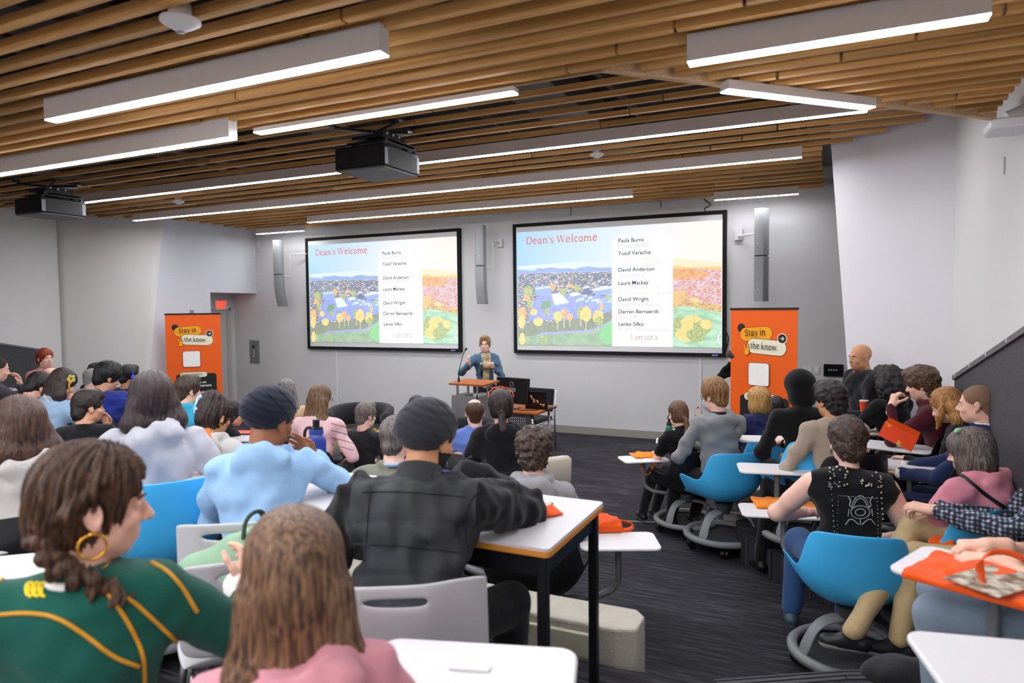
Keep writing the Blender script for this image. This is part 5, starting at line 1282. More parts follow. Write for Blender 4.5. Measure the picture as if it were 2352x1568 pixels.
g0 = atY(1068, 885, 7.62); g1_ = atY(1091, 808, 7.75)
pts = [Vector((0, 0, .0)), Vector((.0, 0, .08)), Vector((.02, 0, .20)), Vector((.06, 0, .34)), Vector((.10, 0, .41))]
MB().tube(pts, [.010, .008, .005, .005, .005], 8).build('neck', cab, r, smooth='all'); MB().ball((.112, 0, .425), (.014, .014, .022), 12, Matrix.Rotation(.7, 3, 'Y')).build('capsule', cab, r, smooth='all'); MB().cyl((0, 0, -.001), (0, 0, .05), .014).build('socket', cab, r, smooth=True)
r = empty('stage_desk', (-3.9, 8.24, 0), 0, 'wooden desk holding the monitor and laptop', 'desk')
MB().prism(rrect(1.12, .68, .02), .715, .745).build('wooden_top', oak_m, r, bevel=.004); MB().box((-.52, -.20, .25), (.42, -.18, .70)).build('modesty_panel', mat('panel_perf', (100, 100, 104), metal=.3, rough=.5), r)
m = MB()
for i in range(8):
    for j in range(6): m.box((.10+i*.03, -.203, .45+j*.035), (.115+i*.03, -.2, .465+j*.035))
m.build('perforation', wht, r)
for x in (-.50, .46): m = MB().tube([(x, -.28, .70), (x, -.28, .45), (x, -.26, .06), (x, -.26, .02)], .016, 10).tube([(x, .28, .70), (x, .28, .02)], .016, 10).tube([(x, -.28, .02), (x, .28, .02)], .016, 10); m.build('leg_frame', chrome, r, smooth='all')
def at(px, py, y): return atY(px, py, y)
c = at(1172, 925, 8.12); r = empty('monitor', (c.x, 8.14, .746), math.radians(-14), 'black monitor back seen behind the orange sunglasses', 'monitor')
MB().slab([(-.27, 0, .06), (.27, 0, .06), (.27, .03, .40), (-.27, .03, .40)], (0, .045, 0)).build('display', lapm, r, bevel=.006); MB().tube([(-.02, -.02, .0), (-.04, -.05, .14), (-.02, .0, .25)], [.03, .022, .03], 10).build('stand', metal('stand_silver', (150, 152, 158)), r, smooth='all'); MB().prism(rrect(.22, .16, .03), 0, .012).build('stand_base', metal('stand_silver', (150, 152, 158)), r)
lg = MB().tube([(.0+.028*math.cos(a), -.006+.0265, .315+.028*math.sin(a)) for a in np.linspace(0, 6.283, 20)], .0028, 6, cap=False); lg.build('round_badge', chrome, r); MB().box((-.03, .004, .215), (.07, .02, .27)).build('service_label', mat('label_grey', (110, 112, 116), var=.4, scale=150), r)
c = at(1228, 930, 8.1); r = empty('laptop', (c.x, 8.16, .745), math.radians(-8), 'open black laptop with colourful stickers on its lid', 'laptop')
MB().slab([(-.17, 0, .01), (.17, 0, .01), (.17, -.05, .24), (-.17, -.05, .24)], (0, .008, .001)).build('lid', lapm, r, bevel=.003); MB().box((-.17, .0, 0), (.17, .23, .016)).build('base', lapm, r, bevel=.003)
rs = random.Random(4); cs = [(236, 110, 90), (240, 210, 90), (120, 190, 170), (240, 240, 236), (230, 140, 160), (250, 150, 60)]
for k in range(22):
    t = k/21; x = -.15+.27*t+rs.uniform(-.03, .03); z = .20-.15*t+rs.uniform(-.03, .03); q = rs.uniform(.008, .016); ci = k % 6
    y = -(z-.01)/.23*.05-.0008
    MB().add([(x+q*math.cos(a), y-.0004*k/22, z+q*math.sin(a)) for a in np.linspace(0, 6.283, 9)[:-1]], [tuple(range(8))]).build('sticker', mat('sticker_%d' % ci, cs[ci]), r)
for (x, y, z, label) in ((-3.50, 8.30, .762, 'thin black closed box at the right end of stage desk'),):
    tag(MB().box((x-.12, y-.10, .746), (x+.10, y+.10, .80)).build('document_case', lapm, None, bevel=.006), label, 'case')
cable([(-3.72, 8.0, .752), (-3.6, 7.96, .752), (-3.45, 8.02, .752), (-3.42, 8.12, .752)], .005, 'loose cable lying on stage desk in front of laptop')
# guest chair with chrome frame behind the desk
r = empty('guest_chair', (-3.92, 9.05, 0), math.radians(170), 'black padded chair with chrome frame against the wall behind the stage desk', 'chair')
cush = fabric('black_cushion', (30, 32, 36), col2=None); MB().box((-.22, -.22, .42), (.22, .24, .49)).build('seat', cush, r, bevel=.02); MB().slab([(-.22, -.24, .55), (.22, -.24, .55), (.22, -.29, .88), (-.22, -.29, .88)], (0, .05, 0)).build('backrest', cush, r, bevel=.02)
for sx in (-.24, .24): MB().tube([(sx, -.28, .86), (sx, -.24, .45), (sx, -.26, .0)], .011, 8).tube([(sx, -.24, .45), (sx, .24, .42), (sx, .24, .0)], .011, 8).build('leg_frame', chrome, r, smooth='all')
# --- tub chairs
def tub(loc, rz, m_, label, w=.36, hb=.72, seat=.40, leg=None, th=.09, arc=115):
    r = empty('tub_chair', loc, rz, label, 'chair', 'upholstered tub chairs by the stage'); m = MB(); n = 26; vs = []; z0 = .16 if leg is None else .44
    for k in range(n+1):
        a = math.radians(-90-arc+2*arc*k/n); fall = 1-.12*abs(k/n*2-1)**3
        for rr_, z in ((w-th, z0), (w, z0), (w+.015, hb*fall-.03), (w-.02, hb*fall), (w-th+.02, hb*fall), (w-th-.01, hb*fall-.04)): vs.append((rr_*math.cos(a), rr_*math.sin(a), z))
    m.add(vs, [(k*6+i, (k+1)*6+i, (k+1)*6+(i+1) % 6, k*6+(i+1) % 6) for k in range(n) for i in range(6)]+[tuple(range(5, -1, -1)), tuple(range(n*6, n*6+6))]); m.build('backrest', m_, r, smooth='all')
    MB().prism(rrect(2*w-.12, 2*w-.10, .16, 8), seat-.20 if leg is None else seat-.14, seat).build('seat', m_, r, bevel=.03, smooth=True)
    if leg is None: MB().cyl((0, 0, 0), (0, 0, .22), w*.75, 24).build('base', m_, r, smooth=True)
    else:
        for a in (-135, -45, 45, 135): x, y = (w-.03)*math.cos(math.radians(a)), (w-.03)*math.sin(math.radians(a)); MB().obox((x, y, .24), (.05, .035, .48), math.radians(a)).build('leg', leg, r)
    return r
bl_f = fabric('charcoal_boucle', (44, 44, 50), bump=1.0, bscale=160); cr_f = fabric('cream_upholstery', (206, 198, 182), var=.03); yw = mat('yellow_wood', (206, 150, 40), rough=.5)
P0 = at(825, 930, 7.6); tub((P0.x, 7.6, 0), math.radians(200), bl_f, 'wide charcoal tub chair with yellow legs, empty, near the left screen', w=.46, hb=.74, leg=yw)
P0 = at(1075, 940, 7.0); tub((P0.x, 7.0, 0), math.radians(200), bl_f, 'charcoal tub chair back hidden behind the balding man', w=.42, hb=.74, leg=yw)
P0 = at(945, 960, 6.4); tub((P0.x, 6.45, 0), math.radians(-15), cr_f, 'cream tub chair behind which the dark straight hair shows', w=.40, hb=.74)
P0 = at(1205, 985, 5.9); tub((P0.x, 6.1, 0), math.radians(20), cr_f, 'cream tub chair right of the ponytail, low rounded arm', w=.36, hb=.66)
P0 = at(682, 960, 6.6); tub((P0.x, 6.9, 0), math.radians(-10), cr_f, 'cream tub chair under the long grey hair', w=.36, hb=.70)
P0 = at(850, 1030, 6.0); r = empty('ottoman', (P0.x-.05, 6.25, 0), 0, 'charcoal upholstered block seat under white tablet in centre', 'ottoman'); MB().prism(rrect(.95, .6, .06), .02, .42).build('cushion', bl_f, r, bevel=.03)
# ================================================================ PEOPLE
def rel(px, a): return 25.03-math.degrees(math.atan((px-1176)/1568))+a
def caster(*objs):
    bpy.context.view_layer.update(); vs, fs, o_ = [], [], 0
    for ob in objs:
        M = ob.matrix_world; vs += [M @ v.co for v in ob.data.vertices]; fs += [tuple(i+o_ for i in p.vertices) for p in ob.data.polygons]; o_ = len(vs)
    T_ = BVHTree.FromPolygons(vs, fs)
    def f(px, py, lift=.002):
        d = ray(px, py).normalized(); h = T_.ray_cast(O, d)
        return (h[0]+(h[1] if h[1].dot(d) < 0 else -h[1])*lift, h[1] if h[1].dot(d) < 0 else -h[1]) if h[0] is not None else (None, None)
    return f
def dens(pts, n=6):
    o = []
    for i in range(len(pts)-1):
        for k in range(n): t = k/n; o.append((pts[i][0]+(pts[i+1][0]-pts[i][0])*t, pts[i][1]+(pts[i+1][1]-pts[i][1])*t))
    return o+[pts[-1]]
def smoothpath(pts, it=2):
    for _ in range(it):
        q = [pts[0]]
        for i in range(len(pts)-1):
            a, b = pts[i], pts[i+1]; q += [(a[0]*.75+b[0]*.25, a[1]*.75+b[1]*.25), (a[0]*.25+b[0]*.75, a[1]*.25+b[1]*.75)]
        pts = q+[pts[-1]]
    return pts
def child_of(p, o):     # o was made in world space: make it a part of p
    bpy.context.view_layer.update(); o.parent = p; o.matrix_parent_inverse = p.matrix_world.inverted(); return o
def strip(f, pts, r, name, m, parent, flat=.45, lift=.001, n=6):
    P = [f(x, y, lift) for x, y in dens(smoothpath(pts), n)]; runs = [[]]
    for a in P:
        if a[0] is None or (runs[-1] and (a[0]-runs[-1][-1][0]).length > .12):
            if runs[-1]: runs.append([])
            if a[0] is None: continue
        runs[-1].append(a)
    m_ = MB()
    for q in runs:
        if len(q) > 1: m_.tube([a[0] for a in q], r, 8, flat=1.0)
    if not m_.v: return None
    return child_of(parent, m_.build(name, m, None, smooth='all'))
PP = {}
def who(key, label, px, py, Z, f, a, **k):
    k.setdefault('head', (0, 0, 0)); d = person(key, label, px, py, Z, f, face_dir=rel(px, a), **k); PP[key] = d; d['f'] = f; return d
def garment(d, *names): return [c for c in d['root'].children if any(c.name.startswith(n) for n in names)]
def W2(d, v): return Matrix.Translation(d['loc']) @ Matrix.Rotation(d['rz'], 4, 'Z') @ (Vector(v)*d['s'])
DESKH = lambda z, y=.40, x=.14: ((-x, y, z), (x, y, z))
hand_dn = ((-.1, 1, 0), (0, 0, -1)); 
def sleeve_fn(xs, yf):
    def fn(ce, g):
        q = ce-g['pel']; x = np.abs(q @ g['rx']); y = q @ g['fwd']; z = q @ g['up']
        return (((x > xs) | ((y > yf) & (x > .10))) & (z > .05)).astype(int)
    return fn
def front_fn(w0):      # open front of a blazer: shirt between the lapels
    def fn(ce, g):
        q = ce-g['pel']; x = np.abs(q @ g['rx']); y = q @ g['fwd']; z = q @ g['up']; return ((x < w0+.05*np.clip(z-.2, 0, 1)*2) & (y > .03) & (y < .22)).astype(int)
    return fn
# ---- nearest row on the rear tier
who('braid', 'person in a green jersey with gold piping and dark braid, face in profile', 215, 962, 1.46, T1, -8, head=(-78, 6, 0), male=False, skin='fair', face=True, hair=('braid', (92, 62, 40), (44, 27, 18)), hp=dict(th=1.02, groove=.004), top=(22, 84, 72), top_kind='sweater', lean=4, legs=False,
    hands=((-.20, .30, .62), (.32, .36, .80)), hpose=(('lap', .6), ('lap', .7, (.2, .5, .8), (-.8, .4, .0))), s=1.0, build_=1.05, hires=.0032, fold=.7)
who('pinkfg', 'person with long straight brown hair in faded pink sweatshirt, nearest to the camera', 672, 1152, 1.30, T1, 0, head=(0, 8, 0), male=False, hair=('long', (140, 104, 74), (62, 38, 26)), hp=dict(len=.33, w=.062, th=1.04, groove=.0010, back=.03), top=(206, 140, 152), top_kind='hoodie', lean=8, legs=False, s=.92, hires=.0034,
    hands=((-.22, .30, .60), (.20, .34, .66)))
who('sikh', 'person in black turban and dark grey padded vest, writing at the aisle desk', 990, 920, 2.45, T1, -12, head=(-30, 8, 0), male=True, skin='tan', face=True, hair=('turban', (52, 52, 58)), hp=dict(), beardc=(26, 22, 22), top=(66, 68, 72), top_kind='jacket', lean=27, puff=.028, build_=1.12, s=1.0,
    hands=((-.25, .48, .78), (.10, .52, .93)), hpose=(('lap', .8), ('pinch', .9, (-.5, .6, .5), (-.3, .3, -1))), elbow=(None, (1, .05, -.5)), arm=1.12, legs_col=(22, 23, 26), fold=1.1, knees=((-.16, .40, .50), (.30, .30, .50)), feet=((-.16, .40, .08), (.30, .34, .08)), top_mats=[fabric('vest_quilt', (56, 58, 62), rough=.6, sheen=0), fabric('sleeve_black', (18, 18, 21))], top_fn=sleeve_fn(.215, .17))
who('bluehood', 'person in a light blue hoodie and navy head covering, hand on cheek', 628, 917, 2.95, T1, -8, head=(-42, 8, 4), skin='brown', face=True, hair=('turban', (30, 33, 46)), hp=dict(), top=(150, 188, 226), top_kind='hoodie', lean=22, s=.98, build_=1.06,
    hands=((-.10, .46, .80), (.20, .30, .93)), hpose=(('lap', .6), ('lap', .35, (-.75, -.05, .75), (-.5, -.6, .2))), elbow=(None, (.9, .7, -.6)), legs_col=(70, 90, 120), fold=1.2)
who('grayhood', 'person in heather grey sweatshirt with long dark hair, in blue chair', 345, 846, 3.3, T1, 4, head=(4, 4, 0), male=False, hair=('long', (62, 44, 46), (24, 16, 18)), hp=dict(len=.17, w=.075, th=1.12, groove=.0016, back=.03), top=(176, 177, 186), top_kind='hoodie', lean=8, build_=1.18, s=.99,
    hands=((-.2, .32, .62), (.22, .30, .60)), fold=1.3)
who('leftbrown', 'person with brown hair and light grey hoodie with black strap, left edge', 40, 936, 2.95, T1, 8, head=(10, 6, 0), male=False, hair=('long', (92, 60, 46), (42, 26, 22)), hp=dict(len=.16, w=.07, th=1.12), top=(182, 178, 174), top_kind='hoodie', s=.93, lean=8)
# ---- middle left block
who('claw', 'person with curly bun held by a pale blue claw clip, grey hood and navy backpack', 498, 914, 4.45, TH, -22, head=(-35, 14, 0), male=False, skin='tan', face=True, hair=('bun', (62, 44, 36), (22, 16, 15)), hp=dict(bun=(0, -.045, .105), groove=.004, th=1.04), top=(190, 188, 186), top_kind='hoodie', lean=10)
who('teal', 'person in a turquoise polo shirt with short brown hair', 432, 867, 5.9, TH, -22, head=(-42, 4, 0), face=True, hair=('short', (92, 72, 56)), top=(60, 168, 204), top_kind='shirt', collar='shirt')
who('youngdark', 'person with dark wavy hair faded at the sides, chin on hand', 203, 901, 5.2, TH, -20, head=(-52, 4, 0), skin='olive', face=True, hair=('curly', (48, 36, 32)), hp=dict(curl=.005, big=.94), top=(20, 20, 23), hands=((-.1, .35, .7), (.08, .30, .96)), hpose=(('lap', .6), ('lap', .9, (-.3, .1, .9), (-.3, -.9, .1))))
who('navypuffer', 'person in a royal navy puffer jacket with black hair, looking down', 250, 839, 6.5, TH, -22, head=(-48, 18, 0), skin='olive', face=True, hair=('short', (28, 26, 28), (10, 10, 12)), hp=dict(th=2.2), top=(42, 56, 140), top_kind='puffer', puff=.02)
who('olive', 'person in an olive t-shirt with thick dark hair bending over the tablet', 92, 824, 6.5, TH, -38, head=(-22, 34, 0), skin='fair', face=True, hair=('short', (52, 38, 34)), hp=dict(th=1.9), top=(74, 82, 58), top_kind='tee', bare_arms=True, lean=14, s=1.02, hands=((-.1, .40, .74), (.14, .40, .74)))
who('denim', 'person in a pale denim jacket with a yellow flower in dark hair', 152, 849, 6.1, TH, -42, head=(-20, 30, 0), male=False, face=True, hair=('long', (66, 46, 42), (28, 20, 20)), hp=dict(len=.22), top=(152, 182, 212), top_kind='jacket', collar='shirt', lean=10, hands=((-.1, .40, .74), (.14, .40, .74)))
who('leftmost', 'person in a charcoal top at the left edge, hand raised to the cheek', -6, 818, 6.9, TH, -60, head=(-25, 10, 0), face=True, hair=('stubble', (60, 52, 48)), top=(66, 64, 70), hands=((-.1, .35, .70), (.06, .26, .98)), hpose=(('lap', .6), ('lap', .7, (0, -.1, 1), (-.2, -.9, .1))))
who('redhead', 'person with bright red hair facing the camera beside the dark guard panel', 103, 800, 9.0, TH, -150, head=(0, 0, 0), male=False, skin='pale', face=True, hair=('bun', (178, 74, 34), (110, 38, 18)), hp=dict(bun=(0, -.08, .06)), top=(214, 150, 140))
who('baldback', 'person with a bald head low in front of the red-haired girl', 119, 829, 8.4, TH, -40, head=(-20, 20, 0), skin='pale', hair=('none', (120, 90, 80)), top=(200, 60, 40), s=.92)
who('grayshort', 'person with cropped grey hair and sunglasses on head, light grey hood', 215, 846, 8.0, TH, -55, head=(-20, 5, 0), face=True, skin='pale', hair=('stubble', (150, 148, 146)), top=(196, 196, 198), top_kind='hoodie', s=.93, glasses='dark')
who('curlback', 'person with a dark curly crop seen over the grey-haired head', 222, 838, 8.8, TH, -40, hair=('curly', (34, 28, 28)), top=(60, 40, 60), s=.92)
who('headph', 'person wearing blue headphones in a plum top', 297, 838, 8.0, TH, -50, head=(-15, 5, 0), skin='tan', face=True, hair=('short', (30, 28, 32)), top=(70, 44, 74), s=.95)
who('smallright', 'person with long black hair in profile low beside the orange banner', 536, 923, 6.5, 0, -70, head=(-15, 8, 0), male=False, skin='olive', face=True, hair=('long', (38, 28, 30), (14, 11, 12)), hp=dict(len=.24), top=(28, 28, 32))
who('browndark', 'person with brown hair mostly hidden behind the turquoise polo', 402, 905, 6.9, TH, -10, male=False, hair=('long', (78, 50, 40)), top=(60, 60, 64), s=.86)
# ---- front rows, centre
who('grayhair', 'person with long straight grey hair in the front row left of centre', 657, 871, 7.0, 0, 4, male=False, hair=('long', (150, 146, 146), (74, 66, 68)), hp=dict(len=.30, w=.055), top=(206, 176, 140))
who('brownlong', 'person in a pink sweater with thin black stripes and long brown hair half tied back', 737, 883, 6.2, 0, -20, head=(-18, 6, 0), male=False, face=True, hair=('long', (140, 108, 76), (78, 54, 36)), hp=dict(len=.36, w=.06), top=(236, 196, 200), top_kind='sweater', glasses='dark', lean=12, hands=((-.1, .34, .64), (.2, .30, .62)))
who('grayman', 'person with short grey hair and glasses in a dark jacket, low in the front row', 841, 929, 6.7, 0, -35, head=(-20, 4, 0), face=True, skin='pale', hair=('short', (140, 132, 122), (80, 74, 68)), top=(44, 44, 48), top_kind='blazer', seat=.36, glasses='dark')
who('darkcream', 'person with straight black hair seated in the cream tub chair', 957, 891, 7.0, 0, 0, male=False, hair=('long', (40, 34, 38), (16, 13, 15)), hp=dict(len=.26), top=(180, 176, 170), s=.95, seat=.40)
who('greensweat', 'person with greying hair in a sage sweater over a blue collar, hidden by the turban', 908, 962, 4.2, 0, -6, head=(-14, 6, 0), skin='pale', hair=('short', (128, 120, 114), (66, 60, 58)), top=(124, 126, 112), top_kind='sweater', collar='shirt', lean=8)
who('baldingblue', 'person with thinning brown hair in a bright blue shirt', 1090, 916, 6.1, 0, 4, skin='pale', hair=('balding', (96, 66, 42), (50, 32, 20)), top=(112, 140, 216), top_kind='shirt', collar='shirt', seat=.38)
who('ponytail', 'person in a black hooded jacket with ponytail and orange sunglasses on head', 1150, 895, 5.4, 0, 3, male=False, hair=('pony', (58, 44, 42), (24, 18, 18)), hp=dict(th=1.04, groove=.0018), top=(24, 24, 27), top_kind='hoodie', puff=.012, glasses='orange', lean=10)
who('curlykid', 'person with thick curly brown hair in a grey hood, back to camera beside the aisle', 1226, 990, 4.0, 0, -2, head=(-4, 8, 0), hair=('curly', (84, 64, 52)), hp=dict(curl=.010, big=1.16), top=(150, 150, 154), top_kind='hoodie', lean=6, legs_col=(62, 84, 120))
# ---- the speaker
who('speaker', 'person in blue blazer and patterned shirt speaking behind the lectern', 1114, 788, 10.0, 0, -180+14, head=(-22, 0, 0), male=False, skin='pale', face=True, stand=True, hair=('short', (176, 142, 100), (110, 82, 54)), hp=dict(th=.7, hairline=.008), top=(74, 104, 130), top_kind='blazer', collar='blazer', glasses='dark', s=1.0,
    hands=((-.06, .26, 1.22), (.30, .30, 1.28)), hpose=(('lap', 1.3, (.3, .3, .7), (.3, .5, 0)), ('lap', .5, (.3, .5, .6), (-.3, .2, .4))), legs_col=(40, 42, 48), hires=.0055, top_mats=[fabric('blazer_blue', (74, 104, 130)), mat('shirt_pattern', (214, 200, 158), col2=(120, 104, 80), scale=90, rough=.8)], top_fn=front_fn(.045))
who('bald', 'person with shaved head in a black suit standing against the right wall', 1975, 791, 6.35, 0, 112, head=(16, 2, 0), skin='tan', face=True, stand=True, hair=('none', (60, 50, 44)), top=(19, 19, 22), top_kind='blazer', collar='blazer', legs_col=(18, 18, 21), build_=1.34, hands=((-.10, .26, 1.02), (.10, .28, 1.05)))
# ---- right block, front to back
who('girl', 'person with low ponytail in a black t-shirt leaning on the tablet, right block front', 1556, 924, 6.4, 0, 24, head=(6, 6, 0), male=False, skin='fair', hair=('pony', (120, 84, 58), (70, 46, 32)), hp=dict(th=.98), top=(17, 17, 20), top_kind='tee', bare_arms=True, lean=16, hands=((-.10, .42, .66), (-.24, .44, .66)), legs_col=(34, 35, 40), knees=((-.20, .36, .50), (-.02, .42, .50)), feet=((-.30, .38, .08), (-.14, .44, .08)))
who('masked', 'person in a grey zip hoodie with face mask and blond-brown hair, on blue chair', 1640, 876, 5.9, 0, 26, head=(24, 6, 0), skin='pale', face=True, hair=('short', (176, 132, 82), (96, 62, 36)), hp=dict(th=2.0), top=(138, 140, 142), top_kind='hoodie', glasses='dark', lean=4, hands=((-.16, .28, .76), (-.06, .30, .74)), legs_col=(18, 18, 21), knees=((-.15, .40, .50), (.10, .42, .46)), feet=((-.22, .42, .10), (-.02, .40, .10)))
who('blonde', 'person with blond bob in a navy quilted jacket before the right banner', 1741, 892, 6.75, 0, 22, head=(30, 2, 0), male=False, skin='pale', face=True, hair=('bob', (214, 168, 96), (150, 104, 54)), hp=dict(th=1.1), top=(42, 44, 84), top_kind='puffer', puff=.01)
who('darkbehind', 'person with black hair between the blond bob and the black hood', 1782, 909, 7.2, 0, 20, male=False, hair=('long', (30, 24, 26)), hp=dict(len=.2), top=(19, 19, 22), s=.86)
who('blackhood', 'person in a black hoodie with raised hood', 1834, 855, 5.25, TH, 22, head=(10, 6, 0), hair=('none', (20, 20, 20)), top=(17, 17, 19), top_kind='hoodie', hood=True, lean=10, hands=((-.12, .36, .70), (-.02, .38, .70)), legs_col=(20, 20, 23), feet=((-.12, .40, -.05), (.12, .40, -.05)))
who('beige', 'person in a beige blazer with curly black top hair faded at the sides', 1906, 882, 4.85, TH, 30, head=(16, 4, 0), skin='tan', face=True, hair=('curly', (40, 32, 32)), hp=dict(curl=.008, big=1.06), top=(170, 154, 138), top_kind='blazer', collar='blazer', lean=6, hands=((-.18, .36, .70), (-.06, .40, .70)), legs_col=(22, 21, 23), knees=((-.28, .40, .48), (.12, .42, .50)), feet=((-.34, .44, -.12), (.12, .42, -.08)), shoe=(20, 20, 20), sh=.175)
who('curlywoman', 'person with big black curly hair in a black sweater next to the standing man', 2040, 845, 5.9, TH, 55, male=False, skin='brown', hair=('bigcurly', (34, 26, 27)), hp=dict(curl=.009, big=1.08), top=(18, 18, 20), hands=((-.14, .46, .76), (.04, .44, .72)), build_=1.1)
who('burg', 'person in a burgundy hoodie with wavy brown hair, hand at mouth', 2113, 846, 5.35, TH, 82, head=(4, 10, 0), skin='fair', face=True, hair=('curly', (116, 84, 56)), hp=dict(curl=.008, big=1.08), top=(82, 30, 42), top_kind='hoodie', lean=14, hands=((-.16, .34, .98), (.0, .40, .66)), hpose=(('lap', 1.1, (.2, -.2, .9), (.6, -.6, 0)), ('lap', .6)), elbow=((-.4, .8, -.7), None), legs_col=(60, 52, 50))
who('blondread', 'person with straight blond fringe hair reading an orange brochure', 2166, 895, 4.95, TH, 84, head=(0, 26, 0), male=False, skin='pale', face=True, hair=('long', (206, 150, 84), (140, 90, 44)), hp=dict(len=.20, front=True), top=(19, 19, 21), lean=12, hands=((-.12, .42, .72), (.0, .44, .70)), legs_col=(20, 20, 23))
who('navysuit', 'person with buzz cut in a navy suit, hands folded on white tablet', 2243, 885, 4.35, TH, 78, head=(8, 2, 0), skin='fair', face=True, hair=('stubble', (134, 104, 84)), top=(34, 46, 82), top_kind='blazer', collar='shirt', lean=8, hands=((-.14, .48, .69), (.0, .50, .70)), hpose=(('lap', .4, (.2, 1, 0), (0, 0, -1)), ('lap', .4, (-.3, 1, 0), (0, 0, -1))), legs_col=(34, 46, 82))
who('pinkwoman', 'person with grey bob and glasses in a pink hoodie with a black shoulder strap', 2224, 962, 3.75, TH, 58, head=(16, 10, 0), male=False, skin='pale', face=True, hair=('bob', (128, 116, 108), (64, 56, 54)), hp=dict(th=1.10), top=(206, 134, 150), top_kind='hoodie', glasses='purple', build_=1.5, lean=12, hands=((-.16, .44, .66), (-.04, .46, .64)), legs_col=(206, 200, 204), s=.90, top_mats=[fabric('pink_dye', (208, 134, 150), var=.12, scale=9), mat('tie_dye', (232, 214, 218), col2=(168, 60, 120), scale=26, rough=.9)], top_fn=lambda ce, g: (((ce-g['pel'])[:, 2] < .03)).astype(int))
who('vest', 'person in a studded black leather vest, bare arms and jeans, on the near blue chair', 1946, 965, 3.95, 0, 6, head=(8, 8, 0), male=False, skin='pale', hair=('curly', (86, 64, 54)), hp=dict(curl=.0065, big=1.06), top=(19, 19, 21), top_kind='vest', bare_arms=True, build_=1.12, lean=8, hands=((-.16, .34, .70), (.24, .34, .60)), elbow=((-1, -.2, -.45), None), legs_col=(52, 86, 134), knees=((-.22, .36, .52), (.14, .42, .50)), feet=((-.26, .30, .12), (.02, .36, .12)), shoe=(60, 84, 96))
# ---- two people cut by the right edge: legs, sleeves and hands
def plaid():
    m = bpy.data.materials.new('plaid_flannel'); m.use_nodes = True; nt = m.node_tree; b = nt.nodes['Principled BSDF']; tc = nt.nodes.new('ShaderNodeTexCoord'); out = None
    for dr in ('X', 'Y', 'Z'):
        w = nt.nodes.new('ShaderNodeTexWave'); w.bands_direction = dr; w.inputs['Scale'].default_value = 16; w.inputs['Distortion'].default_value = 1.2; nt.links.new(tc.outputs['Object'], w.inputs[0])
        if out is None: out = w.outputs['Fac']
        else:
            a = nt.nodes.new('ShaderNodeMath'); a.operation = 'ADD'; nt.links.new(out, a.inputs[0]); nt.links.new(w.outputs['Fac'], a.inputs[1]); out = a.outputs[0]
    rp = nt.nodes.new('ShaderNodeValToRGB'); e = rp.color_ramp.elements; e[0].position = .30; e[0].color = lin((36, 40, 50)); e[1].position = .85; e[1].color = lin((170, 176, 190)); x = e.new(.6); x.color = lin((78, 84, 100))
    mu = nt.nodes.new('ShaderNodeMath'); mu.operation = 'MULTIPLY'; mu.inputs[1].default_value = .34; nt.links.new(out, mu.inputs[0]); nt.links.new(mu.outputs[0], rp.inputs[0]); nt.links.new(rp.outputs[0], b.inputs['Base Color']); b.inputs['Roughness'].default_value = .95
    return m
def sideways(key, label, knee_px, kz, f, a, **k):
    K = atZ(knee_px[0], knee_px[1], kz); rz = math.radians(rel(knee_px[0], a)); 
    sc = k.pop('sc', 1.0); ky = k.pop('ky', .43); off = Matrix.Rotation(rz, 3, 'Z') @ Vector((-.12, ky, 0))*sc
    d = person(key, label, px=knee_px[0], py=knee_px[1], Z=2.6, loc=(K.x-off.x, K.y-off.y, f), face_dir=math.degrees(rz), s=sc, **k); PP[key] = d; d['f'] = f; return d
sideways('khaki', 'person in khaki trousers and grey plaid sleeves with crossed legs, holding orange cloth', (2105, 1285), .74, TH, 88, top=(96, 100, 112), top_kind='shirt', top_mats=[plaid()], legs_col=(190, 166, 124), sc=1.08, ky=.56, knees=((-.12, .56, .50), (.10, .58, .58)), feet=((-.22, .62, .09), (-.36, .80, .14)), hands=((-.08, .50, .72), (.02, .48, .70)), arm=1.25, hpose=(('pinch', .9, (.1, 1, .1), (.3, 0, -1)), ('pinch', .9, (-.2, 1, .1), (0, 0, -1))), hair=('short', (80, 60, 40)), lean=-10, hires=.004, shoe=(34, 34, 36))
sideways('greyjeans', 'person in faded grey-blue jeans, bare forearms resting over an orange tote on the tablet', (2150, 1385), 1.04, T1, 88, top=(84, 84, 88), top_kind='tee', legs_col=(128, 144, 160), hands=((-.16, .27, .73), (-.02, .28, .74)), hpose=(('lap', .9, (.1, 1, -.1), (.2, 0, -1)), ('lap', .9, (-.3, 1, -.1), (0, 0, -1))), bare_arms=True, hair=('short', (70, 60, 50)), lean=4, hires=.0035)
# ================================================================ CHAIRS UNDER THE PEOPLE
def seat_for(key, kind, label, tab=None, back=0.0):
    d = PP[key]; o = Matrix.Rotation(d['rz'], 3, 'Z') @ Vector((0, -back, 0)); return node(kind, (min(d['loc'].x+o.x, XRR-(.26 if key in ('khaki', 'greyjeans') else .40)), d['loc'].y+o.y, d['f']), d['rz'], label, tab, min(1.04, max(.92, d['s'])))
def TB(px, py, z, a=0, **k): return (atZ(px, py, z), math.radians(rel(px, a)), k)
seat_for('masked', 'blue', 'blue swivel chair under the person in grey zip hoodie and mask', TB(1560, 1012, .70, 0, w=.46, d=.28), .06)
seat_for('vest', 'blue', 'blue swivel chair nearest the camera in right block, under the studded vest', TB(1800, 1172, .69, 10, w=.56, d=.30), .07)
seat_for('girl', 'black', 'black swivel chair with tablet carrying an orange bag, under the girl', TB(1478, 1052, .64, 20, w=.44, d=.28))
seat_for('blonde', 'blue', 'blue swivel chair under the navy quilted jacket', TB(1742, 1000, .69, 20, w=.30, d=.2))
seat_for('blackhood', 'blue', 'blue swivel chair under the raised black hood', TB(1752, 1006, TH+.68, 10, w=.44, d=.28))
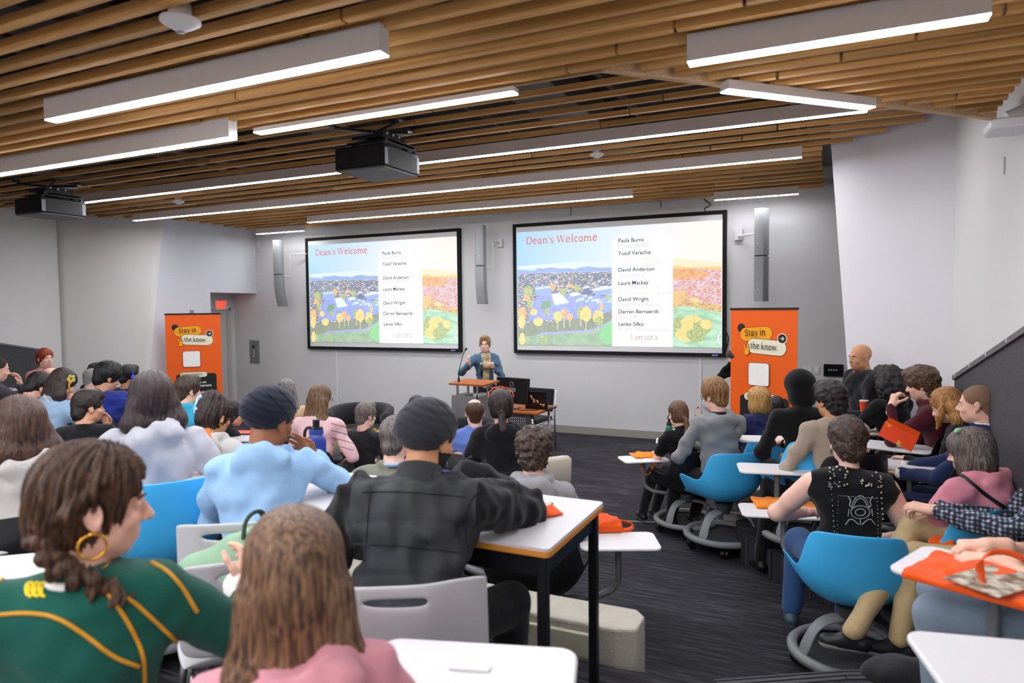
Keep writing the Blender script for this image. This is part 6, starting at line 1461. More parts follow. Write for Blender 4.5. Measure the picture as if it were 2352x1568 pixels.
seat_for('beige', 'black', 'black swivel chair under the beige blazer', TB(1785, 1075, TH+.67, 8, w=.54, d=.30))
seat_for('curlywoman', 'black', 'black swivel chair under the big curly hair', TB(2020, 992, TH+.75, 20, w=.5, d=.28))
seat_for('burg', 'black', 'black swivel chair under the burgundy hoodie', TB(2050, 985, TH+.75, 80, w=.44, d=.28))
seat_for('blondread', 'black', 'black swivel chair under the reader of the brochure', TB(2058, 1024, TH+.75, 80, w=.34, d=.50))
seat_for('navysuit', 'black', 'black swivel chair under the navy suit', TB(2090, 1068, TH+.75, 82, w=.30, d=.50))
seat_for('pinkwoman', 'blue', 'blue swivel chair under the pink hoodie, tip of arm showing', None)
seat_for('khaki', 'black', 'black swivel chair under the khaki trousers', None)
seat_for('greyjeans', 'black', 'black swivel chair at right edge with tote-covered tablet', TB(2285, 1325, T1+.69, 75, w=.34, d=.52))
seat_for('grayhood', 'blue', 'blue swivel chair under the heather grey sweatshirt, left block', None, .10)
seat_for('leftbrown', 'black', 'black swivel chair at left edge under the black strap', TB(-10, 1245, T1+.66, 0, w=.42, d=.28), .05)
seat_for('curlykid', 'black', 'black swivel chair under the curly hair, tablet reaching into the aisle', TB(1420, 1240, .70, 8, w=.46, d=.30))
seat_for('ponytail', 'black', 'black swivel chair under the ponytail', TB(1090, 1018, .70, 0, w=.36, d=.26), .06)
seat_for('denim', 'black', 'black swivel chair under the denim jacket', TB(125, 915, TH+.68, -30, w=.40, d=.28), .04)
seat_for('olive', 'black', 'black swivel chair under the olive t-shirt', TB(95, 895, TH+.68, -30, w=.40, d=.28))
seat_for('brownlong', 'black', 'black swivel chair under the striped pink sweater', TB(848, 1014, .68, -8, w=.50, d=.30))
seat_for('claw', 'black', 'black swivel chair under the claw-clip bun', TB(555, 1005, TH+.68, -20, w=.36, d=.26))
for k, lab in (('teal', 'black swivel chair under the turquoise polo'), ('navypuffer', 'black swivel chair under the navy puffer'), ('youngdark', 'black swivel chair under the wavy dark crop'), ('greensweat', 'black swivel chair under the sage sweater'), ('grayhair', 'black swivel chair under the long grey hair'), ('smallright', 'black swivel chair under the black-haired profile'), ('leftmost', 'black swivel chair at far left under the charcoal top')): seat_for(k, 'black', lab)
d = PP['sikh']; grey_chair((d['loc'].x+.02, d['loc'].y-.02, T1), math.radians(rel(960, 2)), 'light grey chair with slot handle behind the padded vest')
gl = atZ(430, 1285, 1.30); grey_chair((gl.x-.02, gl.y+.26, T1), math.radians(rel(430, 4)), 'light grey chair with slot handle, empty, holding the green bag')
for k in ('braid', 'pinkfg'):
    d = PP[k]; grey_chair((d['loc'].x, d['loc'].y-.02, T1), d['rz'], {'braid': 'light grey chair under the green jersey', 'pinkfg': 'light grey chair under the pink sweatshirt in front'}[k])
d = PP['bluehood']; grey_chair((d['loc'].x, d['loc'].y-.02, T1), d['rz'], 'light grey chair under the light blue hoodie')
for r_, tb in TABS: tablet(r_, tb[0], tb[1], **(tb[2] if len(tb) > 2 else {}))
# loose white tablets / table tops whose owners are outside the frame
def side_table(c, rz, w, dd, f, label):
    r = empty('white_side_table', (c.x, c.y, f), rz, label, 'table', 'white rounded tablets on stands'); h = c.z-f
    MB().prism(rrect(w, dd, .05, 7), h-.020, h).build('table_top', tab_w, r, bevel=.006, smooth=True); MB().tube([(0, 0, h-.02), (0, 0, .12)], .02, 10).build('post', tube_m, r, smooth='all'); MB().cyl((0, 0, 0), (0, 0, .03), .18, 24).build('foot', tube_m, r, smooth=True)
    return r
c = atZ(1080, 1535, 1.21); rzt = math.radians(17)
r = side_table(c, rzt, .50, .26, T1, 'large white rounded tablet at bottom centre beside the long brown hair'); MB().prism(rrect(.10, .03, .008), .71, .716).build('pen_groove', tab_w, r, bevel=.003)
side_table(atZ(2340, 1560, 1.19), math.radians(12), .36, .44, T1, 'white tablet corner at lower right edge over the jeans')
side_table(atZ(10, 1300, 1.16), math.radians(40), .34, .26, T1, 'white tablet corner at left edge below the other tablet')
side_table(atZ(12, 893, .92), 0, .5, .3, TH, 'white tablet at far left edge beside the charcoal top')

who('cameraman', 'person mostly hidden behind the right banner, black sleeve and hand at its left edge', 1726, 800, 8.75, 0, 150, stand=True, hair=('short', (30, 26, 26)), top=(17, 17, 19), top_kind='hoodie', hands=((-.20, .10, 1.62), (.26, .16, 1.46)), hpose=(('lap', .6), ('lap', 1.0, (0, .1, 1), (-.6, .4, 0))), elbow=(None, (1, .2, -1)))
# ================================================================ THINGS THEY HOLD, WEAR AND LEAN ON
tote_m = fabric('tote_orange', (244, 92, 24), var=.06, bump=.5); tote_a = fabric('tote_amber', (252, 140, 20), var=.05, bump=.5); paper_o = mat('paper_orange', (244, 120, 40), rough=.5); paper_w = mat('paper_white', (228, 222, 206), rough=.5, var=.25, scale=60)
def tote(c, rz, size, label, seed=1, strap=None, m_=None, droop=None, bulge=1.0):
    """soft folded tote: lying cloth with creases, its handle a part"""
    c = Vector(c); w, d, h = size; r = empty('tote_bag', c, rz, label, 'bag', 'orange tote bags'); mm = m_ or tote_m
    f = Field((-w/2-.02, -d/2-.02, -.012), (w/2+.02, d/2+.02, h+.03), .0055)
    rs = random.Random(seed); f.box((0, 0, h*.30), (w/2, d/2, h*.30), .006, None, 0)
    for k in range(3): f.box((rs.uniform(-.1, .1)*w, rs.uniform(-.1, .1)*d, h*(.45+.12*k)), (w*rs.uniform(.25, .42), d*rs.uniform(.22, .4), h*.22*bulge), .006, rotm(rs.uniform(-30, 30), rs.uniform(-6, 6)), .02)
    g = fnoise(seed, 48, .006, 6); f.displace(lambda X, Y, Z: g(X, Y, Z)*np.clip(Z/h*2, 0, 1)); f.cut((0, 0, .0015), (0, 0, -1))
    V, Q = f.mesh(); mesh_obj('bag_cloth', [(relax(V, Q, 1), Q)], mm, r)
    for st in (strap or []):
        m = MB(); pts = smoothpath3([Vector(p) for p in st]); vs = []
        for i, p in enumerate(pts):
            t = (pts[min(i+1, len(pts)-1)]-pts[max(i-1, 0)]).normalized(); s_ = t.cross(Vector((0, 0, 1))); s_ = s_.normalized() if s_.length > .2 else Vector((0, 1, 0)); s_ = (s_*.6+Vector((0, 0, 1))*.8 if abs(t.z) < .7 else s_).normalized()*.0125; n = t.cross(s_).normalized()*.0014
            vs += [p-s_-n, p+s_-n, p+s_+n, p-s_+n]
        q = len(pts); m.add(vs, [(i*4+j, i*4+(j+1) % 4, (i+1)*4+(j+1) % 4, (i+1)*4+j) for i in range(q-1) for j in range(4)]+[(0, 3, 2, 1), (4*q-4, 4*q-3, 4*q-2, 4*q-1)]); m.build('bag_handle', mm, r, smooth='all')
    return r
def smoothpath3(p, it=2):
    for _ in range(it):
        q = [p[0]]
        for i in range(len(p)-1): q += [p[i].lerp(p[i+1], .25), p[i].lerp(p[i+1], .75)]
        p = q+[p[-1]]
    return p
R_ = lambda px, a=0: math.radians(rel(px, a))
tote(atZ(822, 1006, .682), R_(822, -8), (.33, .20, .055), 'crumpled orange tote on the white tablet in the centre rows', 3, [[(.0, .0, .05), (-.10, .03, .09), (-.13, .03, .06), (-.06, .02, .05)], [(-.08, -.06, .05), (.05, -.02, .065), (.14, -.05, .04)]])
tote(atZ(1392, 1212, .702), R_(1392, 10), (.17, .20, .075), 'orange tote slumped on tablet beside the aisle desk leg', 5, [[(.02, -.02, .06), (.12, -.04, .05), (.17, -.03, .02), (.12, -.09, .01), (.02, -.09, .02)]])
tote(atZ(1800, 1158, .692), R_(1800, 12), (.40, .25, .028), 'flat amber tote under the elbow of the studded vest', 7, None, tote_a, bulge=.6)
tote(atZ(1486, 1046, .642), R_(1486, 20), (.30, .20, .022), 'flat orange tote on the girl\'s tablet with a hanging handle', 8, [[(-.10, -.11, .01), (-.12, -.16, -.02), (-.11, -.17, -.10), (-.06, -.17, -.16), (-.01, -.16, -.10), (.0, -.15, -.02), (.0, -.10, .01)]], tote_a, bulge=.6)
tote(atZ(2300, 1350, T1+.692), math.radians(rel(2285, 75)), (.30, .46, .035), 'large orange tote spread on the tablet at the right edge, handle raised', 9, [[(-.10, .02, .03), (-.12, .03, .11), (-.10, -.02, .15), (-.06, -.09, .12), (-.08, -.13, .03)]], bulge=.7)
tote(atZ(1245, 1178, 1.262), R_(1245, 30), (.13, .12, .010), 'corner of orange tote on the aisle desk by the writing hand', 11, bulge=.5)
d = PP['masked']; tote(atD(1603, 975, 6.2), R_(1603), (.10, .08, .05), 'orange tote whose raised handles show beside the masked person', 12, [[(-.03, 0, .03), (-.03, 0, .12), (.0, 0, .17), (.03, 0, .12), (.03, 0, .04)], [(.0, .02, .03), (.06, .02, .12), (.11, .02, .15)]])
tote(atZ(1698, 1180, .002), R_(1698, 20), (.26, .22, .09), 'orange tote on the floor behind the blue chair base', 13)
tote(atZ(1812, 1116, TH+.20), R_(1812, 20), (.16, .12, .10), 'orange tote glimpsed under the beige blazer', 14)
tote(atZ(-4, 1216, T1+.662), R_(10, 0), (.16, .10, .02), 'orange tote corner on the tablet at the left edge', 15, bulge=.5)
# cloth in the hands of the plaid-sleeved person
hd = W2(PP['khaki'], (-.05, .52, .75)); hd = atD(2165, 1250, (hd-O).dot(FW)-.02)
r = tote(hd-Vector((0, 0, .05)), R_(2160, 10), (.12, .10, .10), 'bunched orange tote held between two hands over khaki knees', 21, None)
r2 = MB(); a = [hd+Vector((0, 0, .0)), atD(2215, 1262, (hd-O).dot(FW)), atD(2312, 1236, (hd-O).dot(FW)+.02), atD(2262, 1192, (hd-O).dot(FW)+.02), atD(2230, 1225, (hd-O).dot(FW))]; r2.slab(a, FW*.008); child_of(r, r2.build('bag_flap', tote_m, None, bevel=.003))
def leaflet(c, rz, w, d, label, m_, thick=.004, tilt=None, name='brochure', cat='brochure'):
    r = tag(MB().box((-w/2, -d/2, 0), (w/2, d/2, thick)).build(name, m_, None, bevel=.0008), label, cat); r.location = c; r.rotation_euler = tilt if tilt else (0, 0, rz); return r
mixp = mat('booklet_photo', (214, 208, 190), col2=(120, 96, 76), scale=24, rough=.4, detail=5); mixo = mat('brochure_print', (238, 76, 30), col2=(246, 170, 60), scale=9, rough=.45); mixo.node_tree.nodes['Color Ramp'].color_ramp.elements[0].position = .62; mixo.node_tree.nodes['Color Ramp'].color_ramp.elements[1].position = .66
leaflet(atZ(1222, 1168, 1.262), R_(1222, -25), .10, .20, 'light booklet under the forearm on the aisle desk', mixp, .006, name='booklet', cat='booklet')
leaflet(atZ(2012, 994, TH+.752), R_(2012, 30), .30, .20, 'magazine lying on tablet left of the orange brochure', mixp, .004, name='magazine', cat='magazine')
leaflet(atZ(2290, 1332, T1+.728), R_(2290, 60), .26, .16, 'light leaflet on the orange tote at right edge', mixp, .005)
leaflet(atZ(556, 992, TH+.682), R_(556, -30), .22, .16, 'orange leaflet on the small tablet behind the curly bun', mixo, .004)
# open brochure in the reader's hand: two leaves
c = atD(2066, 1004, 4.62); r = empty('brochure', c, R_(2060, 0), 'open orange-red brochure held by the fringe-haired reader', 'brochure'); r.rotation_euler = (math.radians(52), math.radians(26), R_(2060, 0)); MB().box((-.12, -.06, 0), (.10, .06, .004)).build('front_leaf', mixo, r); MB().slab([(-.12, .06, 0), (.10, .06, 0), (.09, .08, .04), (-.11, .08, .04)], (0, 0, .003)).build('back_leaf', tote_m, r)
c = atD(452, 1013, 4.2); r = leaflet(c, 0, .17, .13, 'orange sheet held up behind the heather grey shoulder', paper_o, .002, (math.radians(70), math.radians(-8), R_(452, 0)))
# drink bottles
def bottle(c, h, rad, col, label, loop=True, k='dark'):
    r = empty('water_bottle', c, R_(730), label, 'bottle'); bm_ = plastic('bottle_%d_%d_%d' % col, col, rough=.35); R = rad
    MB().lathe([(.0001, 0), (R*.94, 0), (R, .006), (R, h*.60), (R*.97, h*.655), (R*.80, h*.70), (R*.66, h*.72), (.0001, h*.72)], seg=32).build('flask', bm_, r, smooth=True); MB().cyl((0, 0, h*.715), (0, 0, h*.735), R*.70, 28).build('steel_neck', chrome, r, smooth=True)
    MB().lathe([(.0001, h*.735), (R*.74, h*.735), (R*.76, h*.80), (R*.70, h*.83), (.0001, h*.83)], seg=28).build('cap_collar', bm_ if k == 'dark' else cast_m, r, smooth=True); MB().lathe([(.0001, h*.83), (R*.72, h*.83), (R*.66, h*.865), (R*.36, h*.875), (R*.36, h*.99), (R*.30, h), (.0001, h)], seg=24).build('cap', cast_m, r, smooth=True)
    if loop: MB().tube(smoothpath3([Vector((-R*.5, 0, h*.86)), Vector((-R*1.0, 0, h*.86)), Vector((-R*1.25, 0, h*.76)), Vector((-R*1.15, 0, h*.66))]), R*.16, 8).build('carry_strap', cast_m, r, smooth='all')
    else: MB().tube([(R*.5*math.cos(a), 0, h*1.05+R*.6*math.sin(a)) for a in np.linspace(0, 6.28, 16)], .005, 6, cap=False).build('carry_loop', cast_m, r, smooth='all')
    return r
bb = atZ(729, 1092, 1.262); r = bottle(bb, .275, .045, (44, 66, 156), 'navy blue water bottle with black cap beside the light blue hoodie')
MB().tube([(.0+.012*math.cos(a), -.0455, .11+.016*math.sin(a)) for a in np.linspace(0, 6.28, 14)], .0012, 6, cap=False).build('drop_logo', wht, r)
bottle(atZ(1537, 1016, .702), .24, .035, (24, 122, 92), 'green water bottle with black loop lid beside the ponytail girl', False, 'green')
r = empty('drink_cup', atD(1984, 945, 5.95), 0, 'small cup with orange label by the black sweater sleeve', 'cup'); MB().lathe([(.0001, 0), (.028, 0), (.036, .09), (.0001, .09)]).build('cup_body', mixo, r, smooth=True); MB().cyl((0, 0, .09), (0, 0, .10), .038).build('lid', plate, r)
# green drawstring bag on the empty grey chair, magenta jacket, grey cloth, backpacks
def blob(name, label, cat, c, prims, m_, h=.008, seed=3, amp=.006, freq=40, k=.03, rz=0):
    r = empty(name, c, rz, label, cat); lo = np.min([np.array(p[0])-np.max(p[1]) for p in prims], 0); hi = np.max([np.array(p[0])+np.max(p[1]) for p in prims], 0); f = Field(lo-.02, hi+.02, h)
    for p in prims: f.ell(p[0], p[1], None, k)
    f.displace(fnoise(seed, freq, amp, 7)); V, Q = f.mesh(); mesh_obj('cloth', [(relax(V, Q, 1), Q)], m_, r); return r
c = atZ(470, 1262, 1.30); gbm = fabric('bag_green', (140, 174, 144), rough=.5, sheen=0)
r = blob('drawstring_bag', 'soft green bag with dark strap resting in the empty light grey chair', 'bag', (c.x+.03, c.y+.10, T1+.45), [((0, 0, .16), (.17, .13, .18)), ((.06, .0, .30), (.13, .10, .09)), ((-.10, -.01, .22), (.10, .09, .12))], gbm, rz=R_(470), amp=.009)
MB().tube(smoothpath3([Vector((.02, -.03, .36)), Vector((.03, -.02, .43)), Vector((.08, 0, .45)), Vector((.10, .03, .38))]), .014, 8, flat=.5).build('dark_strap', fabric('strap_dark_green', (60, 76, 62)), r, smooth='all')
d = PP['brownlong']; mg = fabric('jacket_magenta', (226, 16, 120), rough=.7); blob('jacket', 'bright magenta jacket bunched over the chair back below the pink sweater', 'jacket', (d['loc'].x, d['loc'].y, 0), [((-.12, -.28, .62), (.12, .07, .20)), ((.10, -.24, .56), (.17, .09, .20)), ((.24, -.12, .48), (.12, .14, .16)), ((.0, -.30, .45), (.24, .07, .22))], mg, rz=d['rz'], amp=.012, seed=8)
d = PP['vest']; blob('grey_garment', 'pale grey garment hanging beside the near blue chair', 'clothing', atD(2082, 1290, 3.9), [((0, 0, -.02), (.09, .08, .16)), ((.03, .02, -.15), (.10, .08, .12)), ((-.03, 0, .10), (.05, .05, .09))], fabric('cloth_pale_grey', (150, 148, 144)), amp=.012, seed=14)
bkm = fabric('pack_black', (26, 26, 30), rough=.6)
blob('backpack', 'dark backpack on the floor between two right block chairs', 'backpack', atZ(1662, 1195, .02)+Vector((.05, .25, 0)), [((0, 0, .17), (.16, .11, .19)), ((0, -.08, .12), (.11, .05, .10))], bkm, amp=.006, seed=17)
blob('backpack', 'black bag at lower right under the crossed shoes', 'backpack', atZ(2075, 1560, T1)+Vector((0, 0, -.05)), [((0, 0, .05), (.16, .12, .09)), ((.15, .02, .08), (.12, .12, .10))], bkm, amp=.008, seed=19)
d = PP['claw']; nv = fabric('pack_navy', (50, 64, 112), rough=.6); r = blob('backpack', 'navy backpack with cream cord toggles slung behind the curly bun', 'backpack', (d['loc'].x, d['loc'].y, d['f']), [((.04, -.21, .80), (.15, .08, .17)), ((.08, -.22, .93), (.10, .06, .06))], nv, rz=d['rz'], amp=.005, seed=23)
for k in range(3): MB().cyl((.10+.022*k, -.275, .93-.01*k), (.112+.022*k, -.285, .965-.01*k), .008, 10).build('toggle', mat('toggle_cream', (220, 208, 176)), r, smooth=True)
# ---- worn details, each a part of its person
gold = metal('gold', (224, 168, 60), rough=.22)
B = PP['braid']; fg = caster(*garment(B, 'sweater')); pip = mat('piping_gold', (206, 146, 30), rough=.6); broot = B['root']
for pts in ([(172, 1300), (235, 1345), (290, 1420), (330, 1500), (332, 1568)], [(235, 1345), (300, 1375), (360, 1430), (430, 1495)], [(0, 1412), (60, 1407), (130, 1415), (200, 1460), (260, 1510), (318, 1530)], [(348, 1292), (385, 1310), (420, 1350), (452, 1405)], [(52, 1295), (20, 1315), (0, 1335)]):
    strip(fg, pts, .0042, 'piping', pip, broot)
ylw = mat('logo_yellow', (226, 200, 20), rough=.6)
for k in range(3):
    cx = 66+k*15; strip(fg, [(cx+10, 1338), (cx-3, 1340), (cx-6, 1352), (cx-3, 1366), (cx+8, 1370)], .0032, 'chest_logo', ylw, broot, n=4)
    strip(fg, [(cx+2, 1345), (cx+1, 1362)], .0022, 'chest_logo', ylw, broot, n=4)
T = B['T']
MB().tube([T((.086, -.002+.025*math.cos(a), -.066+.025*math.sin(a))) for a in np.linspace(0, 6.28, 26)], .0030, 8, cap=False).build('hoop_earring', gold, broot, smooth='all')
el_, wr_ = B['arms'][1][2], B['arms'][1][3]; dv = (wr_-el_)/np.linalg.norm(wr_-el_)
def ring_at(d, i, t, rad, thick, name, m_, length=.0, parent=None):
    sd, shp, el, wr = d['arms'][i]; v = (wr-el)/np.linalg.norm(wr-el); p = el+(wr-el)*t; a = np.cross(v, [0, 0, 1]); a /= np.linalg.norm(a); b = np.cross(v, a)
    if length: MB().tube([Vector(p-v*length/2), Vector(p), Vector(p+v*length/2)], [rad, rad*1.03, rad*.98], 18, cap=False).build(name, m_, d['root'], smooth='all', solid=.004)
    else: MB().tube([Vector(p+(a*math.cos(q)+b*math.sin(q))*rad) for q in np.linspace(0, 6.283, 22)], thick, 8, cap=False).build(name, m_, d['root'], smooth='all')
whc = fabric('white_cotton', (232, 228, 222))
ring_at(B, 1, .86, .044, 0, 'white_cuff', whc, .12); ring_at(B, 1, .985, .032, .0035, 'chain_bracelet', gold); ring_at(B, 1, .95, .033, .002, 'chain_bracelet', gold)
nb = B['neckb']; MB().tube([Vector(nb+np.array([.062*math.cos(a), .058*math.sin(a)-.004, .006+.006*math.sin(a)])) for a in np.linspace(0, 6.28, 24)], .010, 8, cap=False).build('undershirt_collar', whc, broot, smooth='all')
MB().tube([Vector(nb+np.array([.058*math.cos(a), .056*math.sin(a), .030+.012*math.sin(a)])) for a in np.linspace(0, 6.28, 24)], .0014, 6, cap=False).build('necklace', gold, broot, smooth='all')
S_ = PP['sikh']; m = MB(); nb_, u_, r_x, f_w = S_['neckb'], S_['up'], S_['rx'], S_['fwd']; n_ = 28; vs = []
for lv, (hh_, rr_) in enumerate(((-.045, .100), (-.01, .088), (.025, .080), (.050, .078), (.052, .070), (.02, .070), (-.03, .075))):
    for k in range(n_): a = 2*math.pi*k/n_; vs.append(Vector(nb_-f_w*.012+u_*(hh_+.006*math.cos(a))+r_x*math.sin(a)*rr_+f_w*(-math.cos(a))*rr_*.95))
m.add(vs, [(l_*n_+k, l_*n_+(k+1) % n_, (l_+1)*n_+(k+1) % n_, (l_+1)*n_+k) for l_ in range(6) for k in range(n_)]); m.build('collar', MATS['vest_quilt'], S_['root'], smooth='all')
fs_ = caster(*garment(S_, 'jacket')); sm_ = fabric('seam_dark', (34, 35, 38))
for pts in ([(832, 1130), (900, 1128), (1000, 1134), (1072, 1142)], [(812, 1248), (900, 1252), (1000, 1262), (1064, 1270)], [(1104, 1122), (1080, 1150), (1066, 1200), (1074, 1260), (1092, 1300)], [(850, 1112), (845, 1200), (838, 1290)]): strip(fs_, pts, .0026, 'quilt_seam', sm_, S_['root'])
# claw clip, flower, headphones, mask, straps
d = PP['claw']; T = d['T']; cb = plastic('clip_blue', (160, 196, 222)); m = MB()
m.tube(smoothpath3([T(v) for v in ((-.04, -.10, .12), (-.055, -.112, .09), (-.035, -.125, .06), (-.055, -.118, .03), (-.04, -.112, .0))]), .008, 8).tube(smoothpath3([T(v) for v in ((-.03, -.10, .11), (-.065, -.095, .075), (-.05, -.115, .04), (-.02, -.122, .02))]), .007, 8); m.build('hair_claw', cb, d['root'], smooth='all'); MB().tube([T((.083+.0*a, -.005+.008*math.cos(a), -.045+.010*math.sin(a))) for a in np.linspace(0, 6.28, 14)], .002, 6, cap=False).build('earring', gold, d['root'])
d = PP['denim']; T = d['T']; m = MB()
for k in range(5): a = k*1.257; m.ball(T((.086, .0+.022*math.cos(a), .045+.022*math.sin(a))), (.010, .018, .018), 10)
m.build('flower_clip', mat('flower_yellow', (196, 186, 96), rough=.6), d['root'], smooth='all'); strip(caster(*garment(d, 'jacket')), [(112, 925), (100, 905), (104, 890)], .008, 'cream_strap', fabric('strap_cream', (230, 208, 186)), d['root'])
d = PP['grayshort']; T = d['T']; MB().ball(T((.06, .06, .085)), (.02, .03, .012), 10).build('flower_clip', mat('flower_yellow', (196, 186, 96)), d['root'], smooth='all')
d = PP['headph']; T = d['T']; bl2 = plastic('headphone_blue', (30, 70, 190)); MB().tube([T((.090*math.cos(a), -.005, .02+.108*math.sin(a))) for a in np.linspace(0, math.pi, 16)], .010, 8).build('headphone_band', bl2, d['root'], smooth='all')
for sx in (-1, 1): MB().ball(T((sx*.092, -.003, -.01)), (.018, .034, .040), 12).build('headphone_cup', bl2, d['root'], smooth='all')
d = PP['masked']; T = d['T']; fm = Field(d['hc']-.14, d['hc']+.14, .005); fm.ell(T((0, .072, -.055)), np.array((.060, .040, .050))*d['hs'], d['R'], 0); V, Q = fm.mesh(); mesh_obj('face_mask', [(V, Q)], fabric('mask_blue', (176, 198, 222), bump=.1), d['root'])
for sx in (-1, 1): MB().tube([T((sx*.060, .065, -.03)), T((sx*.080, .0, -.012)), T((sx*.083, -.012, -.0))], .0012, 6).build('mask_loop', whc, d['root'])
nb = d['neckb']; MB().tube([Vector(nb+np.array([.078*math.cos(a), .070*math.sin(a)+.01, .030])) for a in np.linspace(math.pi*.9, 2.1*math.pi, 18)], .011, 8).build('neck_headphones', cast_m, d['root'], smooth='all')
d = PP['girl']; MB().tube([Vector(d['shl']+np.array([.05, -.07, .03])), Vector(d['shl']+np.array([.06, -.03, .075])), Vector(d['shl']+np.array([.05, .04, .05]))], .012, 8, flat=.4).build('bag_strap', fabric('strap_mint', (176, 210, 170)), d['root'], smooth='all')
d = PP['pinkwoman']; strip(caster(*garment(d, 'hoodie')), [(2180, 1076), (2210, 1092), (2255, 1130), (2290, 1155), (2326, 1176)], .011, 'shoulder_strap', cast_m, d['root']); T = d['T']; MB().ball(T((-.03, .02, .125)), (.055, .02, .018), 12, Matrix(d['R'].tolist())).build('hair_clip', plastic('clip_mint', (160, 204, 168)), d['root'], smooth='all')
d = PP['blondread']; T = d['T']; MB().tube([T((-.07, .06, .10)), T((-.03, .075, .125)), T((.03, .075, .125)), T((.07, .06, .10))], .011, 8, flat=.6).build('sunglasses', lapm, d['root'], smooth='all')
d = PP['curlywoman']; T = d['T']; MB().tube([T((-.10, .03, .10)), T((-.105, .0, .07))], .004, 6).build('hair_pin', gold, d['root'])
d = PP['navysuit']; ring_at(d, 0, .99, .037, 0, 'shirt_cuff', whc, .035); ring_at(d, 1, .99, .037, 0, 'shirt_cuff', whc, .035); nb = d['neckb']; MB().tube([Vector(nb+np.array([.064*math.cos(a), .060*math.sin(a), .036])) for a in np.linspace(0, 6.28, 20)], .009, 8, cap=False).build('shirt_collar', whc, d['root'], smooth='all')
d = PP['greensweat']; nb = d['neckb']; MB().tube([Vector(nb+np.array([.066*math.cos(a), .062*math.sin(a), .026])) for a in np.linspace(0, 6.28, 20)], .013, 8, cap=False).build('shirt_collar', fabric('collar_blue', (150, 172, 206)), d['root'], smooth='all')
d = PP['brownlong']; f_ = caster(*garment(d, 'sweater')); lnm = mat('stripe_black', (40, 34, 38), rough=.8)
for y in range(930, 1040, 16): strip(f_, [(760, y-6), (785, y), (812, y+8)], .0022, 'knit_stripe', lnm, d['root'], n=8)
for key, px, py in (('speaker', 1127, 837), ('bald', 1963, 854)):
    d = PP[key]; h = caster(*garment(d, 'blazer'))(px, py, .004)[0]
    if h is not None: child_of(d['root'], MB().ball(h, .012, 10).build('lapel_pin', mat('pin_orange', (240, 110, 30), rough=.4), None, smooth='all'))
# hand-held microphone of the speaker
d = PP['speaker']; sd, shp, el, wr = d['arms'][1]; a = W2(d, wr+np.array([-.03, .06, .03])); hm_ = atD(1106, 850, (a-O).dot(FW)); top_ = atD(1106, 832, (a-O).dot(FW)-.03)
ax = (top_-hm_).normalized(); r = empty('handheld_microphone', hm_-ax*.10, 0, 'black handheld microphone with silver grille held up to the speaker', 'microphone'); MB().tube([(0, 0, 0), tuple(ax*.16)], [.013, .018], 14).build('handle', cast_m, r, smooth='all'); MB().ball(ax*.185, .027, 14).build('grille', metal('mic_grille', (150, 152, 156), rough=.5), r, smooth='all')
# studs, seams and back patch of the leather vest
d = PP['vest']; f_ = caster(*garment(d, 'vest')); stud = metal('stud_steel', (214, 208, 200), rough=.25); vr = d['root']; rs = random.Random(5); m = MB()
def add_stud(px, py, r_, h_):
    p, n = f_(px, py, 0)
    if p is None: return
    m.tube([p-n*.002, p+n*h_*1.3], [r_*1.45, r_*.45], 8)
for k in range(64):
    px = rs.uniform(1905, 2025); py = 1065+abs(px-1965)*.18+rs.uniform(0, 48)
    if abs(px-1962) < 14: continue
    add_stud(px, py, .0065, .012)
for k in range(16): add_stud(1908+k*.9, 1100+k*12, .0045, .006); add_stud(2022+k*.5, 1095+k*12, .006, .008)
for k in range(22): add_stud(1926+k*4.2, 1138+k*.3, .003, .005)
for k in range(14): add_stud(1925-k*.2, 1142+k*9, .003, .005); add_stud(2014+k*.2, 1142+k*9, .003, .005)
child_of(vr, m.build('studs', stud, None, smooth='all'))['kind'] = 'stuff'
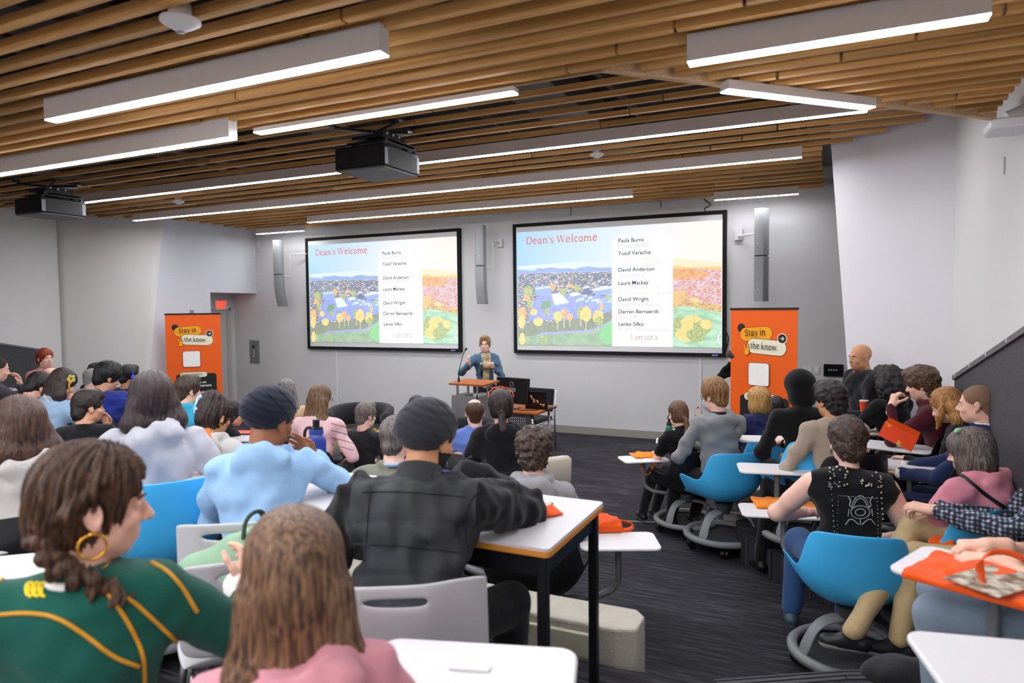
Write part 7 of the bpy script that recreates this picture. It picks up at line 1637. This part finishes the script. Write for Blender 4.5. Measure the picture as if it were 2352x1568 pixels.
pt = mat('patch_line', (160, 164, 162), rough=.8)
def sk_(pts, r_=.0014): strip(f_, pts, r_*1.5, 'patch_drawing', pt, vr, n=4)
arc = lambda cx, cy, rx, ry, a0, a1, n=10: [(cx+rx*math.cos(math.radians(a0+(a1-a0)*i/n)), cy-ry*math.sin(math.radians(a0+(a1-a0)*i/n))) for i in range(n+1)]
sk_(arc(1976, 1172, 20, 34, 10, 170)); sk_(arc(1976, 1172, 16, 28, 10, 170)); sk_(arc(1976, 1176, 22, 15, 0, 360, 16)); sk_(arc(1976, 1176, 12, 8, 0, 360, 12)); sk_([(1948, 1140), (1955, 1150), (1950, 1160), (1958, 1166)], .002); sk_([(2004, 1140), (1997, 1150), (2002, 1160), (1994, 1166)], .002); sk_([(1950, 1168), (1948, 1185)]); sk_([(2002, 1168), (2004, 1185)]); sk_([(1942, 1204), (1954, 1188), (1972, 1204)], .002); sk_([(2010, 1204), (1998, 1188), (1980, 1204)], .002); sk_([(1976, 1190), (1976, 1205)], .0016)
T = d['T']; MB().tube([T((-.084, -.005, -.035)), T((-.085, -.005, -.060))], .003, 6).build('earring', cast_m, vr)
# chest mark on the charcoal sleeve of the hidden camera person, and the furry microphone
c = atD(1674, 812, 8.3); blob('video_microphone', 'fuzzy grey microphone poking out left of the right banner', 'microphone', c, [((0, 0, 0), (.035, .035, .05)), ((.03, .04, -.03), (.03, .03, .03))], fabric('fuzzy_grey', (96, 92, 92), bump=1), amp=.004, seed=31, freq=90)
# pencil and pens
def pen(a, b, r_, col, label): tag(MB().tube([a, b], r_, 8).build('pen', plastic('pen_%d_%d_%d' % col, col), None, smooth='all'), label, 'pen')
c = atD(158, 905, 5.9); pen(c, c+Vector((.02, 0, .13)), .006, (240, 160, 30), 'yellow pencil held up before the denim jacket')
h = PP['sikh']['arms'][1][3]; a = W2(PP['sikh'], h+np.array([-.05, .06, -.01])); pen(a, a+Vector((.07, .03, .05)), .0045, (40, 38, 44), 'dark pen in the writing hand at the aisle desk')
